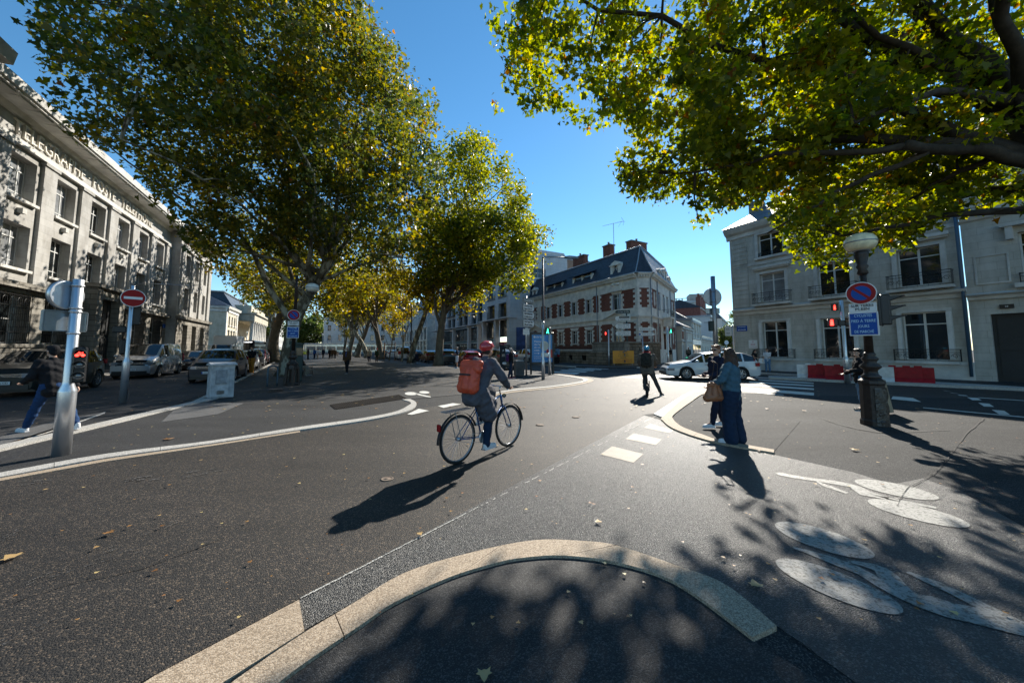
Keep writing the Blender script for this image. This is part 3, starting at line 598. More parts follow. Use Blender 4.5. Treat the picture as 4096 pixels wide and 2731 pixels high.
def block(name, label, s, w, L, Wd, H, rot, mat, rows, cols, roof=None, rh=3, wsz=(1.1, 1.8), fl0=1.2, fh=3.4, sides=True, arches=False, org=None, pane=None, group=None):
    """a plain far building: wall with real openings, roof"""
    o = org or wb(s, w); t = thing(name, label, 'building', o, 0, group); P = Panel(t, o, rot)
    op = []; ww, wh = wsz
    for j in range(rows):
        for i in range(cols):
            x = L*(i+.5)/cols-ww/2; op.append((x, x+ww, fl0+j*fh, fl0+j*fh+wh))
    b = wall(0, L, 0, H, 0, op, .25); b.quad((0, 0, 0), (0, Wd, 0), (0, Wd, H), (0, 0, H)); b.quad((L, 0, 0), (L, Wd, 0), (L, Wd, H), (L, 0, H)); b.quad((0, Wd, 0), (L, Wd, 0), (L, Wd, H), (0, Wd, H))
    P.put('wall', b, mat)
    for o_ in op: window(P, o_[0], .16, o_[2], ww, wh, 'cross' if wh > 1 else 'two', pane=pane)
    b = MB(); b.box(-.2, L+.2, -.25, 0, H-.35, H); b.box(0, L, -.1, 0, fl0+fh-.6, fl0+fh-.4)
    for o_ in op: b.box(o_[0]-.12, o_[1]+.12, -.1, 0, o_[2]-.12, o_[2])
    P.put('mouldings', b, stone_trim)
    b = MB()
    if roof == 'hip':
        k = min(Wd, L)/2; b.add([(-.3, -.4, H), (L+.3, -.4, H), (L+.3, Wd, H), (-.3, Wd, H), (k, Wd/2, H+rh), (L-k, Wd/2, H+rh)], [(0, 1, 5, 4), (1, 2, 5), (2, 3, 4, 5), (3, 0, 4)])
    elif roof == 'gable': b.prism([(-.4, H), (Wd/2, H+rh), (Wd+.4, H)], 'x', -.1, L+.1)
    elif roof == 'mansard':
        b.add([(-.2, -.2, H), (L+.2, -.2, H), (L+.2, Wd, H), (-.2, Wd, H), (.8, 1.2, H+rh), (L-.8, 1.2, H+rh), (L-.8, Wd-1, H+rh), (.8, Wd-1, H+rh)], [(0, 1, 5, 4), (1, 2, 6, 5), (2, 3, 7, 6), (3, 0, 4, 7), (4, 5, 6, 7)])
    else: b.box(-.15, L+.15, -.2, Wd, H, H+.35)
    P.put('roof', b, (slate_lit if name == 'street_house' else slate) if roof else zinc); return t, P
block('palace_pavilion', 'smaller pale palace wing just beyond the columned hall', 158, -22, 12, 18, 12.2, A_N, stone_pale, 2, 4, 'hip', 4, (1.2, 2.4), 2.6, 4.6)
block('apartment_building', 'far grey stone block past the palace with dark slate mansard', 176, -20, 40, 14, 15, A_N, stone_trim, 4, 10, 'mansard', 4)
block('apartment_building', 'long dark terrace at the end of the tree avenue', 150, 30, 100, 12, 15, R(-28), render_grey, 4, 26, 'mansard', 4, org=wb(290, 16))
block('apartment_building', 'long white building seen between the leaning trunks at the avenue end', 130, 24, 62, 12, 15.5, R(6), render_white, 4, 17, 'mansard', 3, (1.2, 2.0), org=(-66, 122))
t, P = block('arcaded_building', 'old stone building with a row of arched upper openings behind the white van', 0, 0, 44, 14, 13, A_S, stone_trim, 0, 0, 'mansard', 4, org=wb(142, 25))
b = MB(); c = MB()
for i in range(11):
    x = 2+i*4
    for z0_, rr, hh in ((.3, 1.1, 2.6), (4.4, .95, 2.2)):
        ps = [(x-rr, z0_), (x+rr, z0_)]+[(x+rr*math.cos(a), z0_+hh+rr*math.sin(a)) for a in [k*math.pi/8 for k in range(9)]]
        b.prism(ps, 'y', -.03, .02)
        ar = [(x+(rr+.3)*math.cos(a), z0_+hh+(rr+.3)*math.sin(a)) for a in [k*math.pi/8 for k in range(9)]]+[(x+rr*math.cos(a), z0_+hh+rr*math.sin(a)) for a in [k*math.pi/8 for k in range(8, -1, -1)]]
        c.prism(ar, 'y', -.16, 0)
    c.box(x+1.5, x+2.5, -.2, 0, 0, 7.6)
c.box(0, 44, -.35, 0, 3.95, 4.2); c.box(0, 44, -.35, 0, 7.7, 8.0)
P.put('arched_windows', b, glass); P.put('arch_mouldings', c, stone_white)
for i in range(11): window(P, 1.3+i*4, -.03, 8.8, 1.3, 2.6, 'cas')
# ---------------- modern white building
t = thing('office_building', 'modern white panelled office building with black balconies, glazed ground floor and slim columns', 'building', wb(47.5, 25))
P = Panel(t, wb(47.5, 25), A_S); Q = Panel(t, wb(47.5, 25), R(28)); X = lambda s: 47.5-s
op = [(X(56.3), X(53.3), 6.95, 9.1), (X(51.8), X(48.9), 6.95, 9.1), (X(56.3), X(53.3), 10.2, 12.3), (X(51.8), X(48.9), 10.2, 12.3), (X(56.3), X(53.3), 13.2, 15.2), (X(51.8), X(48.9), 13.2, 15.2)]
P.put('tower_wall', wall(X(58.6), 0, 6.6, 17, 0, op, .7), clad_white)
b = wall(0, 11, 0, 17, 0, [(3.6, 6.6, 6.5, 8.6), (3.6, 6.6, 10.0, 12.0), (3.6, 6.6, 13.2, 14.8)], .2)
b.add([(0, 0, 17), (11, 0, 17), (10.5, .2, 18), (1, .2, 18)], [(0, 1, 2, 3)])
Q.put('tower_side_wall', b, clad_white)
for zz in (6.5, 10.0, 13.2): window(Q, 3.6, .12, zz, 3.0, 2.1 if zz < 9 else 2.0 if zz < 12 else 1.6, 'cross', frame_w)
for o in op: window(P, o[0], .5, o[2], o[1]-o[0], o[3]-o[2], 'grid', frame_d)
b = MB(); b.box(X(58.6), 0, 0, 16, 17, 17.3); b.quad((X(58.6), 0, 17), (X(58.6), 16, 17), (X(58.6), 16, 6), (X(58.6), 0, 6)); P.put('tower_roof', b, zinc)
wx = [62.1, 65.5, 70.3, 73.5, 78.5, 81.7, 86.5, 90.0]; op = []
for s_ in wx:
    for zz in (5.2, 8.6, 11.8, 15): op.append((X(s_+2.6), X(s_), zz+1.4, zz+3.6))
P2 = Panel(t, wb(47.5, 26.6), A_S); op = [(X(s_+2.6), X(s_), z_, z_+2.1) for s_ in wx for z_ in (6.7, 9.5, 12.4)]
P2.put('wall', wall(X(96), X(58.6), 6.5, 16, 0, op, .6), clad_white)
for o in op: window(P2, o[0], .45, o[2], o[1]-o[0], o[3]-o[2], 'grid', frame_d)
P2.put('roof', MB().box(X(96), X(58.6), -.2, 14, 16, 16.4), zinc)
b = MB(); b.box(X(58.8), .3, -.7, 1, 6.45, 6.62); P.put('canopy', b, clad_white)
b = MB(); b.box(X(96), X(58.6), -1.3, .5, 6.35, 6.5); P2.put('canopy', b, clad_white)
for s_, z0_, PP in [(47.75, 6.45, P), (52.6, 6.45, P), (57.7, 6.45, P)]+[(s, 6.35, P2) for s in (67.7, 77.6, 87, 62.5)]:
    b = MB(); b.box(X(s_)-.35, X(s_)+.35, -.35 if PP is P else -.9, .35 if PP is P else -.3, 0, z0_); PP.put('column', b, clad_white)
for s_ in ((52.9, 57.4), (48.1, 52.3)):
    window(P, X(s_[1]), .5, 3.6, s_[1]-s_[0], 2.8, 'grid', frame_d); window(P, X(s_[1]), .5, .2, s_[1]-s_[0], 2.6, 'grid', frame_d)
for k in range(8):
    a = 59+k*4.6; window(P2, X(a+4.4), 1.6, 3.5, 4.4, 2.9, 'grid', frame_d); window(P2, X(a+4.4), 1.6, .2, 4.4, 2.7, 'grid', frame_d)
b = MB(); b.box(X(96), X(58.6), 1.5, 1.55, 3.0, 3.45); P2.put('fascia', b, M('teal_fascia', (.01, .10, .12), .4))
b = MB(); b.box(X(57.4), X(48.1), .4, .45, 2.2, 2.75); sh_ = P.put('shop_fascia', b, M('red_fascia', (.32, .02, .04), .4))
text('RESTAURANT     ATTRACTION     EVASION', .3, txt_w, t, (X(52.7), .39, 2.45), 'shop_lettering', P.M, w=7.5)
for PP, oo, yy in ((P, [(X(56.3), X(53.3), 6.95), (X(51.8), X(48.9), 6.95), (X(56.3), X(53.3), 10.2), (X(51.8), X(48.9), 10.2)], -.1), (P2, [(o[0], o[1], o[2]) for o in op], -.5)):
    for (a, c, z_) in oo:
        b = MB(); b.box(a, c, yy, 0, z_-.22, z_-.02)
        for k in range(6): b.tube([(a, yy+.02, z_+.15+k*.16), (c, yy+.02, z_+.15+k*.16)], .014, 4)
        for k in range(4): b.box(a+(c-a)*k/3-.02, a+(c-a)*k/3+.02, yy, yy+.03, z_, z_+1.0)
        PP.put('balcony', b, frame_d)
ban = MB(); ban.box(.9, 2.6, -.25, -.2, 1.5, 5.0); bo = ban.build('hanging_banner', M('banner_blue', (.05, .09, .24), .6, var=.5, vs=1.1)); bo.matrix_world = Matrix.Translation(t.location) @ Q.M; tag(bo, 'tall dark blue banner hanging on the white tower side wall', 'banner')
ban = MB(); ban.box(4.4, 8.5, -.25, -.2, 1.9, 3.2); bo = ban.build('restaurant_sign', M('maroon', (.10, .012, .02), .5)); bo.matrix_world = Matrix.Translation(t.location) @ Q.M; tag(bo, 'dark maroon board on the white tower side wall beside the arched door', 'sign')
# ---------------- brick and stone house
t = thing('brick_house', 'red brick and white stone house with blue slate mansard and quoined windows', 'building', wb(25.5, 28.3))
P = Panel(t, wb(25.5, 28.3), A_S); L0 = wb(25.5, 28.3); X = lambda s: 25.5-s
CA = (14.4, 35.82); PC = Panel(t, (L0[0], L0[1]), math.atan2(CA[1]-L0[1], CA[0]-L0[0])); CL = math.hypot(CA[0]-L0[0], CA[1]-L0[1]); PR = Panel(t, CA, A_C); RL = 12.7
wins = [(c, .95, 6.05, 1.65) for c in (41.88, 38.96, 35.94, 33.10)]+[(c, .95, 2.3, 1.7) for c in (41.88, 38.96, 35.94, 33.10)]+[(28.42, 1.25, 5.98, 1.75), (28.42, 1.2, 2.3, 1.9), (44.98, .95, 5.9, 1.65)]
op = [(X(c)-w_/2, X(c)+w_/2, z_, z_+h_) for c, w_, z_, h_ in wins]
P.put('wall', wall(X(47.1), 0, .1, 9.3, 0, op, .22), brick_red)
for o in op: window(P, o[0], .14, o[2], o[1]-o[0], o[3]-o[2], 'cas')
PC.put('wall', wall(0, CL, .1, 9.3, 0), brick_red)
rop = [(a-.4, a+.4, 5.95, 7.75) for a in (3.6, 5.9, 8.0)]+[(a-.4, a+.4, 2.3, 4.1) for a in (3.6, 8.6)]+[(5.3, 6.6, .3, 3.3)]
PR.put('wall', wall(0, RL, .1, 9.3, 0, rop, .25), brick_red)
for o in rop[:5]: window(PR, o[0], .15, o[2], .8, 1.8, 'cas')
b = MB(); b.box(5.3, 6.6, .18, .24, .3, 3.3); b.box(5.4, 5.9, .15, .18, .5, 2.9); b.box(6.0, 6.5, .15, .18, .5, 2.9); PR.put('door', b, M('door_taupe', (.22, .19, .16), .6))
def bands(b, x0, x1, p=.05):
    b.box(x0, x1, -p, 0, .1, 1.6); b.box(x0, x1, -p, 0, 4.45, 5.95); b.box(x0, x1, -p-.02, 0, 7.98, 9.1)
    b.box(x0, x1, -p-.14, 0, 5.0, 5.12); b.box(x0, x1, -p-.07, 0, 4.9, 5.0)
    cornice(b, x0-.3 if x0 < -1 else x0, x1, [(p, 9.0), (p+.1, 9.05), (p+.12, 9.2), (p+.42, 9.34), (p+.5, 9.5), (0, 9.56)])
    n = int((x1-x0)/.26)
    for i in range(n): b.box(x0+i*(x1-x0)/n, x0+i*(x1-x0)/n+.12, -p-.34, -p, 9.12, 9.3)
def quoin(b, x, z0_, z1_, sg, w1=.34, w2=.52, p=.045, h=.27):
    k = 0; z_ = z0_
    while z_ < z1_-.05:
        w_ = w1 if k % 2 else w2; b.box(x, x+sg*w_, -p, .0, z_+.006, min(z1_, z_+h)-.006); z_ += h; k += 1
b = MB(); bands(b, X(47.1), 0)
for c, w_, z_, h_ in wins:
    x = X(c)
    for sg in (-1, 1): quoin(b, x+sg*w_/2, z_-.25, z_+h_-.1, sg, .24, .42)
    if c != 44.98:
        for k in range(-3, 4):                # flared voussoirs
            a0 = k*.15; b.prism([(x+a0*1.2-.085, z_+h_-.02), (x+a0*1.2+.085, z_+h_-.02), (x+a0*1.75+.12, z_+h_+.34), (x+a0*1.75-.12, z_+h_+.34)], 'y', -.06-.02*(k == 0), 0)
    b.box(x-w_/2-.15, x+w_/2+.15, -.14, .02, z_-.12, z_)
for z0_, z1_ in ((1.6, 4.45), (5.95, 7.98)):
    quoin(b, -.001, z0_, z1_, -1, .3, .55); quoin(b, X(31.35), z0_, z1_, 1, .25, .45); quoin(b, X(43.9), z0_, z1_, -1, 1.0, 1.3); quoin(b, X(47.08), z0_, z1_, 1, .9, 1.2)
x = X(28.42)                                   # pediments over the big window and the gate
b.prism([(x-1.9, 5.0), (x, 5.62), (x+1.9, 5.0), (x+1.9, 5.16), (x, 5.8), (x-1.9, 5.16)], 'y', -.32, 0)
b.prism([(x-1.15, 8.0), (x+1.15, 8.0), (x+1.05, 8.14), (x-1.05, 8.14)], 'y', -.3, 0); b.box(x-.8, x+.8, -.16, 0, 8.15, 9.0)
for k in (-.35, .35): b.lathe([(.001, -.2), (.2, -.1), (.22, .05), (.001, .2)], (x+k, -.16, 8.8), 10)
x = X(45.2); b.prism([(x-1.5, 4.6), (x, 5.2), (x+1.5, 4.6), (x+1.5, 4.8), (x, 5.4), (x-1.5, 4.8)], 'y', -.35, 0)
P.put('stone_trim', b, stone_white)
b = MB(); bands(b, 0, CL, .051)
for z0_, z1_ in ((1.6, 4.45), (5.95, 7.98)): quoin(b, 0, z0_, z1_, 1, .2, .38, .046); quoin(b, CL, z0_, z1_, -1, .2, .38, .046)
PC.put('stone_trim', b, stone_white)
b = MB(); bands(b, 0, RL, .052); b.box(2.9, 9.2, -.047, 0, 1.6, 7.98)
b.M = 0
for o in rop: b.box(o[0]-.2, o[0], -.09, 0, o[2], o[3]); b.box(o[1], o[1]+.2, -.09, 0, o[2], o[3]); b.box(o[0]-.25, o[1]+.25, -.14, 0, o[3]-.001, o[3]+.15)
b2 = MB(); bands(b2, 0, RL, .052)
for z0_, z1_ in ((1.6, 4.45), (5.95, 7.98)):
    quoin(b2, 0, z0_, z1_, 1, .2, .4); quoin(b2, 2.6, z0_, z1_, -1, .2, .35); quoin(b2, 9.4, z0_, z1_, 1, .2, .35); quoin(b2, RL, z0_, z1_, -1, .2, .4)
    xs_ = [(2.6, 9.4)]
    zz0 = z0_; 
    for (a, c) in ((2.6, 3.2), (4.0, 5.3 if z0_ < 3 else 5.5), (6.6 if z0_ < 3 else 6.3, 7.6 if z0_ > 3 else 8.2), (8.4 if z0_ > 3 else 9.0, 9.4)): b2.box(a, c, -.046, 0, z0_, z1_)
    for cx in (1.4, 11.0):
        c_ = (z0_+z1_)/2; b2.prism([(cx-.22, c_-.6), (cx, c_-.8), (cx+.22, c_-.6), (cx+.22, c_+.6), (cx, c_+.8), (cx-.22, c_+.6)], 'y', -.07, 0)
b2.prism([(-.9, 4.2), (-.1, 4.2), (-.1, 5.1), (-1.0, 5.1)], 'x', 5.0, 5.3); b2.prism([(-.9, 4.2), (-.1, 4.2), (-.1, 5.1), (-1.0, 5.1)], 'x', 6.6, 6.9); b2.box(4.8, 7.1, -1.0, -.06, 5.13, 5.28)
b2.prism([(5.0, 3.5), (5.95, 3.9), (6.9, 3.5), (6.9, 3.4), (5.0, 3.4)], 'y', -.5, -.06)
PR.put('stone_trim', b2, stone_white)
b = MB(); balcony_rail(b, 4.85, 7.05, -.98, 5.28, .85, .1, True); PR.put('balcony', b, iron)
for PP, x_ in ((P, X(31.55)), (P, X(46.95)), (PC, CL-.02), (PR, 2.55), (PR, 9.5), (PR, 12.6)):
    b = MB(); b.tube([(x_, -.12, .3), (x_, -.12, 9.1)], .05, 8); [b.lathe([(.065, 0), (.065, .05)], (x_, -.12, z_), 8) for z_ in (2, 4.2, 6, 8)]; PP.put('drainpipe', b, zinc)
for PP, o in [(P, o) for o in op[:4]+op[8:9]]+[(PR, o) for o in rop[:3]]:
    for sg, xe in ((-1, o[0]), (1, o[1])):
        b = MB(); b.box(xe+(.01 if sg < 0 else -.15), xe+(.15 if sg < 0 else -.01), -.12, -.07, o[2]+.02, o[3]-.05); PP.put('shutter', b, M('shutter_grey', (.42, .45, .48), .5))
# mansard roof over front, chamfer and side
def roofring(off, z_):
    a = P.M @ Vector((X(47.1)+off*.4, off, z_)); c = P.M @ Vector((off*-.35, off, z_)); PM = PR.M @ Vector((.3*off, off, z_)); e = PR.M @ Vector((RL-off*.2, off, z_))
    bk = PR.M @ Vector((RL-off*.2, 11, z_)); bl = P.M @ Vector((X(47.1)+off*.4, 11, z_)); return [a, c, PM, e, bk, bl]
b = MB(); r0, r1, r2 = roofring(-.35, 9.55), roofring(.35, 11.0), roofring(.95, 12.6)
n_ = 6; b.add(r0+r1+r2, [(i, (i+1) % 6, (i+1) % 6+6, i+6) for i in range(5)]+[(i+6, (i+1) % 6+6, (i+1) % 6+12, i+12) for i in range(5)]+[(12, 13, 14, 15, 16, 17)])
roof_ = b.build('roof', slate, t)
b = MB(); 
for i in range(3): b.tube([r2[i], r2[i+1]], .1, 6); b.tube([r0[i], r0[i+1]], .09, 6)
b.tube([r0[1], r1[1], r2[1]], .06, 5); b.tube([r0[2], r1[2], r2[2]], .06, 5); b.build('roof_ridge', zinc, t)
def chimney(s_, w_, wd, dp, z0_, z1_, lab=None):
    b = MB(); x = X(s_); b.box(x-wd/2, x+wd/2, w_-28.3, w_-28.3+dp, z0_, z1_); o = P.put('chimney', b, brick_red, lab)
    b = MB(); b.box(x-wd/2-.08, x+wd/2+.08, w_-28.3-.08, w_-28.3+dp+.08, z1_, z1_+.14); b.lathe([(.13, 0), (.12, .35), (.15, .4), (.001, .42)], (x, w_-28.3+dp/2, z1_+.14), 10); k = b.build('chimney_cap', stone_base, o)
chimney(36.6, 29.6, 2.3, .7, 12.4, 14.0); chimney(32.0, 30.3, 1.2, .8, 12.4, 14.4); chimney(29.2, 31.2, .8, 2.6, 12.3, 14.3); chimney(33.0, 31, .5, .5, 12.5, 13.2)
a_ = thing('television_aerial', 'thin television aerial on a mast above the brick chimneys', 'aerial', (*wb(31.0, 30.6), 12.4))
b = MB(); b.tube([(0, 0, 0), (0, 0, 4.6)], .035, 5); b.build('mast', galv, a_)
b = MB(); b.tube([(-1.3, 0, 4.3), (1.2, 0, 4.9)], .02, 4)
for k in range(14): b.tube([(-1.3+k*.18, -.12-.01*k, 4.3+k*.043), (-1.3+k*.18, .12+.01*k, 4.3+k*.043)], .012, 3)
b.tube([(1.2, 0, 4.4), (1.3, 0, 4.9), (1.0, 0, 5.35)], .02, 4); b.tube([(.6, 0, 4.2), (1.0, 0, 4.85), (1.45, 0, 4.85)], .02, 4); b.build('antenna', galv, a_)
def dormer(PP, x, w_, z0_, h_, lucarne):
    b = MB(); d = P.put
    if lucarne:
        b.box(x-w_/2, x-w_/4, -.1, 1.2, z0_, z0_+h_*.75); b.box(x+w_/4, x+w_/2, -.1, 1.2, z0_, z0_+h_*.75)
        ar = [(x+w_/4*math.cos(a), z0_+h_*.6+w_/4*math.sin(a)) for a in [k*math.pi/8 for k in range(9)]]
        b.prism(ar+[(x-w_/2, z0_+h_*.75), (x-w_/2*.8, z0_+h_*.88), (x, z0_+h_), (x+w_/2*.8, z0_+h_*.88), (x+w_/2, z0_+h_*.75)], 'y', -.14, 1.4)
        b.box(x-w_/2-.12, x+w_/2+.12, -.2, .1, z0_+h_*.72, z0_+h_*.79); o = PP.put('dormer', b, stone_white)
        c = window(PP, x-w_/4, .1, z0_+.05, w_/2, h_*.74, 'cas'); 
    else:
        b.box(x-w_/2, x-w_/2+.25, -.05, 1.1, z0_, z0_+h_); b.box(x+w_/2-.25, x+w_/2, -.05, 1.1, z0_, z0_+h_); b.box(x-w_/2, x+w_/2, -.02, 1.1, z0_, z0_+.25)
        b.box(x-.12, x+.12, -.02, .3, z0_+.25, z0_+h_); PP.put('dormer', b, stone_white)
        for q_ in (x-w_/2+.28, x+.14): window(PP, q_, .12, z0_+.27, w_/2-.42, h_-.35, 'grid', frame_w)
        b = MB(); b.prism([(-.35, z0_+h_), (1.6, z0_+h_+.75), (1.6, z0_+h_+.9), (-.4, z0_+h_+.1)], 'x', x-w_/2-.25, x+w_/2+.25); PP.put('dormer_roof', b, slate)
dormer(P, X(28.46), 1.5, 9.55, 1.95, True); dormer(P, X(45.6), 1.3, 9.5, 1.7, True); dormer(P, X(34.3), 3.8, 9.55, 1.35, False); dormer(P, X(40.4), 4.0, 9.55, 1.2, False)
dormer(PR, 4.2, .9, 9.55, 1.3, True); dormer(PR, 7.2, 1.4, 9.55, 1.9, True); dormer(PR, 9.6, .9, 9.55, 1.3, True)
# arched gateway at the left end
b = MB(); x = X(45.4); b.prism([(x-.75, .3), (x+.75, .3)]+[(x+.75*math.cos(a), 3.2+.75*math.sin(a)) for a in [k*math.pi/8 for k in range(9)]], 'y', -.08, .0); P.put('arched_door', b, dark_door)
b = MB(); b.box(3.2, 3.6, -.06, -.02, 3.0, 3.3); 
# garden wall with iron railing
t = thing('garden_wall', 'rough stone garden wall with black scrolled iron railing in front of the brick house', 'wall', wb(23.2, 23.8))
P = Panel(t, wb(23.2, 23.8), A_S)
o_ = [(-6.0, -5.2, .45, 1.0), (-8.3, -7.5, .45, 1.0), (-13.3, -12.4, .5, 1.0)]
b = wall(-24, .0, .1, 1.3, 0, o_, .3)
for i in range(24):
    for j in range(4):
        if any(o[0]-.2 < -24+i+.5 < o[1]+.2 and j in (1, 2) for o in o_): continue
        b.rbox(-23.5+i+(.25 if j % 2 else 0), -.03, .27+j*.28, .9, .1, .25, .03)
P.put('wall', b, stone_rough)
b = MB(); b.box(-24, .1, -.12, .5, 1.3, 1.43); b.box(-12.1, -11.4, -.15, .5, 1.43, 2.25); b.box(-12.2, -11.3, -.22, .6, 2.25, 2.35); b.box(-24, -23, -.15, .5, 1.43, 2.3); P.put('coping', b, stone_base)
b = MB(); balcony_rail(b, -22.9, -12.15, 0, 1.43, .72, .16, True, False); balcony_rail(b, -11.35, -4.2, 0, 1.43, .72, .16, True, False); P.put('railing', b, iron)
b = MB(); b.box(-4.2, .2, -.05, .5, 1.43, 2.2); b.box(-4.3, .3, -.15, .6, 2.2, 2.33); P.put('solid_parapet', b, stone_base)
b = MB()
for o in o_: b.box(o[0], o[1], .12, .2, o[2], o[3])
P.put('cellar_grille', b, iron)
Q = Panel(t, wb(23.2, 23.8), math.atan2(CA[1]-1.2-wb(23.2, 23.8)[1], CA[0]+.3-wb(23.2, 23.8)[0])); QL = math.hypot(CA[1]-1.2-wb(23.2, 23.8)[1], CA[0]+.3-wb(23.2, 23.8)[0])
b = wall(0, QL, .1, 2.2, 0)
for i in range(int(QL)):
    for j in range(7): b.rbox(.5+i+(.2 if j % 2 else 0), -.03, .27+j*.28, .9, .1, .25, .03)
Q.put('return_wall', b, stone_rough); Q.put('return_coping', MB().box(0, QL, -.12, .4, 2.2, 2.32), stone_base)
# ---------------- right corner stone building
t = thing('corner_building', 'pale stone corner building with tall french windows and curled iron balconies', 'building', wb(15.6, 28))
P = Panel(t, wb(15.6, 28), A_S); X = lambda s: 15.6-s
cs = (13.0, 9.6, 6.02); cols_ = [(c, 1.55) for c in cs]
op = [(X(c)-.78, X(c)+.78, z_, z1_) for c in cs for z_, z1_ in ((1.05, 3.6), (5.05, 7.1), (8.4, 10.05))]
P.put('wall', wall(0, X(4.55), 0, 10.6, 0, op, .28), stone_right)
for i, o in enumerate(op): window(P, o[0], .2, o[2], 1.56, o[3]-o[2], 'cas', pane=curtain_sky if i == 1 else None)
b = MB(); b.box(-.02, X(4.5), -.12, 0, 0, .85); b.box(-.05, X(4.5), -.18, 0, .85, 1.0); cornice(b, -.12, X(4.5), [(0, 4.2), (.08, 4.22), (.12, 4.42), (.3, 4.5), (.34, 4.62), (0, 4.75)])
cornice(b, -.4, X(4.5), [(0, 10.15), (.1, 10.2), (.12, 10.45), (.35, 10.6), (.5, 10.85), (.55, 11.0), (0, 11.1)]); b.box(0, X(4.5), -.06, 0, 7.85, 8.05)
for c in cs:
    x = X(c)
    for z_, z1_ in ((1.05, 3.6), (5.05, 7.1), (8.4, 10.05)):
        b.box(x-.98, x-.79, -.07, 0, z_, z1_+.16); b.box(x+.79, x+.98, -.07, 0, z_, z1_+.16); b.box(x-.79, x+.79, -.071, 0, z1_+.002, z1_+.16)
    b.box(x-1.15, x+1.15, -.26, 0, 7.5, 7.66); b.box(x-1.1, x+1.1, -.18, 0, 7.4, 7.5); b.box(x-1.2, x+1.2, -.5, 0, 4.76, 4.9); b.box(x-1.1, x+1.1, -.3, 0, .88, 1.02); b.box(x-1.0, x+1.0, -.2, 0, 8.2, 8.36)
P.put('mouldings', b, stone_trim)
for a_, c_2 in ((.3, 4.0), (4.8, 10.0)):
    b = MB(); z_ = a_; b.box(-.02, 1.03, -.03, 0, a_, c_2)
    while z_ < c_2-.2: b.box(-.04, 1.05, -.06, 0, z_, z_+.28); z_ += .33
    P.put('corner_quoins', b, stone_right)
for c in cs:
    x = X(c)
    for z_, yy in ((4.9, -.48), (1.02, -.28)):
        b = MB(); balcony_rail(b, x-1.15, x+1.15, yy, z_, .78 if z_ > 2 else .62, .38, True); P.put('balcony', b, iron)
    b = MB(); balcony_rail(b, x-.78, x+.78, -.06, 8.38, .3, .2, True, False); P.put('window_rail', b, iron)
    for xx in (x-.98, x+.79):
        b = MB(); b.box(xx+.01, xx+.18, -.2, -.075, 1.15, 3.55); [b.box(xx+.03, xx+.16, -.215, -.2, 2.3+k*.09, 2.35+k*.09) for k in range(12)]; P.put('shutter', b, frame_w)
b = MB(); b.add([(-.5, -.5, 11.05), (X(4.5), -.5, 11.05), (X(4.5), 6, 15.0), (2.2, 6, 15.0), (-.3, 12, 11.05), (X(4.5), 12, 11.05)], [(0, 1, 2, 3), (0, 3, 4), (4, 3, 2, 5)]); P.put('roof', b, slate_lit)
for k in (3.4, 7.2): b = MB(); b.box(k, k+.7, 1.3, 1.36, 12.45, 12.5); b.add([(k, 1.5, 12.5), (k+.8, 1.5, 12.5), (k+.8, 2.4, 13.1), (k, 2.4, 13.1)], [(0, 1, 2, 3)]); P.put('skylight', b, glass)
b = MB(); b.box(.2, .95, 2.2, 3.2, 11, 13.6); P.put('chimney', b, stone_base)
Q = Panel(t, wb(15.6, 28), R(-118+180)); 
b = MB(); b.T = None; sd_ = [(0, 0), (16, 0)]; Q = Panel(t, (wb(15.6, 28)[0]+.02, wb(15.6, 28)[1]+.02), R(62-8)); Q.put('side_wall', MB().box(0, 14, 0, .2, 0, 10.8).box(-.1, 14, -.35, .2, 10.8, 11.05), stone_right)
# lettering and plates on it (things fixed to the wall)
def plate(name, label, x, z_, w_, h_, mat, lines, tm, sz, y=-.08, rot=None):
    o = thing(name, label, 'sign', (Matrix.Translation(t.location) @ P.M) @ Vector((x, y, z_)), A_S)
    MB().rbox(0, 0, 0, w_, .03, h_, .006).build('plate', mat, o)
    for i, (tx, s_) in enumerate(lines):
        text(tx, s_, tm, o, (0, -.018, h_/2-(i+.5)*h_/len(lines)), w=w_*.78 if len(tx) > 3 else None)
    return o
plate('street_name_sign', 'blue enamel street sign reading BOULEVARD BERANGER on the stone corner', .42, 3.2, .75, .42, blue_p, [('BOULEVARD', .09), ('BERANGER', .16)], txt_w, .1)
plate('company_sign', 'pale square plaque with pink ecc lettering beside the ground floor window', 1.15, 2.0, .6, .62, white_p, [('e', .2), ('ecc', .24), ('conseil', .06)], M('pink_ink', (.5, .12, .2), .5), .2)
plate('company_sign', 'small grey plaque low on the quoins below the blue street sign', .4, 1.35, .62, .22, stone_white, [('EXPERTISE', .06), ('COMPTABLE', .06)], txt_d, .05)
o = thing('projecting_sign', 'white projecting sign with ecc lettering on the corner over the side street', 'sign', (Matrix.Translation(t.location) @ P.M) @ Vector((-.35, -.1, 3.05)), A_S)
MB().rbox(-.25, 0, 0, .5, .06, .75, .01).build('panel', white_p, o); text('ecc', .2, txt_d, o, (-.25, -.035, -.15)); text('CC', .2, txt_d, o, (-.25, -.035, .15)); MB().box(0, .4, -.01, .01, .3, .33).build('bracket', iron, o)
for tx, dz in (('EXPERTS', .75), ('CONSEILS', .5)): text(tx, .11, M('film_ink', (.2, .21, .22), .5), t, (X(13.0)-.36, .22, 5.6+dz), 'window_lettering', P.M @ Matrix.Rotation(0, 4, 'Y'), w=.5)
for tx, dz in (('COMPTABLES', .75), ('ÉCOUTE', .5)): text(tx, .11, MATS['film_ink'], t, (X(13.0)+.36, .22, 5.6+dz), 'window_lettering', P.M, w=.5)
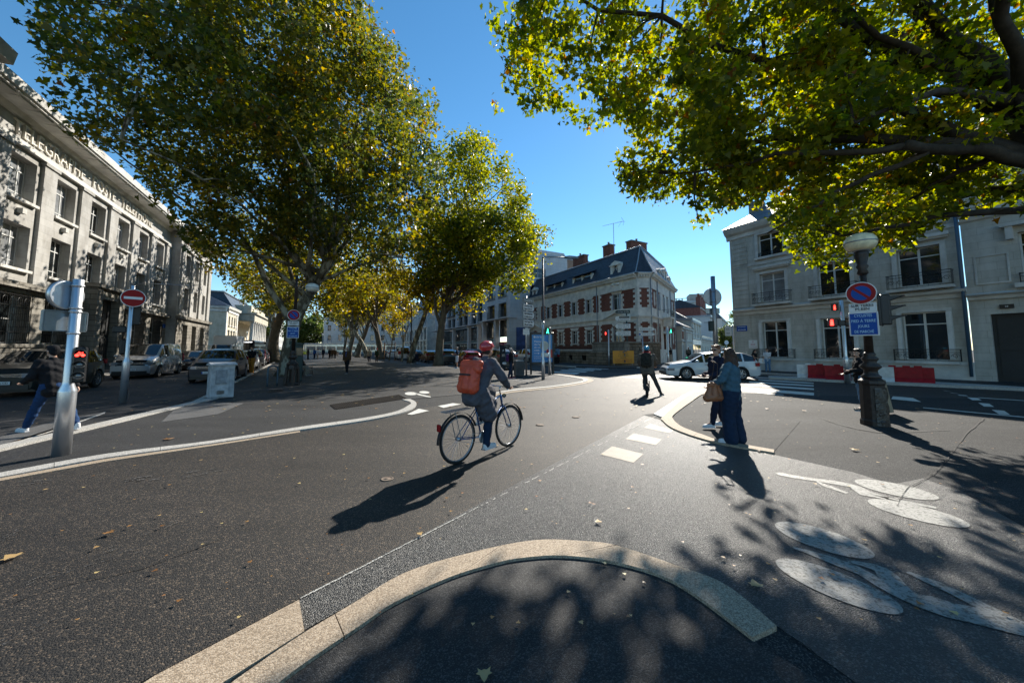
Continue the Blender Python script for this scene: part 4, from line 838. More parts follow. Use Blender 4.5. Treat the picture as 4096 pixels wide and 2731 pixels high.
# ---------------- far right building
t = thing('panelled_building', 'dark shaded building at the right edge with a big black carriage door', 'building', wb(4.5, 27.9))
P = Panel(t, wb(4.5, 27.9), A_S); X = lambda s: 4.5-s
op = [(X(3.9), X(1.0), .05, 3.3), (X(2.9), X(1.5), 4.7, 7.0), (X(-1.5), X(-2.9), 4.7, 7.0), (X(-1.2), X(-3), 1.2, 3.3)]
P.put('wall', wall(0, 14, 0, 12.5, 0, op, .35), stone_right)
b = MB(); b.box(X(3.9), X(1.0), .25, .3, .05, 3.3)
for i in range(2):
    for z_, z1_ in ((.3, 1.4), (1.6, 3.1)): b.box(X(3.9)+.15+i*1.45, X(3.9)+1.3+i*1.45, .2, .25, z_, z1_)
d_ = P.put('carriage_door', b, dark_door); MB().box(X(3.9)+1.0, X(3.9)+1.5, .16, .2, 1.45, 1.52).build('letter_slot', zinc, d_)
window(P, X(2.9), .25, 4.7, 1.4, 2.3, 'cas'); window(P, X(-1.5), .25, 4.7, 1.4, 2.3, 'cas'); window(P, X(-1.2), .25, 1.2, 1.8, 2.1, 'cas')
b = MB(); cornice(b, 0, 14, [(0, 4.0), (.1, 4.02), (.14, 4.15), (.3, 4.25), (0, 4.35)]); cornice(b, 0, 14, [(0, 7.9), (.1, 7.95), (.25, 8.2), (0, 8.25)]); cornice(b, 0, 14, [(0, 11.6), (.2, 11.7), (.6, 12.2), (0, 12.6)])
for (a, c, d, e) in ((X(4.2), X(3.2), 4.75, 6.15), (X(4.3), X(3.0), 8.6, 10.2)):
    for o in ((a, c, d, d+.06), (a, c, e-.06, e), (a, a+.06, d+.061, e-.061), (c-.06, c, d+.061, e-.061)): b.box(o[0], o[1], -.04, 0, o[2], o[3])
b.box(X(3.35), X(1.1), -.35, 0, 7.3, 7.45); b.box(X(3.2), X(3.0), -.3, 0, 6.7, 7.3); b.box(X(3.1), X(1.3), -.3, 0, 4.45, 4.65)
P.put('mouldings', b, stone_trim); b = MB(); balcony_rail(b, X(2.95), X(1.4), -.25, 4.65, .45, .12, False); P.put('balcony', b, iron)
P.put('roof', MB().box(0, 14, 0, 10, 12.5, 12.8), zinc)
b = MB(); b.tube([(-.1, -.15, .3), (-.1, -.15, 12)], .06, 8); P.put('drainpipe', b, M('blue_pipe', (.05, .10, .16), .5))
plate('house_number', 'small dark number plaque above the black carriage door', X(3.4), 3.62, .4, .2, black, [('25', .1)], txt_w, .1)
# ---------------- houses down the side street (left side)
dr = (math.sin(R(35)), math.cos(R(35))); nr = (dr[1], -dr[0])
def sk_(k, o): return (CA[0]+dr[0]*k+nr[0]*o, CA[1]+dr[1]*k+nr[1]*o)
t, P = block('street_house', 'low cream house with small brick panels right behind the brick house', 0, 0, 9.2, 12, 4.7, A_C, render_cream, 0, 0, 'hip', 3.4, org=sk_(12.95, .7))
b = MB()
for x in (.3, 3.2): b.box(x, x+1.1, -.05, 0, 3.0, 4.1)
P.put('brick_panel', b, brick_red)
Q = Panel(t, sk_(12.95, .7), R(-35)); b = MB(); b.box(-6, 0, -.02, .1, 0, 4.7); Q.put('side_wall', b, render_cream); Q.put('side_brick_panel', MB().box(-3.6, -1.2, -.06, -.02, 3.1, 4.1), brick_red); Q.put('side_band', MB().box(-6, .1, -.12, 0, 2.55, 2.7), stone_trim)
b = MB(); b.box(-.1, 9.3, -.15, 0, 2.65, 2.8); b.box(1.8, 2.1, -.3, 0, 0, 4.6); b.box(5.6, 8.9, -.04, 0, 0, 2.3); P.put('pilasters', b, stone_trim); P.put('garage_door', MB().box(5.9, 8.6, -.06, 0, 0, 2.1), render_grey)
P.put('house_door', MB().box(.6, 1.3, -.04, 0, 0, 2.2), M('door_grey', (.25, .25, .24), .6))
block('street_house', 'tall hipped slate roofed house rising behind the low cream house', 0, 0, 13, 9, 6.0, A_C, render_cream, 0, 0, 'hip', 4.2, org=sk_(13.5, -5.2))
t, P = block('shop', 'cream shop with three tall blind bays over dark shop windows', 0, 0, 10.2, 9, 6.1, A_C, render_cream, 0, 0, None, org=sk_(22.2, .7))
b = MB(); b.box(0, 10.3, -.2, 0, 5.7, 6.1); b.box(0, 10.3, -.15, 0, 3.2, 3.35)
for i in range(4): b.box(.3+i*3.0, .9+i*3.0, -.15, 0, 3.35, 5.7)
P.put('pilasters', b, stone_white)
b = MB(); [b.box(.5+i*3.1, 3.1+i*3.1, -.03, 0, .2, 2.3) for i in range(3)]; P.put('shop_windows', b, glass)
b = MB(); b.box(.2, 10.0, -.08, 0, 2.35, 3.1); P.put('shop_board', b, white_p)
block('street_house', 'slate roofed house with a high side gable behind the shops', 0, 0, 12, 9, 7.0, A_C, render_grey, 2, 4, 'gable', 3.2, org=sk_(33, -1.5), wsz=(.9, 1.6), fl0=.8, fh=3.2)
t, P = block('street_house', 'low beige house with parapet and narrow doors next to the shop', 0, 0, 25, 6, 3.7, A_C, render_cream, 1, 6, None, org=sk_(32.6, .7), wsz=(.9, 1.9), fl0=.2)
block('street_house', 'white three storey house half hidden by the round sign back', 0, 0, 12, 9, 9.2, A_C, render_white, 3, 5, None, org=sk_(55, .2), wsz=(.9, 1.6), fl0=.9, fh=2.9)
block('street_house', 'tall pale apartment house beyond the street tree', 0, 0, 34, 14, 11, A_C, render_white, 4, 11, 'mansard', 2, org=sk_(86, .4), wsz=(1, 1.5), fl0=1, fh=2.6)
block('street_house', 'low far white house at the end of the side street', 0, 0, 14, 9, 5, R(-10), render_white, 2, 5, 'hip', 2.5, org=(93, 152), wsz=(.9, 1.2), fl0=.8, fh=2.2)
block('street_house', 'distant brick and render house closing the side street', 0, 0, 14, 9, 10, R(-15), brick_red, 3, 5, 'hip', 2.5, org=(108, 175), wsz=(.9, 1.2), fl0=.8, fh=3)
t, P = block('apartment_building', 'high cream apartment block with roof terrace railing above the slate roofs', 0, 0, 9, 12, 14.6, R(-18), render_white, 4, 4, None, org=(44.3, 97), fh=3.2)
b = MB(); b.box(0, 9, -.1, 0, 15.5, 15.7); [b.box(i*1.5, i*1.5+.3, -.1, .1, 14.9, 15.5) for i in range(7)]; b.box(5.2, 8.6, 1, 6, 14.9, 16.9); P.put('terrace', b, render_grey)
t, P = block('brick_chimney_house', 'dark red brick building with clustered chimneys over the side street', 0, 0, 12, 9, 11.5, A_C, M('dark_brick', (.22, .075, .055), .8, var=.3), 0, 0, 'gable', 2.2, org=(44.6, 82))
for i in range(3): b = MB(); b.box(1+i*4, 2.5+i*4, 0, 1, 11.5, 14.2); [b.lathe([(.22, 0), (.2, .7), (.28, .8), (.001, .82)], (1.4+i*4+k*.7, .5, 14.2), 8) for k in range(2)]; P.put('chimney', b, MATS['dark_brick'])
# ================================================================ STREET FURNITURE
def faced(P): return faceyaw(P[0], P[1])
def ang_of(p, q): return math.atan2(q[1]-p[1], q[0]-p[0])
# ---- ornate lamp posts
def lampost(label, loc, group, arm=None, H=4.05, k=1., base='solid', gl=lamp_glass):
    t = thing('lamp_post', label, 'lamp post', loc, 0, group); sg = dict(n=8, sm=False)
    b = MB()
    if base == 'solid':
        b.lathe([(.235, 0), (.235, .1), (.215, .14), (.205, .86), (.225, .9), (.22, .96), (.15, 1.02)], n=10, sm=False)
    else:
        for i in range(4):
            a = math.pi/4+i*math.pi/2; b.tube([(.26*math.cos(a), .26*math.sin(a), 0), (.2*math.cos(a), .2*math.sin(a), .8)], .075, 4)
        b.lathe([(.25, .74), (.235, .9), (.25, .96), (.2, 1.02), (.13, 1.06)], n=8, sm=False); b.lathe([(.30, 0), (.3, .06), (.26, .1)], n=8, sm=False)
    b.build('base', brown_iron, t)
    b = MB(); b.lathe([(.15, 1.0), (.17, 1.05), (.12, 1.1), (.11, 1.18), (.18, 1.25), (.18, 1.28), (.1, 1.36), (.14, 1.42), (.14, 1.45), (.09, 1.5), (.11, 1.53), (.08, 1.58)], n=16); b.build('collar', brown_iron, t)
    b = MB(); top = H-.55 if arm is None else H+.6
    b.lathe([(.078, 1.55), (.065, top-.6), (.09, top-.55), (.09, top-.5), (.062, top-.45), (.06, top)], n=14)
    if arm is None: b.lathe([(.06, H-.75), (.10, H-.7), (.075, H-.62), (.11, H-.55), (.085, H-.5), (.125, H-.3), (.13, H-.22), (.1, H-.19)], n=12)
    b.build('shaft', brown_iron, t)
    gx, gy = (0, 0)
    if arm is not None:
        a, Lr = arm; gx, gy = Lr*math.cos(a), Lr*math.sin(a); b = MB()
        pts = [(0, H+.3), (.25, H+.42), (.42, H+.15), (.55, H-.2), (.75, H-.38), (.95, H-.42), (1.0, H-.25)]
        b.tube([(gx*s_, gy*s_, z_) for s_, z_ in smooth_line([(p[0], p[1]) for p in pts], 4)], .022, 6)
        b.tube([(gx*.28*(1-.12*i)*math.cos(i*.7)*.8+gx*.3, gy*.28*(1-.12*i)*math.cos(i*.7)*.8+gy*.3, H+.1+.2*(1-.1*i)*math.sin(i*.7)) for i in range(9)], .016, 5)
        b.tube([(0, 0, H), (gx*.3, gy*.3, H-.1), (gx*.5, gy*.5, H+.02)], .018, 5); b.lathe([(.05, -.3), (.03, -.25), (.09, -.2)], (gx, gy, H), 10); b.build('arm', brown_iron, t)
    rr = .285; z0 = H
    b = MB(); b.lathe([(rr*.45, -.185), (rr*.8, -.15), (rr*.97, -.06), (rr, 0), (rr*.95, .08), (rr*.78, .15), (rr*.45, .2), (.001, .215)], (gx, gy, z0), 28); gl_ = b.build('globe', gl, t)
    b = MB(); b.lathe([(rr*1.02, -.012), (rr*1.035, 0), (rr*1.02, .012)], (gx, gy, z0), 28); b.lathe([(.001, -.21), (rr*.5, -.19), (rr*.5, -.17)], (gx, gy, z0), 16); b.build('globe_rim', zinc, t)
    return t
def nopark(t, x, y, z, yaw, r=.25, kind='park'):
    Q = Matrix.Translation((x, y, z)) @ Matrix.Rotation(yaw, 4, 'Z')
    b = MB(); b.disc((0, .02, 0), r, h=.05, n=36); s = b.build('round_sign', alu_back, t, Q)
    b = MB(); b.disc((0, -.031, 0), r*.985, h=.004, n=36); b.build('sign_border', white_p, s)
    b = MB(); b.disc((0, -.036, 0), r*.93, h=.004, n=36); b.build('sign_face', red_p, s)
    if kind == 'park':
        b = MB(); b.disc((0, -.041, 0), r*.64, h=.004, n=36); b.build('sign_disc', blue_p, s)
        b = MB(); b.T = Matrix.Rotation(R(45), 4, 'Y'); b.box(-r*.8, r*.8, -.05, -.0415, -r*.1, r*.1); b.build('sign_bar', red_p, s)
    else:
        b = MB(); b.box(-r*.72, r*.72, -.05, -.0365, -r*.14, r*.14); b.build('sign_bar', white_p, s)
def plt(t, x, y, z, w, h, yaw, mat, lines, tm, name='sign_plate', border=None, th=.03):
    Q = Matrix.Translation((x, y, z)) @ Matrix.Rotation(yaw, 4, 'Z')
    b = MB(); b.rbox(0, 0, 0, w, th, h, .012); s = b.build(name, border or mat, t, Q)
    if border: MB().rbox(0, -th/2-.001, 0, w-.05, .006, h-.05, .0015).build('sign_face', mat, s)
    n = len(lines)
    for i, (tx, sz, ww) in enumerate(lines):
        text(tx, sz, tm, s, (0, -th/2-.008, h/2-.02-(i+.5)*(h-.05)/n), w=ww)
    return s
def market_sign(t, x, y, yaw, z, k=1.):
    nopark(t, x, y, z+.95*k, yaw, .25)
    plt(t, x, y, z+.55*k, .44, .2, yaw, white_p, [('SUR TERRE', .085, .36), ('PLEIN', .085, .22)], txt_d)
    plt(t, x, y, z+.1*k, .47, .52, yaw, blue_p, [('CYCLISTES', .085, .28), ('PIED À TERRE', .085, .38), ('JOURS', .085, .18), ('DE MARCHÉ', .085, .30)], M('text_pale_blue', (.5, .75, .85), .4), border=white_p)
LR = g(2010, 975); lamp1 = lampost('brown cast iron lamp post with oval globe and traffic light at the right roadside', (*LR, 0), 'cast iron globe lamp posts', H=4.05)
yw = faced(LR)-R(6); o = Vector((math.sin(yw), -math.cos(yw)))*.13; market_sign(lamp1, o.x-.05, o.y, yw, 2.12, .80)
b = MB(); b.T = Matrix.Rotation(yw, 4, 'Z'); b.rbox(.3, .02, 2.5, .16, .2, .66, .02)
for k in range(3):
    z_ = 2.70-k*.21; b.prism([(.36, z_+.085), (.60, z_+.08), (.47, z_+.03), (.36, z_-.02)], 'y', -.075, -.06); b.prism([(.36, z_+.085), (.60, z_+.08), (.47, z_+.03), (.36, z_-.02)], 'y', .08, .095); b.prism([(.36, z_+.085), (.60, z_+.08), (.60, z_+.068), (.36, z_+.073)], 'y', -.075, .095)
b.rbox(-.5, .06, 2.25, .3, .1, .12, .01); b.box(-.35, -.08, .04, .07, 2.22, 2.26); b.rbox(.22, .02, 2.5, .04, .3, .7, .01)
tl = b.build('traffic_light', black, lamp1)
b = MB(); b.T = Matrix.Rotation(yw, 4, 'Z'); b.rbox(-.56, -.0, 2.27, .2, .1, .16, .01); b.build('pedestrian_light', black, lamp1); b = MB(); b.T = Matrix.Rotation(yw, 4, 'Z')
b.lathe([(.001, -.012), (.028, 0), (.02, .02)], (-.57, -.06, 2.315), 8); b.prism([(-.60, 2.20), (-.54, 2.20), (-.545, 2.3), (-.595, 2.3)], 'y', -.062, -.05); b.build('red_man', red_on, tl)
b = MB(); b.T = Matrix.Rotation(yw, 4, 'Z')
for i in range(5): pass
pl_ = []
for j in range(9):
    z_ = .02+j*.1
    pl_.append([((.225+.02*math.sin(j*1.9+i*1.3))*math.cos(a), (.225+.02*math.sin(j*1.9+i*1.3))*math.sin(a), z_) for i, a in enumerate([R(-75)+k*R(13) for k in range(10)])])
b.add(sum(pl_, []), [(j*10+i, j*10+i+1, (j+1)*10+i+1, (j+1)*10+i) for j in range(8) for i in range(9)], True)
k_ = b.build('plastic_wrap', M('plastic_wrap', (.055, .044, .034), .3, var=.5, vs=9, bump=.8, bs=25), lamp1)
LL = g(669.5, 884); lamp2 = lampost('cast iron lamp post with arched foot and scrolled arm under the big plane tree', (*LL, .01), 'cast iron globe lamp posts', arm=(R(-8), .82), H=4.45, base='arch', gl=lamp_white)
market_sign(lamp2, .03, -.14, faced(LL), 2.30, .93)
for (px, py, a, lb) in ((943, 831, R(200), 'globe lamp post beside the bench on the right of the promenade'), (790, 817, R(200), 'distant globe lamp post among the leaning trunks')):
    p = g(px, py); lampost(lb, (*p, .01), 'cast iron globe lamp posts', arm=(a, 1.1), H=6.6 if py > 820 else 7.2, gl=lamp_white).scale = (1, 1, 1)
for i, (u, s_) in enumerate(((322, 120), (327, 128), (331, 134), (336, 140), (246, 105), (252, 120), (258, 140))):
    r_ = ray(u, 350); Y = s_*.9; p = (r_[0]/r_[1]*Y, Y); t = thing('lantern_post', ['thin far lantern post by the tram', 'slim pale lantern standard on the far square', 'far lantern standard with a small head', 'farthest lantern standard to the right of the hedge', 'lantern standard left of the big trunk', 'middle lantern standard behind the parked cars', 'lantern standard nearest the palace road'][i], 'lamp post', (*p, 0), 0, 'slim lantern posts in the distance')
    b = MB(); b.tube([(0, 0, 0), (0, 0, 5.5)], .09, 6); b.build('pole', zinc, t); b = MB(); b.lathe([(.12, 5.5), (.3, 6.1), (.05, 6.5)], n=6, sm=False); b.build('lantern', lamp_white, t)
# ---- stainless posts
def steelpost(name, label, loc, H, r0, r1, hb, cat='post', group=None):
    t = thing(name, label, cat, (*loc, 0), 0, group)
    b = MB(); b.lathe([(r0, 0), (r0, hb), (r0*.98, hb+.02), (r1*1.1, hb+.11), (r1, hb+.16), (r1, H), (r1*.9, H+.005), (.001, H+.006)], n=32); b.build('pole', steel, t); return t
BP = g(140, 1046); t = steelpost('sign_post', 'thick stainless steel post with sign backs and a small red cycle signal', BP, 2.76, .100, .062, .98, 'sign post')
yw = faced(BP); 
def T_(x, y, z, extra=0): return Matrix.Translation((0, 0, 0)) @ Matrix.Rotation(yw+extra, 4, 'Z') @ Matrix.Translation((x, y, z))
b = MB(); b.disc((0, 0, 0), .215, h=.012); b.build('round_sign_back', alu_back, t, T_(-.07, .10, 2.50, R(40)))
b = MB(); b.lathe([(.21, -.03), (.225, -.03), (.225, .03), (.21, .03)], n=36); o = b.build('round_sign_rim', steel, t, T_(-.07, .09, 2.50, R(40)) @ Matrix.Rotation(R(90), 4, 'X'))
b = MB(); b.rbox(0, 0, 0, .44, .015, .30, .005); b.box(-.23, .23, -.03, .03, .15, .162); b.box(-.23, .23, -.03, .03, -.162, -.15); b.box(-.242, -.23, -.03, .03, -.15, .15); b.box(.23, .242, -.03, .03, -.15, .15); b.build('square_sign_back', alu_back, t, T_(-.06, .10, 2.09, R(24)))
[MB().lathe([(.062, -.015), (.074, -.015), (.074, .015), (.062, .015)], (0, 0, z_), 24).build('clamp', steel, t) for z_ in (2.66, 2.30, 2.24, 1.90)]
b = MB(); b.rbox(0, 0, 0, .15, .14, .56, .02)
for k in range(3):
    z_ = .17-k*.172; a0 = [(.062*math.cos(a), z_+.062*math.sin(a)) for a in [i*math.pi/10 for i in range(11)]]; a1 = [(.07*math.cos(a), z_+.072*math.sin(a)) for a in [i*math.pi/10 for i in range(10, -1, -1)]]
    b.prism(a0+a1, 'y', -.15, -.07)
sg_ = b.build('cycle_signal', black, t, T_(.115, -.10, 1.40, R(-8)))
for k in range(3):
    b = MB(); b.T = Matrix.Rotation(R(90), 4, 'X'); b.lathe([(.058, 0), (.055, .008), (.03, .018), (.001, .02)], (0, .17-k*.172, .071), 24); b.build('lens', black if k == 0 else lens_off, sg_)
b = MB(); z_ = .167
for dx in (-.03, .03): b.T = Matrix.Translation((dx, -.098, z_-.015)) @ Matrix.Rotation(R(90), 4, 'X'); b.lathe([(.022, -.002), (.022, .002), (.001, .003)], n=14)
b.T = None; b.box(-.03, .03, -.1, -.096, z_+.012, z_+.02); b.box(-.005, .005, -.1, -.096, z_-.015, z_+.02); b.box(-.018, .0, -.1, -.096, z_+.028, z_+.038); b.box(.016, .03, -.1, -.096, z_+.028, z_+.035); b.build('red_cycle', red_on, sg_)
NE = g(282, 925); t = steelpost('no_entry_sign', 'red and white no entry sign on a slim steel post beside the silver van', NE, 3.62, .088, .052, 1.25, 'sign post'); yw = faced(NE)
s = MB(); q_ = Vector((math.sin(yw), -math.cos(yw)))*.12; nopark(t, q_.x+.04, q_.y, 3.22, yw, .275, 'no')
b = MB(); b.T = Matrix.Rotation(yw, 4, 'Z'); b.rbox(-.10, .12, 1.72, .16, .16, .5, .05); b.rbox(.12, .14, 2.72, .2, .16, .62, .02); b.rbox(-.2, .1, 2.25, .3, .1, .22, .03); b.build('signal_head_back', black, t)
# ---- roadside cabinet
CB = g(505, 914); t = thing('utility_cabinet', 'scruffy pale grey utility cabinet with graffiti standing at the kerb', 'cabinet', (*CB, .01), faced(CB)+R(14))
cab = M('cabinet_grey', (.47, .48, .48), .6, var=.3, vs=5, bump=.1, bs=25)
b = MB(); b.rbox(0, 0, .56, .62, .46, 1.08, .015); b.build('body', cab, t); b = MB(); b.prism([(-.27, 1.1), (.27, 1.1), (.27, 1.13), (0, 1.2), (-.27, 1.14)], 'x', -.35, .35); b.build('lid', cab, t)
b = MB(); b.rbox(-.06, -.24, .52, .44, .025, .9, .008); d_ = b.build('door', cab, t)
b = MB(); b.rbox(-.06, -.262, .72, .30, .03, .46, .015); b.build('meter_flap', M('cabinet_dark', (.30, .31, .32), .6, var=.3, vs=9), d_); b = MB(); [b.box(-.18+k*.035, -.16+k*.035, -.285, -.277, .52, .68) for k in range(8)]; b.box(-.1, -.03, -.29, -.277, .48, .5); b.build('flap_ribs', cab, d_)
b = MB(); [b.box(-.16, .04, -.262, -.252, .16+k*.025, .172+k*.025) for k in range(5)]; b.build('vents', black, d_)
b = MB(); b.tube([(.312, -.05, .9), (.312, .02, .82), (.312, -.06, .72), (.312, .05, .7)], .006, 4); b.tube([(.312, -.08, .6), (.312, .06, .55), (.312, -.02, .4), (.312, .05, .38)], .006, 4); b.build('graffiti', M('graffiti_ink', (.08, .10, .14), .6), t)
# ---- bollard hoop, green kiosk, bench sitter's bench
HP = g(625, 886); t = thing('hoop_bollard', 'grey blue steel hoop bollard in front of the left lamp post', 'bollard', (*HP, 0), R(62))
b = MB(); b.tube(smooth_line([(-.2, 0, 0), (-.2, 0, .75), (-.12, 0, .86), (0, 0, .9), (.12, 0, .86), (.2, 0, .75), (.2, 0, 0)], 4), .035, 8); b.build('hoop', M('bollard_blue', (.07, .11, .14), .5, .4, var=.2), t)
GP = g(678, 875); t = thing('ticket_kiosk', 'dark green street cabinet standing right behind the left lamp post', 'kiosk', (*GP, .01), faced(GP))
dg_ = M('dark_green_paint', (.012, .035, .032), .45, var=.2)
b = MB(); b.rbox(0, 0, .93, .58, .45, 1.86, .02); b.prism([(-.34, 1.86), (.34, 1.86), (.32, 1.92), (-.34, 2.05)], 'y', -.28, .28); b.build('body', dg_, t); b = MB(); b.rbox(.12, -.236, 1.5, .3, .02, .4, .006); b.build('panel', M('kiosk_glass', (.02, .05, .05), .1), t)
def bench(label, loc, yaw, group='slatted benches on the promenade'):
    t = thing('bench', label, 'bench', (*loc, .01), yaw, group); wd = M('bench_wood', (.16, .075, .035), .6, var=.3, vs=8, stretch=(.3, 3, 3))
    for k in range(4): b = MB(); b.rbox(0, -.18+k*.12, .46, 1.75, .09, .035, .008); b.build('seat_slat', wd, t)
    for k in range(2): b = MB(); b.T = Matrix.Translation((0, .26+k*.035, .64+k*.15)) @ Matrix.Rotation(R(-14), 4, 'X'); b.rbox(0, 0, 0, 1.75, .03, .11, .008); b.build('back_slat', wd, t)
    for x in (-.75, .75): b = MB(); b.tube([(x, -.26, 0), (x, -.2, .43), (x, .22, .43), (x, .34, .88)], .022, 6); b.tube([(x, .22, .43), (x, .34, 0)], .022, 6); b.build('leg', iron, t)
    return t
BN = g(967, 835); bench('slatted brown bench with a man sitting at its left end between the two near trunks', BN, R(-10))
BN2 = g(697, 861); bench('low bench behind the green kiosk with a seated figure', BN2, R(100))
# ---- centre group
PM_ = g(1173, 852); t = thing('parking_meter', 'dark slab parking meter with a white P beside the black car', 'parking meter', (*wb(24.1, 12.0), .01), faced((-.7, 27))+R(8))
b = MB(); b.rbox(0, 0, .85, .40, .3, 1.7, .02); b.prism([(-.22, 1.7), (.25, 1.7), (.27, 1.78), (-.25, 1.98)], 'y', -.17, .17); b.build('body', M('meter_dark', (.025, .028, .032), .7, spec=.2), t); text('P', .24, txt_w, t, (.03, -.16, 1.5)); MB().rbox(.03, -.152, 1.15, .22, .01, .2, .003).build('screen', lens_off, t)
BI = g(1192, 863); t = thing('litter_bin', 'grey box shaped litter bin next to the direction sign pole', 'bin', (*BI, .01), faced(BI)+R(20))
b = MB(); b.rbox(0, 0, .46, .52, .46, .88, .02); [b.box(-.24+k*.06, -.22+k*.06, -.245, -.23, .1, .8) for k in range(9)]; b.build('body', M('bin_grey', (.10, .105, .11), .5, .3, var=.2), t); MB().rbox(0, 0, .92, .56, .5, .05, .015).build('lid', zinc, t)
def arrow(t, z, txts, yaw, right=True, w=1.05, h=.3, mat=None, tm=None, x0=0):
    Q = Matrix.Translation((0, 0, z)) @ Matrix.Rotation(yaw, 4, 'Z'); s = 1 if right else -1; b = MB()
    pts = [(-w*.38, -h/2), (w*.52, -h/2), (w*.62, 0), (w*.52, h/2), (-w*.38, h/2)]; b.prism([(x0+s*a, c) for a, c in pts], 'y', -.12, -.06)
    o = b.build('direction_panel', alu_back, t, Q)
    b = MB(); b.prism([(x0+s*a*.97+s*.003, c*.9) for a, c in pts], 'y', -.124, -.1201); b.build('panel_face', mat or white_p, o)
    for i, tx in enumerate(txts): text(tx, h*.42, tm or txt_d, o, (x0+s*w*.07, -.128, h*(.22-.44*i) if len(txts) > 1 else 0), w=w*.72)
SP = (0.9, 22.1); t = thing('direction_sign', 'steel pole stacked with four white direction signs pointing right above the litter bin', 'direction sign', (*SP, .01)); yw = faced(SP)
b = MB(); b.tube([(0, 0, 0), (0, 0, 5.0)], .06, 12); b.build('pole', galv, t)
yw += R(52)
arrow(t, 4.72, ['O Cœur de Ville'], yw, True, 1.15, .3, M('sign_brown_grey', (.30, .29, .26), .5), txt_w); arrow(t, 4.27, ['Hôtel de Ville', 'Gare S.N.C.F.'], yw, True, 1.15, .42); arrow(t, 3.78, ['Hôtel du Département', 'Préfecture'], yw, True, 1.15, .42); arrow(t, 3.27, ['Centre Congrès Vinci', 'Office de Tourisme'], yw, True, 1.15, .42)
plt(t, .0, -.1, 2.72, .42, .38, faced(SP), white_p, [('P  zone payante', .05, .4), ('9h-12h  14h-19h', .045, .4), ('sauf dimanche', .045, .36)], txt_d)
AD = (1.1, 21.9); ADp = [g(*zA(215, 1097)), g(*zA(500, 1075))]
AD = (1.95, 22.75); t = thing('advertising_panel', 'tall street advertising panel with blue poster reading Mettez de l argent de ce côté', 'advertising panel', (*AD, .01), R(3))
b = MB(); b.rbox(-.72, 0, 1.35, .11, .2, 2.7, .02); b.rbox(.72, 0, 1.35, .11, .2, 2.7, .02); b.rbox(0, 0, 2.64, 1.4, .2, .16, .02); b.rbox(0, 0, .72, 1.4, .2, .16, .02); b.build('frame', M('ad_frame', (.03, .034, .035), .4), t)
MB().rbox(0, -.02, 1.68, 1.34, .1, 1.86, .005).build('poster', M('poster_blue', (.02, .22, .55), .3), t)
for tx, x_, z_, sz, ww in (('nirio', -.2, 2.42, .2, .5), ('Mettez', -.27, 2.12, .17, .48), ("de l'argent", -.13, 1.93, .17, .78), ('de ce', -.33, 1.74, .17, .38), ('côté.', -.33, 1.55, .17, .38), ('nirio, le compte pour bien', -.1, .86, .06, .9)): text(tx, sz, txt_w, t, (x_, -.08, z_), w=ww)
MB().prism([(-.52, 1.35), (-.26, 1.35), (-.26, 1.31), (-.17, 1.36), (-.26, 1.41), (-.26, 1.37), (-.52, 1.37)], 'y', -.085, -.073).build('arrow_mark', txt_w, t)
for k in range(4): text('votre argent mérite mieux', .055, txt_w, t, (-.3, -.08, 1.2-k*.07), w=.46)
MB().box(.28, .66, -.085, -.073, 1.08, 1.62).build('red_card', M('card_red', (.5, .04, .04), .4), t); b = MB(); b.prism([(-.56, 2.42), (-.5, 2.5), (-.44, 2.42), (-.5, 2.34)], 'y', -.085, -.073); b.build('logo', white_p, t)
def pedpole(label, p, H, light=None, yaw=None, r=.06, arm=-1, disc=False):
    t = steelpost('signal_post', label, p, H, r*1.55, r, .95 if H < 3.2 else 1.15, 'signal post', 'slim pedestrian signal posts'); yaw = faced(p) if yaw is None else yaw
    if light:
        b = MB(); b.T = Matrix.Rotation(yaw, 4, 'Z'); b.rbox(arm*.26, 0, H-.32, .28, .22, .34, .02); h_ = b.build('signal_head', black, t)
        b = MB(); b.T = Matrix.Rotation(yaw, 4, 'Z'); x = arm*.26; z_ = H-.34
        if light is red_on: b.lathe([(.001, -.02), (.03, 0), (.001, .03)], (x, -.115, z_+.1), 8); b.box(x-.035, x+.035, -.125, -.112, z_-.12, z_+.06)
        else: b.lathe([(.001, -.02), (.03, 0), (.001, .03)], (x, -.115, z_+.11), 8); b.prism([(x-.03, z_+.07), (x+.03, z_+.07), (x+.02, z_-.02), (x+.07, z_-.13), (x+.03, z_-.13), (x, z_-.05), (x-.05, z_-.13), (x-.085, z_-.12), (x-.03, z_-.02)], 'y', -.125, -.112)
        b.build('walking_figure', light, h_)
    if disc:
        Q = Matrix.Rotation(yaw, 4, 'Z'); b = MB(); b.disc((.12, .1, 1.82), .26, h=.03); b.build('round_sign_back', alu_back, t, Q @ Matrix.Rotation(R(25), 4, 'Z')); b = MB(); b.rbox(.1, .1, 1.33, .42, .03, .22, .01); b.build('small_sign_back', alu_back, t, Q)
    return t
pedpole('steel signal post with a lit green walking man and the back of a round sign', g(*zA(520, 1222)), 2.95, green_on, arm=1, disc=True)
pedpole('plain steel post with push button box nearest the zebra crossing', g(*zA(667, 1110)), 3.05)
MM = g(*zA(2000, 925)); pedpole('thin signal post with a lit red man before the garden wall', (MM[0], MM[1]), 3.45, red_on, arm=-1)
pedpole('signal post with a small green light at the brick house corner', g(1536/1.0, 848.5), 3.4, green_on, arm=1)
RP = (16.3, 17.1); pedpole('tall signal post with a lit red man reflected in the stone building window', (RP[0], RP[1]), 4.05, red_on, arm=-1, r=.075)
pedpole('small far signal post at the mouth of the side street', (19.3, 30.4), 3.7, None)
t = thing('street_light', 'tall dark street light with a single arm in front of the brick house', 'street light', (*wb(24.3, 16.5), .0)); p = t.location
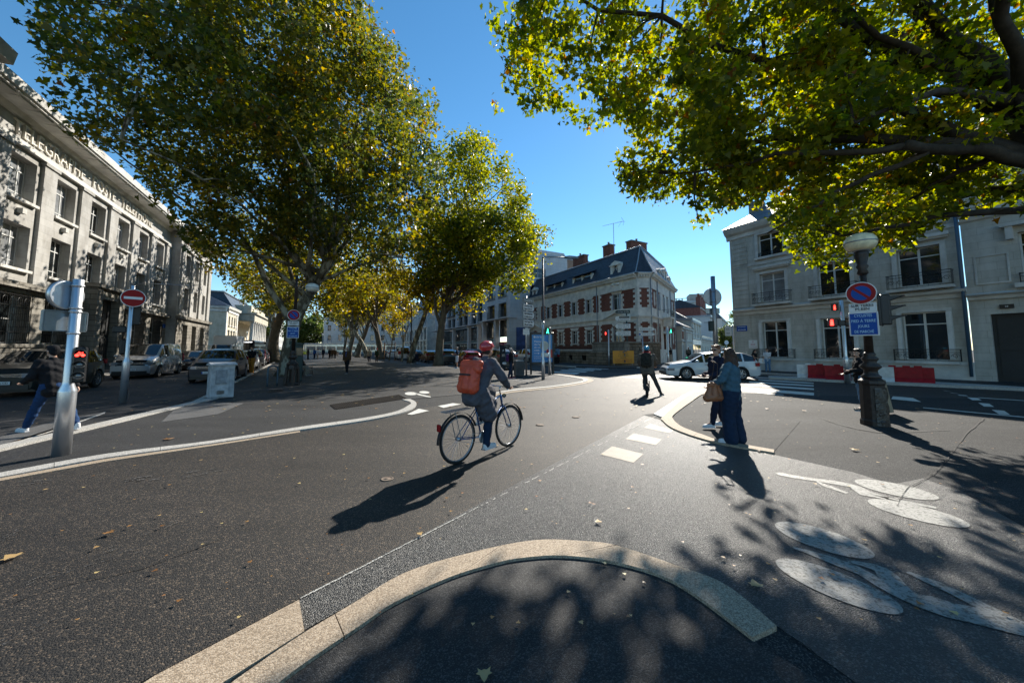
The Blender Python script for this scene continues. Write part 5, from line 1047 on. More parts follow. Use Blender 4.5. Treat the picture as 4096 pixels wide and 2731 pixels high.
px_, py_ = (543.5-512)/349*27.5, 27.5; t.location = (px_, py_, 0); b = MB(); b.lathe([(.13, 0), (.12, 1), (.085, 1.1), (.06, 9.0)], n=12); b.build('pole', frame_d, t)
b = MB(); b.tube([(0, 0, 8.95), (.2, -.02, 9.0), (1.9, -.15, 8.95)], .035, 6); b.build('arm', frame_d, t); b = MB(); b.prism([(1.7, 8.9), (2.1, 8.84), (2.75, 8.82), (2.85, 8.88), (2.6, 9.0), (2.1, 9.05), (1.7, 9.0)], 'y', -.32, -.02); b.build('lamp_head', zinc, t)
b = MB(); b.rbox(-.1, -.1, 3.55, .3, .2, .5, .03); b.build('mirror_box', zinc, t)
DS = g(1465, 848); DX = (8.75, 31.6); t = thing('direction_sign', 'dark green pole with four direction signs pointing left in front of the garden wall', 'direction sign', (10.9, 33.0, .12)); yw = R(-15)
b = MB(); b.tube([(0, 0, 0), (0, 0, 5.2)], .07, 10); b.build('pole', dg_, t)
arrow(t, 5.05, ['O Cœur de Ville'], yw, False, 1.4, .34, dg_, txt_w, -.2); arrow(t, 4.42, ['', 'par Avenue Grammont'], yw, False, 1.4, .46, x0=-.2); arrow(t, 3.68, ['Hôtel de Ville', 'Gare S.N.C.F.'], yw, False, 1.4, .46, x0=-.2); arrow(t, 3.0, ['Centre Congrès Vinci', 'Office de Tourisme'], yw, False, 1.4, .46, x0=-.2)
b = MB(); b.box(-.7, .25, -.135, -.126, 4.45, 4.6); b.build('covered_strip', black, t, Matrix.Rotation(yw, 4, 'Z'))
t = thing('direction_sign', 'steel post with two white signs pointing right to Résidence and Palais', 'direction sign', (12.2, 32.6, .12)); yw = R(-5)
b = MB(); b.lathe([(.09, 0), (.09, 1.2), (.055, 1.3), (.055, 3.5)], n=12); b.build('pole', galv, t); arrow(t, 3.38, ["Résidence l'Orangerie"], yw, True, 1.5, .30, x0=.2); arrow(t, 2.9, ['P  Palais Jaurès'], yw, True, 1.5, .30, x0=.2)
MB().box(-.33, -.2, -.134, -.126, 2.82, 2.98).build('parking_symbol', blue_p, t, Matrix.Rotation(yw, 4, 'Z'))
t = thing('notice_board', 'bright orange roadworks notice board leaning low before the garden wall', 'notice', (10.05, 31.6, .14), R(-8))
MB().rbox(0, 0, .78, 1.85, .03, 1.15, .01).build('board', M('notice_orange', (.75, .30, .02), .5), t)
for i, (tx, ww) in enumerate((('Ville de TOURS', .7), ('rue NEUVE', .8), ('ET de GRAMONT', .9), ('FERMÉS', .5), ('du Samedi 21 SEPTEMBRE à 7h00', 1.5), ('au Dimanche 22 SEPTEMBRE à 18h', 1.5))): text(tx, .12, txt_d if i < 4 else M('text_red', (.45, .03, .02), .5), t, (0, -.02, 1.24-i*.175), w=ww)
b = MB(); b.tube([(-.8, .05, 0), (-.8, .03, .3)], .02, 4); b.tube([(.8, .05, 0), (.8, .03, .3)], .02, 4); b.build('stand', galv, t)
WP = (15.12, 25.9); t = thing('sign_post', 'thick grey steel pole with round and small sign backs by the side street', 'sign post', (*WP, .0)); b = MB(); b.tube([(0, 0, 0), (0, 0, 7.1)], .155, 20); b.build('pole', galv, t)
b = MB(); b.disc((0, .19, 5.55), .66, h=.04); b.build('round_sign_back', alu_back, t); b = MB(); b.T = Matrix.Translation((0, .17, 5.55)) @ Matrix.Rotation(R(90), 4, 'X'); b.lathe([(.66, -.03), (.69, -.03), (.69, .03), (.66, .03)], n=40); b.build('round_sign_rim', galv, t)
b = MB(); b.rbox(0, .19, 4.5, 1.05, .04, .4, .02); b.build('small_sign_back', alu_back, t); b = MB(); 
for z_ in (5.97, 5.17, 4.68): MB().box(-.5, .5, .13, .17, z_-.025, z_+.025).lathe([(.16, -.03), (.18, -.03), (.18, .03), (.16, .03)], (0, 0, z_), 18).build('clamp', galv, t)
b = MB(); b.rbox(-.28, 0, 3.35, .3, .3, .75, .03); b.box(-.1, -.8, -.02, .02, 3.6, 3.64); b.build('signal_head_back', dg_, t)
for (k, o_, lb, kd) in ((60, 4.4, 'small far no entry sign in the side street with a yellow plate', 'no'), (48, 3.6, 'small far round sign back in the side street', 'back')):
    p = sk_(k, o_); t = thing('round_sign_post', lb, 'sign post', (*p, 0)); MB().tube([(0, 0, 0), (0, 0, 3.3)], .05, 6).build('pole', galv, t)
    if kd == 'no': nopark(t, 0, -.08, 3.0, R(-35)*0, .5, 'no'); MB().rbox(0, -.08, 2.15, .7, .03, .6, .01).build('yellow_plate', M('plate_yellow', (.7, .5, .08), .5), t)
    else: b = MB(); b.disc((0, -.06, 3.0), .45); b.build('round_sign_back', white_p, t)
# ---- water filled barriers
br = M('barrier_red', (.30, .008, .012), .5, var=.3, vs=4, spec=.25); bw_ = M('barrier_white', (.6, .6, .58), .45, var=.2, vs=4)
def barrier(loc, yaw, mat, label, L=1.25):
    t = thing('plastic_barrier', label, 'barrier', (*loc, 0), yaw, 'red and white water filled barriers'); L = .95; b = MB()
    b.prism([(-.28, 0), (.28, 0), (.28, .14), (.12, .3), (.1, .8), (-.1, .8), (-.12, .3), (-.28, .14)], 'x', -L/2, L/2); b.build('block', mat, t)
    b = MB(); b.box(-L/2+.1, -L/2+.35, -.29, .29, -.001+.16, .2); b.box(L/2-.35, L/2-.1, -.13, .13, .5, .62); b.box(-.12, .12, -.13, .13, .8, .87); b.build('lugs', mat, t); return t
bl = [(g(1885, 873), br, 'red barrier block nearest the tall signal post'), (g(1925, 876), br, 'second red barrier block right behind the woman in black'), (g(1858, 871), bw_, 'dirty white barrier block at the left end of the row'), (g(2022, 880), bw_, 'white barrier block between the red ones and the lamp post'), (g(2052, 880), br, 'red barrier block just right of the lamp post'), (g(2085, 882), br, 'red barrier block in the middle of the right group'), (g(2112, 883), br, 'last red barrier block at the right end of the row')]
for i, (p, m_, lb) in enumerate(bl): barrier(p, R(-45)+random.uniform(-.12, .12), m_, lb)
kerb_strip('kerb', [(14.0, 19.2), (17.3, 16.2), (21.5, 12.6), (21.9, 12.7)], [(14.8, 20.3), (18.4, 17.3), (22.6, 13.7), (22.3, 12.9)], .12, kerb_white, .12)
# ---- hedge and planting at the far square
# ================================================================ VEHICLES
carglass = M('car_glass', (.008, .012, .014), .03, spec=.9)
chrome = M('chrome', (.6, .6, .62), .12, 1.)
def paint_(name, c, met=.3): return M('paint_'+name, c, .3, met, coat=1. if max(c) > .05 else .25, spec=.35)
P_ = dict(black=paint_('black', (.006, .007, .009), 0), green=paint_('dark_green', (.008, .013, .012), 0), silver=paint_('silver', (.46, .47, .49), .6), white=paint_('white', (.62, .63, .64), 0), grey=paint_('grey', (.09, .085, .08), .6), red=paint_('red', (.28, .012, .014), .2), navy=paint_('navy', (.007, .010, .022), 0), brown=paint_('brown', (.11, .045, .02), .5), blue=paint_('blue', (.02, .06, .14), .4), maroon=paint_('maroon', (.10, .012, .016), .3))
HL = M('headlight', (.35, .37, .40), .08, .5, spec=1.); TLm = M('taillight', (.30, .008, .012), .12)
KIND = dict(
 hatch=dict(L=4.2, W=1.8, H=1.5, R=.32, ax=(-1.28, 1.28), top=[(-2.1, .78), (-2.02, 1.02), (-1.75, 1.3), (-1.2, 1.45), (-.3, 1.5), (.35, 1.43), (1.1, 1.02), (1.35, .95), (1.95, .80), (2.1, .62)], belt=[(-2.1, 1.02), (-1.9, 1.02), (0, .94), (1.1, .92), (2.1, .6)], cab=(-1.85, 1.1), pil=(-1.35, -.35, .45)),
 suv=dict(L=4.4, W=1.85, H=1.65, R=.36, ax=(-1.33, 1.35), top=[(-2.2, .85), (-2.14, 1.12), (-1.9, 1.42), (-1.4, 1.6), (-.3, 1.65), (.35, 1.58), (1.05, 1.15), (1.3, 1.08), (2.0, .97), (2.2, .72)], belt=[(-2.2, 1.12), (-2, 1.12), (0, 1.06), (1.05, 1.05), (2.2, .7)], cab=(-2.0, 1.05), pil=(-1.5, -.4, .42)),
 wagon=dict(L=4.6, W=1.82, H=1.5, R=.33, ax=(-1.35, 1.38), top=[(-2.3, .8), (-2.25, 1.0), (-2.05, 1.28), (-1.6, 1.44), (-.3, 1.5), (.4, 1.42), (1.15, 1.02), (1.4, .96), (2.1, .84), (2.3, .62)], belt=[(-2.3, 1.02), (-2, 1.0), (0, .94), (1.15, .92), (2.3, .6)], cab=(-2.12, 1.15), pil=(-1.5, -.4, .45)),
 van=dict(L=5.1, W=1.95, H=1.97, R=.34, ax=(-1.5, 1.62), top=[(-2.55, .9), (-2.52, 1.5), (-2.42, 1.85), (-2.0, 1.96), (-.2, 1.97), (.75, 1.92), (1.62, 1.28), (1.8, 1.2), (2.4, 1.02), (2.55, .72)], belt=[(-2.55, 1.25), (0, 1.22), (1.5, 1.16), (2.55, .7)], cab=(.2, 1.62), pil=(.85,)),
)
def car(name, label, kind, paint, loc, head, group=None, detail=True, plate=None, cabr=None, glass_=None, lights=None):
    K = KIND[kind]; t = thing(name, label, 'van' if kind == 'van' else 'car', (*loc, .006), head, group)
    L, W, H, Rr = K['L'], K['W'], K['H'], K['R']; hl = L/2
    tx, tz = zip(*K['top']); bx, bz = zip(*K['belt']); xs = np.linspace(-hl, hl, 57); xs = sorted(set([round(float(x), 3) for x in xs]+[round(K['cab'][0], 3), round(K['cab'][1], 3)]))
    cb = cabr or K['cab']; rings = []
    for x in xs:
        zt = float(np.interp(x, tx, tz)); zb = min(float(np.interp(x, bx, bz)), zt-.03); e = abs(x)/hl
        hw = W/2*(1-.16*e**7-.05*e**2); low = .22+.10*max(0, e-.93)/.07*.8; ar = 0
        for a in K['ax']:
            d = abs(x-a)
            if d < Rr+.06: ar = max(ar, Rr+math.sqrt((Rr+.06)**2-d*d))
        low = max(low, ar); zm = max(low+.03, .58 if kind != 'van' else .7)
        k = max(0, (zt-zb)/(H-.95)) if H > .95 else 0; ins = .03+.20*min(1, k)*(.75 if kind == 'van' else 1)
        fl = .025 if ar else 0
        rings.append([(hw*.96+fl, low), (hw+fl, min(low+.09, zm)), (hw*1.0+fl*.5, zm), (hw*.985, (zm+zb)/2 if zb > zm else zm+.005), (hw*.95, max(zb, zm+.01)), (hw*.95-ins, max(zt-.045, zm+.012)), (hw*.95-ins-.10, max(zt-.008, zm+.014)), (hw*.35, zt+.008), (0, zt+.012)])
    body = MB(); WN = dict(windscreen=MB(), rear_window=MB(), sl=MB(), sr=MB()); n = len(rings[0])
    idx = {}
    for sgn in (1, -1):
        vs = [(xs[i], sgn*y, z) for i, r_ in enumerate(rings) for y, z in r_]; bf = []; wf = dict(windscreen=[], rear_window=[], sl=[], sr=[])
        for i in range(len(rings)-1):
            xm = (xs[i]+xs[i+1])/2; zt = (float(np.interp(xm, tx, tz))); zb = float(np.interp(xm, bx, bz)); sl = abs((rings[i+1][8][1]-rings[i][8][1])/(xs[i+1]-xs[i]))
            for j in range(n-1):
                f = (i*n+j, (i+1)*n+j, (i+1)*n+j+1, i*n+j+1); w_ = False
                if j == 4 and cb[0] < xm < cb[1] and zt-zb > .14 and all(abs(xm-p_) > .055 for p_ in K['pil']): w_ = True
                if j >= 6 and sl > .42 and zt > zb+.08 and zt < H-.03 and (xm > 0 or kind != 'x'): w_ = True
                (bf if not w_ else wf[('sl' if sgn > 0 else 'sr') if j == 4 else 'windscreen' if xm > 0 else 'rear_window']).append(f)
        body.add(vs, bf, True); [WN[k_w].add(vs, wf[k_w], True) for k_w in WN if wf[k_w]]
        for ie in (0, len(rings)-1):
            r_ = rings[ie]; body.add([(xs[ie], sgn*y, z) for y, z in r_]+[(xs[ie], 0, r_[0][1])], [tuple(range(n))+(n,)], False)
    me = body.mesh('body', False); bm = bmesh.new(); bm.from_mesh(me); bmesh.ops.remove_doubles(bm, verts=bm.verts, dist=1e-4)
    loose = [v for v in bm.verts if not v.link_faces]; bmesh.ops.delete(bm, geom=loose, context='VERTS'); bmesh.ops.recalc_face_normals(bm, faces=bm.faces); bm.to_mesh(me); bm.free()
    mobj('body', me, paint, t)
    for k_w, win in WN.items():
      if not win.f: continue
      me = win.mesh('windows', False); bm = bmesh.new(); bm.from_mesh(me); bmesh.ops.remove_doubles(bm, verts=bm.verts, dist=1e-4); bmesh.ops.delete(bm, geom=[v for v in bm.verts if not v.link_faces], context='VERTS'); bmesh.ops.recalc_face_normals(bm, faces=bm.faces); bm.to_mesh(me); bm.free()
      mobj('side_window' if k_w[0] == 's' else k_w, me, glass_ or carglass, t)
    b = MB(); b.box(-hl+.12, hl-.12, -W*.41, W*.41, .18, .62); b.build('underbody', black, t)
    for a in K['ax']:
        for sgn in (1, -1):
            Q = Matrix.Translation((a, sgn*(W/2-.12), Rr)) @ Matrix.Rotation(R(-90)*sgn, 4, 'X')
            b = MB(); b.lathe([(Rr*.62, -.10), (Rr*.93, -.10), (Rr, -.06), (Rr, .07), (Rr*.95, .10), (Rr*.66, .10), (Rr*.62, .08)], n=28); wh = b.build('wheel', tyre_m, t, Q)
            b = MB(); b.lathe([(Rr*.64, .0), (Rr*.66, .098), (Rr*.60, .085), (Rr*.58, .03), (.001, .03)], n=24)
            for q_ in range(10 if kind != 'van' else 7): aa = q_*2*math.pi/(10 if kind != 'van' else 7); b.tube([(.04*math.cos(aa), .04*math.sin(aa), .085), (Rr*.61*math.cos(aa), Rr*.61*math.sin(aa), .08)], .018, 4)
            b.lathe([(.06, .06), (.055, .1), (.001, .105)], n=12); b.build('rim', rim_m, wh)
    fz = float(np.interp(hl-.12, tx, tz)); rz = float(np.interp(-hl+.05, tx, tz))
    for sgn in (1, -1):
        b = MB(); b.prism([(hl-.42, sgn*(W/2-.07)), (hl-.16, sgn*(W/2-.16)), (hl-.03, sgn*(W/2-.42)), (hl+.012, sgn*(W/2-.5)), (hl+.0, sgn*(W/2-.24)), (hl-.1, sgn*(W/2-.11))], 'z', fz-.2, fz-.06); b.build('headlight', HL, t)
        b = MB(); b.prism([(-hl+.3, sgn*(W/2-.05)), (-hl+.1, sgn*(W/2-.08)), (-hl-.012, sgn*(W/2-.25)), (-hl-.012, sgn*(W/2-.42)), (-hl+.05, sgn*(W/2-.42)), (-hl+.3, sgn*(W/2-.12))], 'z', rz-.06 if kind != 'van' else .85, rz+.12 if kind != 'van' else 1.35); b.build('taillight', TLm if lights is None else lights, t)
        b = MB(); b.T = Matrix.Translation((cb[1]-.28, sgn*(W/2+.07), float(np.interp(cb[1]-.3, bx, bz))+.07)); b.sph((0, 0, 0), .1, 10, 6, .75); b.T = None; b.box(cb[1]-.3, cb[1]-.26, sgn*(W/2-.08), sgn*(W/2+.04), float(np.interp(cb[1]-.3, bx, bz)), float(np.interp(cb[1]-.3, bx, bz))+.04); b.build('mirror', paint, t)
    b = MB(); b.box(hl-.08, hl+.015, -W*.26, W*.26, fz-.19, fz-.07); b.box(hl-.08, hl+.02, -W*.36, W*.36, .27, .42); b.build('grille', black, t)
    b = MB(); [b.box(hl+.015, hl+.024, -W*.27, W*.27, fz-.17+k*.04, fz-.158+k*.04) for k in range(3)]; b.build('chrome_bars', chrome, t)
    Q = Matrix.Translation((hl+.035, 0, .5)) @ Matrix.Rotation(R(90), 4, 'Z'); b = MB(); b.rbox(0, 0, 0, .52, .02, .11, .004); pl = b.build('number_plate', white_p, t, Q); MB().box(-.26, -.22, -.014, -.0101, -.05, .05).build('plate_band', blue_p, pl)
    text(plate or 'AB-%03d-CD' % (hash(label) % 7+120), .09, txt_d, pl, (.02, -.012, 0), w=.4, name='plate_lettering')
    if detail:
        for s_ in (1, -1):
            for x_ in K['pil'][-2:]: MB().box(x_-.12, x_+.02, s_*(W/2-.03), s_*(W/2-.0), .80 if kind != 'van' else 1.0, .825 if kind != 'van' else 1.03).build('door_handle', chrome, t)
    return t
def along(s, w, far=False, da=0): return wb(s, w), R(118)+da+(0 if far else math.pi)   # heading: away along the avenue, or towards us
gl_ = 'cars parked along the left kerb'; gr_ = 'cars parked along the right of the promenade'; gm = 'cars in the left hand lane'
p, a = along(20.6, -9.6); car('car', 'very dark green suv filling the lane at the left edge of the photo', 'suv', P_['green'], p, a, gm)
p, a = along(29.6, -9.55); v1 = car('van', 'silver panel van with round grille emblem waiting behind the dark suv', 'van', P_['silver'], p, a, gm, plate='GC-001-EG')
b = MB(); b.T = Matrix.Translation((2.59, 0, .87)) @ Matrix.Rotation(R(90), 4, 'Y'); b.lathe([(.115, -.01), (.13, -.01), (.13, .01), (.115, .01)], n=24); b.T = Matrix.Translation((2.6, 0, .87)) @ Matrix.Rotation(R(90), 4, 'Z')
for pts in (((-.05, .1), (0, .0), (.05, .1)), ((-.1, .05), (-.045, -.1), (0, .0), (.045, -.1), (.1, .05))): b.tube([(x_, 0, z_) for x_, z_ in pts], .012, 4)
b.build('emblem', chrome, v1)
p, a = along(37.2, -9.6); car('car', 'black estate car behind the silver van', 'wagon', P_['black'], p, a, gm, plate='DY-948-YD')
p, a = along(44.5, -9.9); car('car', 'dark blue hatchback half hidden in the left lane queue', 'hatch', P_['navy'], p, a, gm)
p, a = along(24.2, -5.0); car('car', 'glossy black parked suv behind the grey utility cabinet', 'suv', P_['navy'], p, a, gl_, plate='GH-572-CN')
for s_, w_, k_, c_, lb in ((29.6, -5.55, 'hatch', 'silver', 'silver hatchback parked right behind the black suv'), (35.0, -5.9, 'wagon', 'white', 'pale estate car parked behind the man in orange trousers'), (40.6, -6.2, 'hatch', 'black', 'black hatchback third behind the pale estate'), (46.4, -6.5, 'suv', 'maroon', 'dark red parked car in the middle of the left row'), (52.0, -6.9, 'suv', 'black', 'black parked car last before the big trunk'), (66, -7.6, 'hatch', 'silver', 'silver grey car just beyond the big left trunk'), (73, -7.9, 'suv', 'blue', 'dark blue car farthest in the left row')):
    p, a = along(s_, w_); car('car', lb, k_, P_[c_], p, a, gl_, detail=False)
# right side row, heading away
for s_, w_, k_, c_, lb in ((26.9, 13.0, 'suv', 'grey', 'dark grey suv parked in front of the parking meter'), (33.0, 12.5, 'hatch', 'red', 'bright red hatchback parked behind the thick near trunk'), (38.6, 11.9, 'suv', 'grey', 'grey brown suv parked between the two near trunks'), (44.0, 11.6, 'hatch', 'brown', 'orange brown car behind the bench'), (49.8, 11.0, 'hatch', 'black', 'black small car beside the young staked tree'), (55.9, 10.5, 'van', 'white', 'white van with its front door open in the right row'), (62.4, 10.0, 'hatch', 'white', 'white hatchback parked just behind the white van'), (70, 9.4, 'wagon', 'black', 'black car parked near the leaning trunks')):
    p, a = along(s_, w_, True, R(-4)); cc = car('van' if k_ == 'van' else 'car', lb, k_, P_[c_], p, a, gr_, detail=False)
    if k_ == 'van': b = MB(); b.T = Matrix.Translation((1.55, .98, 0)) @ Matrix.Rotation(R(60), 4, 'Z'); b.prism([(0, .45), (-1.0, .45), (-1.0, 1.85), (-.45, 1.8), (0, 1.2)], 'y', -.03, .03); b.build('open_door', P_['white'], cc); MB().box(-1.9, -.2, -.993, .993, 1.3, 1.75).build('side_glass', carglass, cc)
for s_, w_, k_, c_, lb in ((33.3, 16.2, 'wagon', 'white', 'white car roof showing between the red hatchback and the office building'), (40.5, 15.8, 'suv', 'navy', 'dark blue car in the second row on the right'), (47, 15.6, 'hatch', 'silver', 'silver car in the second row behind the bench'), (35.8, 21.0, 'suv', 'white', 'white suv seen from behind next to the woman in black jacket'), (31.6, 20.6, 'hatch', 'black', 'black hatchback behind the advertising panel')):
    p, a = along(s_, w_, True, R(-3)); car('car', lb, k_, P_[c_], p, a, 'cars on the right carriageway', detail=False)
GF = g(1546, 869); GRr = g(1730, 871); c_ = ((GF[0]+GRr[0])/2-.1, (GF[1]+GRr[1])/2+.3)
KIND['golf'] = dict(KIND['wagon'], L=4.75, H=1.5)
car('car', 'white estate car crossing the junction behind the two women', 'golf', P_['white'], c_, ang_of(GRr, GF), plate='EP-309-BM')
p = sk_(74, 4.5); car('car', 'dark car parked far down the side street', 'hatch', P_['navy'], p, R(-125), detail=False)
p = (37.8, 67.0)
# ---- white lorry, bus, tram
t = thing('box_lorry', 'white box lorry behind the dark cars on the left', 'lorry', (*wb(52, -10.4), .006), R(118)+math.pi)
b = MB(); b.rbox(-1.5, 0, 1.95, 4.4, 2.1, 2.5, .04); b.build('box', P_['white'], t); b = MB(); b.prism([(.75, .5), (3.0, .5), (3.05, 1.15), (2.5, 1.35), (1.85, 2.15), (.75, 2.2)], 'y', -.98, .98); b.build('cab', P_['white'], t)
b = MB(); b.add([(2.53, -.85, 1.37), (2.53, .85, 1.37), (1.93, .8, 2.1), (1.93, -.8, 2.1)], [(0, 1, 2, 3)]); b.build('windscreen', carglass, t); MB().box(1.0, 1.9, -.99, .99, 1.3, 2.0).build('side_windows', carglass, t); b = MB(); b.box(2.9, 3.07, -.6, .6, .7, 1.05); b.build('grille', black, t)
for x in (-2.4, 2.1):
    for s_ in (1, -1): b = MB(); b.T = Matrix.Translation((x, s_*.85, .36)) @ Matrix.Rotation(R(90), 4, 'X'); b.lathe([(.2, -.12), (.36, -.1), (.36, .1), (.2, .12)], n=18); b.build('wheel', tyre_m, t)
t = thing('bus', 'dark blue city bus with a lit route display coming down the left lane', 'bus', (*wb(71.5, -11.4), .006), R(118)+math.pi)
b = MB(); b.rbox(-3, 0, 1.65, 12, 2.5, 2.75, .15); b.build('body', P_['navy'], t); b = MB(); b.rbox(3.0, 0, 1.75, .03, 2.2, 1.5, .01); b.build('windscreen', carglass, t); MB().box(-8.7, 2.7, -1.265, 1.265, 1.3, 2.5).build('side_windows', carglass, t)
b = MB(); b.rbox(3.01, 0, 2.72, .03, 2.1, .36, .01); dd = b.build('route_display', black, t); MB().box(3.03, 3.04, -1.0, -.5, 2.58, 2.86).build('route_number_panel', M('route_green', (.02, .5, .15), .4, emit=.6), dd)
Qb = Matrix.Rotation(R(90), 4, 'Z'); text('5', .3, M('led_white', (1, 1, 1), .3, emit=2.), t, (-.75, -3.05, 2.72), 'route_number', Qb); text('PARC GRANDMONT', .26, MATS['led_white'], t, (.3, -3.05, 2.72), 'route_name', Qb, w=1.35)
for x in (1.3, -5.5):
    for s_ in (1, -1): b = MB(); b.T = Matrix.Translation((x, s_*1.12, .48)) @ Matrix.Rotation(R(90), 4, 'X'); b.lathe([(.25, -.14), (.48, -.12), (.48, .12), (.25, .14)], n=18); b.build('wheel', tyre_m, t)
ty = 112; t = thing('tram', 'long silver blue tram crossing the far end of the avenue', 'tram', (-57, ty, 0), R(3))
b = MB(); b.rbox(13, 0, 1.85, 44, 2.5, 2.7, .2); b.build('body', M('tram_silver', (.5, .58, .62), .25, .5, coat=.5), t); b = MB()
[b.box(-8+k*3.1, -5.4+k*3.1, -1.28, -1.2, 1.3, 2.5) for k in range(14)]; b.build('windows', M('tram_glass', (.06, .12, .16), .1), t); MB().box(-9, 35, -1.2, 1.2, 3.2, 3.45).build('roof', P_['white'], t)
# ---- motorbikes at the far end
for i, (u, v, lb) in enumerate(((331, 357.5, 'motorbike with a red tail light ahead of the old man'), (337, 356, 'parked scooter at the right of the red tail lit motorbike'), (369, 359.5, 'black motor scooter parked by the leaning trunks'))):
    p = g(u*2.2969, v*2.2969); t = thing('motorbike', lb, 'motorbike', (*p, .01), R(100), 'motorbikes at the end of the promenade'); 
    for x in (-.6, .65): b = MB(); b.T = Matrix.Translation((x, 0, .31)) @ Matrix.Rotation(R(90), 4, 'X'); b.lathe([(.2, -.05), (.31, -.04), (.31, .04), (.2, .05)], n=16); b.build('wheel', tyre_m, t)
    b = MB(); b.prism([(-.8, .7), (-.55, .95), (0, .8), (.2, 1.0), (.5, 1.0), (.65, .6), (.35, .45), (-.1, .3), (-.5, .4)], 'y', -.16, .16); b.build('body', black, t); b = MB(); b.tube([(.45, -.35, 1.1), (.45, .35, 1.1)], .02, 5); b.tube([(.45, 0, 1.1), (.65, 0, .31)], .03, 5); b.build('handlebar', chrome, t)
    b = MB(); b.box(-.86, -.8, -.08, .08, .68, .78); b.build('tail_light', red_on if i == 0 else TLm, t)
# ================================================================ PEOPLE
class Blob:                                   # a soft union of tapered limbs, fused into one skin
    def __init__(s): s.b = MB(); s.b.smooth = True
    def cone(s, p, q, r0, r1=None, n=12, flat=None):
        r1 = r0 if r1 is None else r1; p = Vector(p); q = Vector(q); d = (q-p)
        if d.length < 1e-5: return s
        d.normalize(); u = d.orthogonal().normalized(); w = d.cross(u); vs = []; st = []
        for k in (1, 2, 3, 4): a = math.pi/2*k/4; st.append((p-d*r0*math.cos(a), r0*math.sin(a)))
        for k in (4, 3, 2, 1): a = math.pi/2*k/4; st.append((q+d*r1*math.cos(a), r1*math.sin(a)))
        vs = [c+(u*math.cos(2*math.pi*j/n)+w*math.sin(2*math.pi*j/n))*r for c, r in st for j in range(n)]
        m = len(st); fs = [(i*n+j, i*n+(j+1) % n, (i+1)*n+(j+1) % n, (i+1)*n+j) for i in range(m-1) for j in range(n)]
        fs += [tuple(range(n-1, -1, -1)), tuple(range((m-1)*n, m*n))]
        s.b.add(vs, fs, True); return s
    def path(s, pts, rs):
        for i in range(len(pts)-1): s.cone(pts[i], pts[i+1], rs[i], rs[i+1])
        return s
    def ell(s, c, r, M3=None, n=16, m=10):
        vs = []
        for i in range(m+1):
            a = math.pi*i/m; rr = max(.02, math.sin(a))
            for j in range(n):
                v = Vector((r[0]*rr*math.cos(2*math.pi*j/n), r[1]*rr*math.sin(2*math.pi*j/n), -r[2]*math.cos(a)))
                vs.append((M3 @ v if M3 is not None else v)+Vector(c))
        fs = [(i*n+j, i*n+(j+1) % n, (i+1)*n+(j+1) % n, (i+1)*n+j) for i in range(m) for j in range(n)]+[tuple(range(n-1, -1, -1)), tuple(range(m*n, (m+1)*n))]
        s.b.add(vs, fs, True); return s
    def build(s, name, mat, parent, vox=.012, sm=3, wr=0.):
        me0 = s.b.mesh('tmp', False); o = bpy.data.objects.new('tmp', me0); col.objects.link(o)
        m = o.modifiers.new('r', 'REMESH'); m.mode = 'VOXEL'; m.voxel_size = vox; m.use_smooth_shade = True
        if sm: k = o.modifiers.new('s', 'SMOOTH'); k.factor = .6; k.iterations = sm
        dg = bpy.context.evaluated_depsgraph_get(); dg.update()
        me = bpy.data.meshes.new_from_object(o.evaluated_get(dg)); bpy.data.objects.remove(o); bpy.data.meshes.remove(me0); me.name = name
        if wr:                                # folds in cloth
            n = len(me.vertices); co = np.empty(n*3); me.vertices.foreach_get('co', co); co = co.reshape(-1, 3); no = np.empty(n*3); me.vertices.foreach_get('normal', no); no = no.reshape(-1, 3)
            d = np.sin(co[:, 2]*34+co[:, 0]*21+3*np.sin(co[:, 1]*13))+.7*np.sin(co[:, 2]*61-co[:, 1]*37+2*np.sin(co[:, 0]*19))
            co += no*(d*wr)[:, None]; me.vertices.foreach_set('co', co.ravel()); me.update()
        return mobj(name, me, mat, parent)
def ik(a, c, l1, l2, pole):
    a, c, pole = Vector(a), Vector(c), Vector(pole); d = c-a; L = min(d.length, (l1+l2)*.999); d.normalize(); c2 = a+d*L
    x = (l1*l1-l2*l2+L*L)/(2*L); h = math.sqrt(max(0, l1*l1-x*x)); pp = (pole-d*pole.dot(d))
    pp = pp.normalized() if pp.length > 1e-4 else d.orthogonal(); return a+d*x+pp*h, c2
SK = M('skin', (.50, .28, .19), .5, spec=.4); SKD = M('skin_dark', (.12, .06, .04), .5)
def cl(name, c, rough=.85, bump=.25, var=.15): return M('cloth_'+name, c, rough, var=var, vs=14, bump=bump, bs=220, spec=.2)
def hair_(name, c): return M('hair_'+name, c, .45, var=.45, vs=28, bump=.9, bs=90, spec=.4, stretch=(1, 1, .25))
C_ = dict(black=cl('black', (.012, .012, .014)), navy=cl('navy', (.012, .016, .035)), denim=cl('denim', (.012, .026, .055)), ldenim=cl('light_denim', (.12, .22, .34)), jacket=cl('jean_jacket', (.055, .115, .155)), walker=cl('mid_blue_denim', (.015, .045, .12)), white=cl('white', (.60, .60, .62)), grey=cl('grey', (.085, .085, .10)), dgrey=cl('dark_grey', (.055, .052, .05)), taupe=cl('taupe', (.12, .105, .09)), brown=cl('brown', (.085, .045, .022)), orange=cl('rust_orange', (.50, .20, .03)), khaki=cl('khaki', (.25, .21, .16)), beige=cl('beige', (.42, .35, .27)), blue=cl('blue', (.02, .08, .25)), red=cl('red', (.35, .01, .015)), green=cl('green', (.03, .05, .03)), purple=cl('purple', (.07, .02, .09)), cyan=cl('cyan', (.02, .22, .35)))
SHW = M('shoe_white', (.68, .68, .68), .55); SHB = M('shoe_black', (.015, .015, .018), .5)
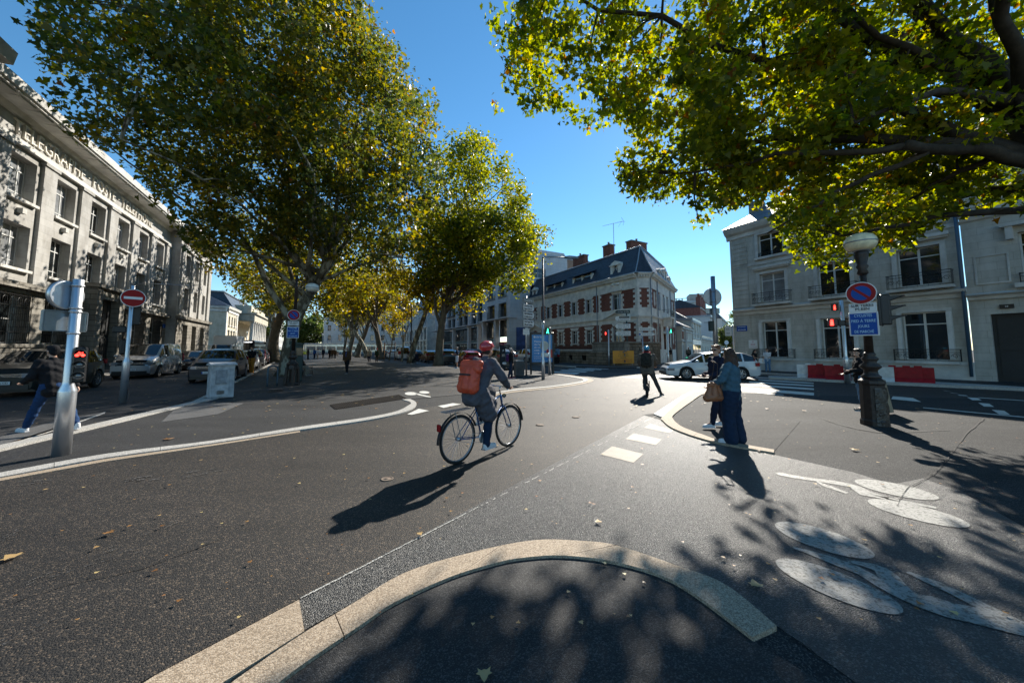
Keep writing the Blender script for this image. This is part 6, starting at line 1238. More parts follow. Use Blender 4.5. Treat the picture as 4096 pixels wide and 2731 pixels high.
HB = hair_('brown', (.055, .024, .012)); HD = hair_('dark', (.012, .009, .008)); HA = hair_('auburn', (.17, .06, .02)); HG = hair_('grey', (.30, .28, .26)); HW_ = hair_('white', (.42, .40, .37))
def person(label, loc, face, H=1.72, pel=(0, 0, .95), lean=(0, 0), hy=0., ht=0., feet=None, hands=None, top='black', topk='jacket', bot='denim', botk='slim', shoe=SHB, hair=HD, hk='short', skin=None, near=0, group=None, slim=1., elb=((-.3, -1, -.2), (.3, -1, -.2)), knee=None, extra=None, z0=.0):
    """local frame: faces +y, x to the figure's right. feet/hands: (left, right) targets for a 1.75 m figure"""
    t = thing('person', label, 'person', (loc[0], loc[1], z0), face, group); k = H/1.75; t.scale = (k, k, k); skin = skin or SK
    vox = (.017, .010, .0062)[near]; top = C_.get(top, top); bot = C_.get(bot, bot)
    pel = Vector(pel); sh = Vector((lean[0], lean[1], pel.z+math.sqrt(max(.1, .49**2-lean[0]**2-lean[1]**2)))) if True else None; sh.x += pel.x; sh.y += pel.y
    up = (sh-pel).normalized(); fw = Vector((0, 1, 0)); fw = (fw-up*fw.dot(up)).normalized(); sx = Vector((1, 0, 0))
    feet = feet or ((-.10, .02, .0, 0), (.10, -.02, .0, 0)); hips = [pel+sx*-.09, pel+sx*.09]; shs = [sh-sx*.175*slim, sh+sx*.175*slim]
    hands = hands or (shs[0]+Vector((-.07, .03, -.54)), shs[1]+Vector((.07, .03, -.54)))
    anks = [Vector((f[0], f[1]-.03*math.cos(f[3]), f[2]+.085)) for f in feet]
    kn = []; an = []
    for i in (0, 1):
        pl = (knee[i] if knee else (0, 1, .1)); a, c = ik(hips[i], anks[i], .43, .42, pl); kn.append(a); an.append(c)
    el = []; wr = []
    for i in (0, 1): a, c = ik(shs[i], Vector(hands[i]), .285, .255, elb[i]); el.append(a); wr.append(c)
    nk = sh+up*.06; hd = nk+(up*.5+Vector((0, 0, .5))).normalized()*.155+Vector((0, .015, 0)); HM = (Matrix.Rotation(hy, 4, 'Z') @ Matrix.Rotation(ht, 4, 'X')).to_3x3()
    def h(x, y, z): return hd+HM @ Vector((x, y, z))
    # --- body
    b = Blob(); s_ = .9*slim
    b.cone(hips[0], sh-sx*.09-up*.1, .10*s_, .10*s_).cone(hips[1], sh+sx*.09-up*.1, .10*s_, .10*s_).cone(shs[0], shs[1], .05, .05).cone(sh-up*.02, hd-up*.05, .052, .05)
    b.ell(h(0, -.008, .025), (.074, .093, .098), HM).ell(h(0, .03, -.055), (.052, .058, .055), HM).ell(h(0, .052, -.09), (.024, .022, .022), HM)
    b.cone(h(0, .085, .005), h(0, .108, -.028), .011, .014).ell(h(0, .082, -.062), (.026, .012, .010), HM).ell(h(-.03, .074, .03), (.026, .012, .008), HM).ell(h(.03, .074, .03), (.026, .012, .008), HM)
    for sg in (-1, 1): b.ell(h(sg*.076, -.012, -.008), (.010, .02, .032), HM)
    for i in (0, 1):
        sg = -1 if i == 0 else 1
        b.path([shs[i], el[i], wr[i]], [.048, .037, .026]).path([hips[i], kn[i], an[i]], [.085*s_, .052, .036]); b.cone(an[i], (feet[i][0]+.12*math.sin(-feet[i][3]), feet[i][1]+.12*math.cos(feet[i][3]), feet[i][2]+.03), .032, .026)
        fd = (wr[i]-el[i]).normalized(); side = fd.cross(Vector((0, 0, 1))); side = side.normalized() if side.length > .2 else Vector((0, 1, 0)); side = Vector((0, 1, 0)) if abs(fd.z) > .8 else side
        side = (side-fd*side.dot(fd)).normalized(); pal = fd.cross(side); pal = pal if pal.x*sg < 0 else -pal       # palm side looks inwards
        pc = wr[i]+fd*.05; b.cone(wr[i]+fd*.02+side*.012, pc+fd*.03+side*.018, .022, .02).cone(wr[i]+fd*.02-side*.012, pc+fd*.03-side*.02, .021, .019).cone(wr[i], pc, .024, .022)
        for q_, (o_, l_) in enumerate(((.030, .068), (.011, .078), (-.009, .072), (-.028, .056))):
            a0 = pc+fd*.035+side*o_; a1 = a0+(fd*.85+pal*.5)*l_*.5; a2 = a1+(fd*.5+pal*.86)*l_*.5; r_ = .0095 if near == 2 else .011; b.cone(a0, a1, r_, r_*.92).cone(a1, a2, r_*.92, r_*.8)
        a0 = wr[i]+fd*.03+side*.025; a1 = a0+(side*.75+fd*.6+pal*.3)*.04; b.cone(a0, a1, .012, .011).cone(a1, a1+(fd*.9+pal*.3)*.03, .011, .009)
    b.build('body', skin, t, vox, 2)
    if near:
        for sg in (-1, 1):
            e = MB(); e.sph(h(sg*.03, .072, .012), .0125, 10, 6); eo = e.build('eye', M('eye_white', (.6, .6, .58), .2), t); ib = MB(); ib.sph(h(sg*.03, .0805, .012), .006, 8, 5); ib.build('iris', HD, eo)
        lb_ = MB(); lb_.sph(h(0, .083, -.063), .018, 10, 6, .4); lb_.build('lips', M('lips', (.35, .10, .08), .4), t)
    # --- trousers / skirt
    w = Blob()
    if botk in ('slim', 'straight', 'wide', 'shorts'):
        rh, rk, ra = dict(slim=(.112, .068, .052), straight=(.115, .083, .078), wide=(.13, .115, .125), shorts=(.12, .105, .1))[botk]
        w.cone(hips[0]+up*.04, hips[1]+up*.04, .112*slim, .112*slim); w.cone(pel+up*.02-fw*.035, pel+up*.1, .105*slim, .10*slim)
        for i in (0, 1):
            end = an[i]+Vector((0, 0, -.02))
            if botk == 'shorts': w.cone(hips[i], hips[i].lerp(kn[i], .85), rh*slim, rk*.95)
            else: w.path([hips[i], hips[i].lerp(kn[i], .5), kn[i], kn[i].lerp(end, .45), end], [rh*slim, (rh+rk)/2*slim, rk, (rk+ra)/2+(.012 if botk == 'slim' else 0), ra])
        w.build('trousers' if botk != 'shorts' else 'shorts', bot, t, max(vox, .009), 3, .0035 if near else 0)
    elif botk == 'skirt':
        c = (an[0]+an[1])/2; w.cone(pel+up*.08, pel, .13, .15).path([pel+sx*.05, c+sx*.1+Vector((0, 0, .12))], [.14, .17]).path([pel-sx*.05, c-sx*.1+Vector((0, 0, .12))], [.14, .17]); w.build('skirt', bot, t, .012, 3, .004)
    # --- top
    w = Blob(); R_ = dict(tshirt=.012, jacket=.030, coat=.035, dress=.014, puffer=.045)[topk]; hem = -.06 if topk in ('tshirt',) else -.13
    if topk == 'coat': hem = -.16
    lo_ = pel+up*(hem+.06)
    for sg in (-1, 1): w.cone(lo_+sx*.062*sg*slim, sh+sx*.085*sg*slim-up*.10, (.098+R_)*slim, (.098+R_)*slim)
    w.cone(lo_, sh-up*.1, (.10+R_)*slim, (.105+R_)*slim).cone(shs[0]+up*-.01, shs[1]+up*-.01, .055+R_*.6, .055+R_*.6).cone(sh-up*.03, sh+up*.045, .068+R_*.4, .058+R_*.4)
    if topk == 'coat':
        for i in (0, 1): w.path([hips[i]+up*.02, hips[i].lerp(kn[i], .92)], [.14, .145])
        w.cone(pel, (kn[0]+kn[1])/2, .12, .14)
    if topk == 'dress': w.path([pel+sx*.05, pel+sx*.075-up*.3], [.13, .135]).path([pel-sx*.05, pel-sx*.075-up*.3], [.13, .135])
    for i in (0, 1):
        if topk in ('tshirt',): w.cone(shs[i], shs[i].lerp(el[i], .72), .062+R_, .060)
        elif topk == 'dress': w.cone(shs[i], shs[i].lerp(el[i], .2), .055, .05)
        else: w.path([shs[i], el[i], el[i].lerp(wr[i], .93)], [.060+R_*.7, .050+R_*.6, .036+R_*.45])
    w.build(dict(tshirt='shirt', jacket='jacket', coat='coat', dress='dress', puffer='padded_jacket')[topk], top, t, max(vox, .009), 3, .0045 if near else .003)
    # --- shoes
    for i in (0, 1):
        f = feet[i]; a = f[3]; dx, dy = -math.sin(a), math.cos(a); q_ = Blob(); z_ = f[2]
        q_.cone((f[0]-dx*.045, f[1]-dy*.045, z_+.045), (f[0]+dx*.06, f[1]+dy*.06, z_+.042), .042, .042).cone((f[0]+dx*.05, f[1]+dy*.05, z_+.04), (f[0]+dx*.15, f[1]+dy*.15, z_+.033), .042, .034).cone((f[0]-dx*.05, f[1]-dy*.05, z_+.04), (f[0]-dx*.045, f[1]-dy*.045, z_+.09), .04, .038)
        so = q_.build('shoe', shoe, t, .009, 2)
        if near: q_ = MB(); q_.prism([(f[0]+dx*u-dy*v, f[1]+dy*u+dx*v) for u, v in ((-.09, -.03), (-.05, -.042), (.08, -.045), (.16, -.035), (.19, 0), (.16, .035), (.08, .045), (-.05, .042), (-.09, .03))], 'z', z_+.0, z_+.022); q_.build('sole', SHW, so)
    # --- hair
    q_ = Blob(); vh = max(vox*.8, .007)
    if hk == 'helmet':
        q_.ell(h(0, -.02, .05), (.105, .135, .095), HM); q_.cone(h(-.05, .09, .045), h(.05, .09, .045), .02); q_.build('helmet', hair, t, .009, 2); q_ = Blob(); q_.ell(h(0, -.04, -.01), (.078, .07, .09), HM); q_.build('hair', HD, t, .01, 2)
    elif hk != 'bald':
        q_.ell(h(0, -.022, .045), (.083, .095, .090), HM).ell(h(0, -.05, .0), (.078, .062, .085), HM); q_.cone(h(-.05, .055, .095), h(.05, .055, .095), .022)
        if hk == 'long': q_.cone(h(0, -.06, .0), h(0, -.085, -.22), .09, .09).cone(h(-.04, -.05, .05), h(-.1, -.06, -.18), .05, .055).cone(h(.04, -.05, .05), h(.1, -.06, -.18), .05, .055).cone(h(-.06, -.03, .0), h(-.085, -.03, -.2), .038, .04).cone(h(.06, -.03, .0), h(.085, -.03, -.2), .038, .04)
        if hk == 'vlong': q_.cone(h(0, -.06, .0), h(0, -.09, -.38), .08, .06).cone(h(-.06, -.02, .0), h(-.08, -.05, -.28), .036, .035).cone(h(.06, -.02, .0), h(.08, -.05, -.28), .036, .035)
        if hk == 'bob': q_.cone(h(-.05, -.04, .02), h(-.085, -.03, -.07), .05, .05).cone(h(.05, -.04, .02), h(.085, -.03, -.07), .05, .05).cone(h(0, -.06, .03), h(0, -.085, -.08), .075, .06).ell(h(0, -.01, .09), (.095, .1, .06), HM)
        if hk == 'bun': q_.ell(h(0, -.125, .07), (.04, .04, .04), HM)
        if hk == 'curly':
            random.seed(5); [q_.ell(h(.085*math.cos(a)*math.cos(e_), -.03+.095*math.sin(a)*math.cos(e_), .05+.09*math.sin(e_)), (.04, .04, .04)) for a in [R(150)+i*.42 for i in range(10)] for e_ in (-.5, 0, .5)]
        q_.build('hair', hair, t, vh, 1, .004 if near == 2 else .0025)
    if extra: extra(t, h, dict(sh=sh, shs=shs, wr=wr, pel=pel, up=up, el=el, hd=hd, sx=sx, fw=fw))
    return t
def shades(t, h, J): 
    b = MB(); HMx = None
    for sg in (-1, 1):
        c = h(sg*.034, .094, .012); b.sph(c, .026, 12, 8, .8)
        b.tube([h(sg*.06, .088, .018), h(sg*.08, .0, .012)], .004, 4)
    b.tube([h(-.01, .1, .018), h(.01, .1, .018)], .004, 4); b.build('sunglasses', black, t)
def backpack(label, t, c, size, mat, yaw=0, tilt=0, roll=False, straps=True):
    """rides on a back: centre c in the wearer's own frame"""
    Mw = Matrix.Translation(t.location) @ Matrix.Rotation(t.rotation_euler.z, 4, 'Z') @ Matrix.Scale(t.scale.x, 4)
    o = thing('backpack', label, 'backpack', (0, 0, 0)); o.matrix_world = Mw @ Matrix.Translation(c) @ Matrix.Rotation(tilt, 4, 'X'); w, d, h_ = size
    q_ = Blob()
    for x in (-1, 1): q_.cone((x*(w/2-d*.4), 0, -h_/2+d*.4), (x*(w/2-d*.45), 0, h_/2-d*.45), d*.5, d*.45)
    q_.cone((0, -d*.08, -h_/2+d*.45), (0, -.0, h_/2-d*.45), d*.56, d*.5); q_.cone((-w/2+d*.4, 0, 0), (w/2-d*.4, 0, 0), d*.48); q_.build('bag', mat, o, .01, 4, .003)
    if roll: q_ = Blob(); q_.cone((-w*.46, .0, h_/2+.03), (w*.46, .0, h_/2+.03), .06, .06).cone((-w*.4, 0, h_/2-.05), (w*.4, 0, h_/2-.05), .08); q_.build('rolled_top', mat, o, .01, 2, .004); b = MB(); b.box(-w*.3, w*.3, -d*.62, -d*.5, h_*.1, h_*.16); b.build('strap', black, o)
    else: q_ = Blob(); q_.cone((-w*.25, -d*.5, -h_*.22), (w*.25, -d*.5, -h_*.22), d*.2); q_.cone((-w*.22, -d*.5, -h_*.1), (w*.22, -d*.5, -h_*.1), d*.2); q_.build('front_pocket', mat, o, .01, 3)
    if straps:
        for sx_ in (-1, 1): b = MB(); b.tube([(sx_*w*.3, d*.35, h_*.42), (sx_*w*.32, d*.95, h_*.5), (sx_*w*.36, d*1.65, h_*.3), (sx_*w*.4, d*1.55, -h_*.05), (sx_*w*.36, d*.5, -h_*.35)], .022, 6, ell=.4); b.build('shoulder_strap', black, o)
    return o
def handle_bag(label, name, cat, P, yaw, w, h_, d, mat, strap=.3):
    o = thing(name, label, cat, P, yaw); b = MB(); b.prism([(-w/2*1.15, -h_/2), (w/2*1.15, -h_/2), (w/2*.8, h_/2), (-w/2*.8, h_/2)], 'y', -d/2, d/2); b.build('bag', mat, o)
    b = MB(); b.tube([(-w*.3, 0, h_/2-.02), (-w*.15, 0, h_/2+strap*.8), (0, 0, h_/2+strap), (w*.15, 0, h_/2+strap*.8), (w*.3, 0, h_/2-.02)], .012, 5); b.build('strap', mat, o); return o
def toward(p, q): return math.atan2(-(q[0]-p[0]), q[1]-p[1])
# 1 the two women on the island
WB = (3.86, 6.22); FW = R(80)
wbp = person('woman with long wavy brown hair in denim jacket and wide dark jeans', WB, R(52), H=1.62, top='jacket', topk='jacket', bot='denim', botk='wide', shoe=SHW, hair=HB, hk='long', near=2, slim=1.24, feet=((-.12, .05, .02, R(20)), (.10, -.06, .02, R(-15))), hands=((-.22, .30, 1.06), (.16, .34, 1.04)), hy=R(-38), elb=((-.8, -.6, -.3), (.8, -.6, -.3)), z0=.02)
bc = Vector((WB[0]-.36, WB[1]-.10, .93)); hb = thing('handbag', 'tan leather tote bag hanging at the side of the woman in the denim jacket', 'handbag', bc, R(20))
tan = M('tan_leather', (.30, .11, .045), .45, var=.2, vs=6, bump=.3, bs=60)
q_ = Blob(); q_.cone((-.17, 0, -.12), (.17, 0, -.12), .065).cone((-.09, 0, .1), (.09, 0, .1), .045).cone((-.16, 0, -.12), (-.06, 0, .13), .06, .03).cone((.16, 0, -.12), (.06, 0, .13), .06, .03).cone((0, 0, -.1), (0, 0, .1), .07, .045); q_.build('bag', tan, hb, .009, 2, .002)
b = MB(); b.tube([(-.06, .02, .14), (.03, .03, .3), (.10, .05, .47), (.12, .12, .5)], .014, 6, ell=.5); b.tube([(.06, -.02, .14), (.08, -.02, .3), (.12, .0, .46), (.14, .1, .5)], .014, 6, ell=.5); b.build('strap', M('strap_brown', (.06, .025, .015), .6), hb)
b = MB(); [b.lathe([(.012, -.006), (.018, 0), (.012, .006)], (x, 0, .165), 10) for x in (-.055, .055)]; b.build('rings', chrome, hb)
WA = (4.34, 7.42); person('woman in dark sunglasses and navy padded jacket facing the woman in denim', WA, R(92), H=1.69, top='navy', topk='puffer', bot='navy', botk='slim', shoe=SHW, hair=HA, hk='bun', near=2, feet=((-.10, .26, .02, 0), (.12, -.12, .02, R(-10))), hands=((-.16, .24, 1.12), (.18, .22, 1.1)), hy=R(28), extra=shades, z0=.02)
# 2 scooter rider
SR = (4.83, 12.55); sy = R(-22)
scp = person('rider in blue helmet and dark hooded jacket halted astride a folding electric bike', (SR[0], SR[1]), sy, H=1.75, pel=(0, -.05, .93), lean=(0, .12), top='taupe', topk='jacket', bot='dgrey', botk='slim', shoe=SHB, hair=M('helmet_cyan', (.01, .24, .42), .25, coat=.6), hk='helmet', near=1, feet=((-.10, -.06, .22, 0), (.44, .10, .0, R(-25))), hands=((-.24, .42, 1.02), (.28, .42, 1.02)), elb=((-1, -.3, -.2), (1, -.3, -.2)), slim=1.18, z0=.005)
backpack('large dark camouflage backpack on the back of the electric bike rider', scp, (-.02, -.27, 1.27), (.34, .2, .50), cl('camo', (.028, .027, .022), var=.6), tilt=R(-10))
q_ = Blob(); Mw = Matrix.Translation(scp.location) @ Matrix.Rotation(sy, 4, 'Z'); q_.cone((-.09, .04, 1.50), (.09, .04, 1.50), .06).cone((-.08, -.02, 1.49), (.08, -.02, 1.49), .055); so = q_.build('red_scarf', C_['red'], scp, .01, 2, .003)
def bike(name, label, cat, loc, yaw, wb_, wr_, fcol, fat=.02, folding=False, basket=False):
    t = thing(name, label, cat, (*loc, .005), yaw); fm = fcol; hw_ = wb_/2
    for sx_, nm in ((-1, 'rear'), (1, 'front')):
        Q = Matrix.Translation((sx_*hw_, 0, wr_)) @ Matrix.Rotation(R(90), 4, 'X'); b = MB()
        ring = [(wr_-fat+fat*math.cos(a), fat*math.sin(a)) for a in [k*math.pi/4 for k in range(8)]]; n = 44
        b.add([(r_*math.cos(2*math.pi*j/n), r_*math.sin(2*math.pi*j/n), z_) for r_, z_ in ring for j in range(n)], [(i*n+j, i*n+(j+1) % n, ((i+1) % 8)*n+(j+1) % n, ((i+1) % 8)*n+j) for i in range(8) for j in range(n)], True)
        w_ = b.build('wheel', tyre_m, t, Q); b = MB(); ri = wr_-fat*2
        rr_ = [(ri+.004, -.01), (ri+.004, .01), (ri-.012, .008), (ri-.012, -.008)]; b.add([(r_*math.cos(2*math.pi*j/n), r_*math.sin(2*math.pi*j/n), z_) for r_, z_ in rr_ for j in range(n)], [(i*n+j, i*n+(j+1) % n, ((i+1) % 4)*n+(j+1) % n, ((i+1) % 4)*n+j) for i in range(4) for j in range(n)], True)
        for k in range(28 if not folding else 10): a = k*2*math.pi/(28 if not folding else 10); a2 = a+(.5 if k % 2 else -.5); b.tube([(.02*math.cos(a2), .02*math.sin(a2), .02*(-1)**k), (ri*math.cos(a), ri*math.sin(a), 0)], .0018 if not folding else .012, 3)
        b.lathe([(.025, -.04), (.03, 0), (.025, .04)], n=10); b.build('rim', rim_m, w_)
    return t
b_rd = g(1047, 1066); f_rd = g(1172, 1023); BC = ((b_rd[0]+f_rd[0])/2, (b_rd[1]+f_rd[1])/2); BY = ang_of(b_rd, f_rd); WBs = min(1.16, math.dist(b_rd, f_rd))
blue_f = M('bike_blue', (.015, .07, .20), .25, .3, coat=.8)
bk = bike('bicycle', 'blue city bicycle ridden across the road by the cyclist with the red backpack', 'bicycle', BC, BY, WBs, .345, blue_f, .019)
h_ = WBs/2; BB = (-.10, 0, .29); ST = (-.24, 0, .80); HT = (.36, 0, .88); HB_ = (.41, 0, .70)
b = MB(); b.tube([BB, ST], .016, 8); b.tube([BB, HB_], .017, 8); b.tube([(-.20, 0, .64), HT], .015, 8); b.tube([HT, HB_], .02, 8)
for s_ in (1, -1): b.tube([(BB[0], s_*.03, BB[2]), (-h_, s_*.055, .345)], .009, 6); b.tube([(-.22, s_*.02, .72), (-h_, s_*.055, .345)], .008, 6); b.tube([(HB_[0]+.01, s_*.045, .68), (h_-.04, s_*.05, .45), (h_, s_*.05, .345)], .011, 6)
b.tube([(HB_[0], -.05, .69), (HB_[0], .05, .69)], .012, 6); b.build('frame', blue_f, bk)
for sx_, a0, a1 in ((-1, 20, 185), (1, 5, 150)):
    b = MB(); pts = [(sx_*h_+.375*math.cos(R(a)), 0, .345+.375*math.sin(R(a))) for a in range(a0, a1, 9)]; n = len(pts)
    b.add([(p[0], y_, p[2]) for p in pts for y_ in (-.026, .026)], [(2*i, 2*i+1, 2*i+3, 2*i+2) for i in range(n-1)], True); b.build('mudguard', M('mudguard', (.02, .025, .03), .3, .3), bk)
b = MB(); b.tube([HT, (.33, 0, .99), (.36, 0, 1.02)], .013, 8); b.tube(smooth_line([(.20, .27, 1.0), (.32, .22, 1.03), (.38, .06, 1.02), (.38, -.06, 1.02), (.32, -.22, 1.03), (.20, -.27, 1.0)], 3), .011, 6); b.build('handlebar', chrome, bk)
b = MB(); b.rbox(.45, 0, .86, .07, .07, .07, .02); b.build('front_lamp', chrome, bk); b = MB(); b.rbox(-h_-.36, 0, .56, .03, .07, .1, .01); b.build('rear_lamp', TLm, bk)
b = MB(); b.prism([(-.40, -.07), (-.36, -.09), (-.16, -.03), (-.08, -.015), (-.08, .015), (-.16, .03), (-.36, .09), (-.40, .07)], 'z', .90, .945); b.tube([ST, (-.26, 0, .9)], .013, 6); b.build('saddle', black, bk)
b = MB(); [b.tube([(-.34, y_, .76), (-.86, y_, .76)], .006, 5) for y_ in (-.06, 0, .06)]; b.tube([(-.86, -.06, .76), (-.86, .06, .76)], .006, 5); [b.tube([(-.7, s_*.06, .76), (-h_, s_*.065, .36)], .006, 5) for s_ in (1, -1)]; b.build('luggage_rack', zinc, bk)
b = MB(); b.T = Matrix.Translation(BB) @ Matrix.Rotation(R(90), 4, 'X'); b.lathe([(.085, .035), (.09, .04), (.085, .045), (.02, .045)], n=24); b.T = None; b.tube([(BB[0], .05, BB[2]), (BB[0]+.03, .06, BB[2]+.165)], .009, 6); b.tube([(BB[0], -.05, BB[2]), (BB[0]-.03, -.06, BB[2]-.165)], .009, 6); b.rbox(BB[0]+.03, .11, BB[2]+.165, .09, .09, .02, .004); b.rbox(BB[0]-.03, -.11, BB[2]-.165, .09, .09, .02, .004)
b.tube([(BB[0], -.045, BB[2]+.085), (-h_, -.045, .375)], .004, 4); b.tube([(BB[0], -.045, BB[2]-.085), (-h_, -.045, .315)], .004, 4); b.build('chain_drive', steel, bk)
def twist(t, h, J): pass
cyc = person('cyclist in red helmet and long grey coat riding across the road', BC, BY-R(90), H=1.75, pel=(0, -.25, .99), lean=(0, .21), top='grey', topk='coat', bot='denim', botk='slim', shoe=SHW, hair=M('helmet_red', (.45, .03, .035), .25, coat=.6), hk='helmet', near=2, feet=((-.12, .02, .46, 0), (.12, -.08, .12, 0)), hands=((-.25, .25, 1.055), (.25, .25, 1.055)), elb=((-1, -.5, -.5), (1, -.5, -.5)), ht=R(6), z0=.005)
redbag = M('red_tarpaulin', (.58, .075, .03), .5, var=.15, vs=4, bump=.3, bs=10); backpack('big red roll top courier backpack worn by the cyclist', cyc, (0, -.37, 1.19), (.36, .20, .41), redbag, tilt=R(-12), roll=True)
# electric folding bike under the rider
eb = bike('electric_bike', 'black folding electric bike with fat tyres under the rider in blue helmet', 'electric bike', (SR[0], SR[1]+.05), sy+R(90), .84, .21, black, .048, folding=True)
b = MB(); b.rbox(0, 0, .30, .55, .16, .1, .03); b.tube([(-.1, 0, .3), (-.16, 0, .86)], .022, 8); b.tube([(.28, 0, .32), (.36, 0, .5), (.24, 0, 1.02)], .024, 8); b.tube([(-.3, .07, .3), (-.42, .07, .21)], .02, 5); b.tube([(-.3, -.07, .3), (-.42, -.07, .21)], .02, 5); b.tube([(.36, .07, .5), (.42, .07, .21)], .018, 5); b.tube([(.36, -.07, .5), (.42, -.07, .21)], .018, 5); b.build('frame', MATS['mudguard'], eb)
b = MB(); b.prism([(-.30, -.08), (-.06, -.03), (-.04, 0), (-.06, .03), (-.30, .08)], 'z', .86, .90); b.build('saddle', black, eb); b = MB(); b.tube([(.22, -.3, 1.03), (.24, 0, 1.03), (.22, .3, 1.03)], .014, 6); b.build('handlebar', black, eb); b = MB(); b.tube([(-.36, .12, .3), (-.1, .13, .2), (.1, .13, .25), (.1, .13, .5), (-.2, .13, .5)], .008, 5); b.build('side_rack', black, eb)
# 3 the blurred walker at the left
BL = (-9.15, 7.05); lw_ = person('walker in black hooded top and blue jeans striding behind the thick steel post', BL, R(80), H=1.78, top='black', topk='jacket', bot='walker', botk='slim', shoe=SHW, hair=C_['black'], hk='short', near=1, pel=(0, 0, .88), lean=(0, .10), feet=((-.10, .48, .02, 0), (.10, -.46, .07, 0)), hands=((-.25, .32, .98), (.26, -.14, .80)))
# 4 woman by the right lamp
person('woman in black coat and pale jeans standing just left of the right lamp post', (9.40, 9.5), R(60), H=1.62, top='black', topk='coat' if 0 else 'jacket', bot='ldenim', botk='slim', shoe=SHB, hair=HD, hk='bob', near=1, hy=R(35), hands=((-.2, .25, 1.15), (.18, .28, 1.05)))
card = thing('cardboard_portfolio', 'beige cardboard portfolio leaning behind the right lamp post', 'cardboard', (9.55, 9.0, .02), R(20)); b = MB(); b.T = Matrix.Rotation(R(-8), 4, 'X'); b.rbox(0, 0, .42, .5, .02, .82, .005); b.build('sheet', M('cardboard', (.36, .27, .17), .8, var=.12), card)
b = MB(); b.T = Matrix.Rotation(R(-8), 4, 'X'); b.rbox(-.05, .12, .75, .42, .02, .6, .005); b.build('second_sheet', C_['beige'], card)
# 5 couple, phone woman and others
CP = (17.0, 24.5); person('young woman in short black dress looking at a phone beside the man in white', CP, R(-160), H=1.58, top='black', topk='dress', bot='black', botk='none', shoe=SHB, hair=HD, hk='vlong', near=1, hands=((-.08, .28, 1.15), (.08, .28, 1.15)), ht=R(-22), z0=.0)
person('man in white t-shirt and blue jeans leaning by the stone wall', (17.5, 24.0), R(150), H=1.66, top='white', topk='tshirt', bot='ldenim', botk='slim', shoe=SHW, hair=HB, hk='short', near=1, hands=((-.05, .3, 1.12), (.28, .05, .88)), ht=R(-18))
handle_bag('white paper shopping bag held between the couple by the wall', 'shopping_bag', 'shopping bag', (17.25, 24.15, .83), R(-20), .42, .32, .12, white_p, .2)
person('woman in black top and pale skirt holding a phone by the brick house', (15.85, 35.0), R(100), H=1.66, top='black', topk='tshirt', bot='beige', botk='skirt', shoe=SHB, hair=HD, hk='vlong', hands=((-.1, .42, 1.18), (.12, .38, 1.05)), z0=.12)
pp = person('person with a grey backpack walking away along the side street', (21.2, 42.0), R(-30), H=1.7, top='green', topk='jacket', bot='denim', botk='slim', hair=HA, hk='short', z0=.12); backpack('small grey backpack on the side street walker', pp, (0, -.24, 1.2), (.3, .16, .4), C_['taupe'])
person('man in blue open shirt walking beside the garden wall', (4.9, 37.6), R(140), H=1.78, top='ldenim', topk='jacket', bot='ldenim', botk='slim', shoe=SHB, hair=HD, hk='short', skin=SKD, z0=.12, feet=((-.1, .18, 0, 0), (.1, -.18, .02, 0)))
gw = person('curly grey haired woman in black jacket and jeans waiting beside the litter bin', (-.05, 19.4), R(-75), H=1.66, top='black', topk='jacket', bot='denim', botk='slim', shoe=C_['red'], hair=HG, hk='curly', near=1, feet=((-.1, .1, .01, 0), (.1, -.16, .01, R(-20))), z0=.012)
backpack('purple backpack on the grey haired woman', gw, (0, -.22, 1.22), (.28, .15, .42), C_['purple'])
hm = thing('cycle_helmet', 'white cycle helmet dangling from the purple backpack', 'helmet', (-.42, 19.35, .86), R(40)); q_ = Blob(); q_.ell((0, 0, 0), (.11, .14, .08)); q_.build('shell', SHW, hm, .012, 1); b = MB(); [b.tube([(x, -.13, .02), (x*1.1, 0, .085), (x, .13, .02)], .012, 4) for x in (-.05, 0, .05)]; b.build('vents', black, hm)
person('grey haired man in navy polo and white shorts reading a phone beside the cars', (-4.7, 29.9), R(95), H=1.8, top='navy', topk='tshirt', bot='white', botk='shorts', shoe=SHW, hair=HG, hk='short', near=1, hands=((-.08, .3, 1.15), (.1, .3, 1.12)), ht=R(-28), z0=.01)
def seated(label, P, face, k, **kw): return person(label, P, face, pel=(0, 0, .55), lean=(0, .06), feet=((-.12, .52, .0, 0), (.12, .46, .0, 0)), hands=((-.14, .32, .66), (.14, .32, .66)), knee=((-.1, .3, 1), (.1, .3, 1)), z0=.01, **kw)
seated('bald man in navy sweater sitting on the bench between the near trunks', (BN[0]-.45, BN[1]+.0), R(75), 1, H=1.74, top='navy', topk='jacket', bot='black', botk='slim', shoe=SHW, hair=HW_, hk='bald', near=1)
seated('person in dark jacket and khaki trousers seated behind the green kiosk', (BN2[0]-.1, BN2[1]-.3), R(-75), 1, H=1.72, top='black', topk='jacket', bot='khaki', botk='straight', shoe=SHB, hair=HD, hk='short', near=1)
OM = g(796, 857)
def inner(t, h, J): 
    q_ = Blob(); a = J['sh']; q_.cone(a+Vector((0, .115, -.03)), a+Vector((0, .125, -.3)), .045, .03); q_.build('blue_shirt', C_['blue'], t, .01, 2); shades(t, h, J)
person('white haired old man in brown jacket and sunglasses walking up the promenade', OM, R(180)-R(8), H=1.74, top='brown', topk='jacket', bot='black', botk='straight', shoe=SHB, hair=HW_, hk='short', near=1, slim=1.1, feet=((-.11, .18, .0, 0), (.11, -.2, .02, 0)), extra=inner, z0=.012)
ORM = g(576, 858)
def sling(t, h, J): b = MB(); s_ = J['sh']; b.tube([s_+Vector((.13, .0, .04)), s_+Vector((.08, .13, -.1)), s_+Vector((-.12, .15, -.4)), J['pel']+Vector((-.2, .05, .02))], .016, 6, ell=.4); b.build('bag_strap', C_['brown'], t)
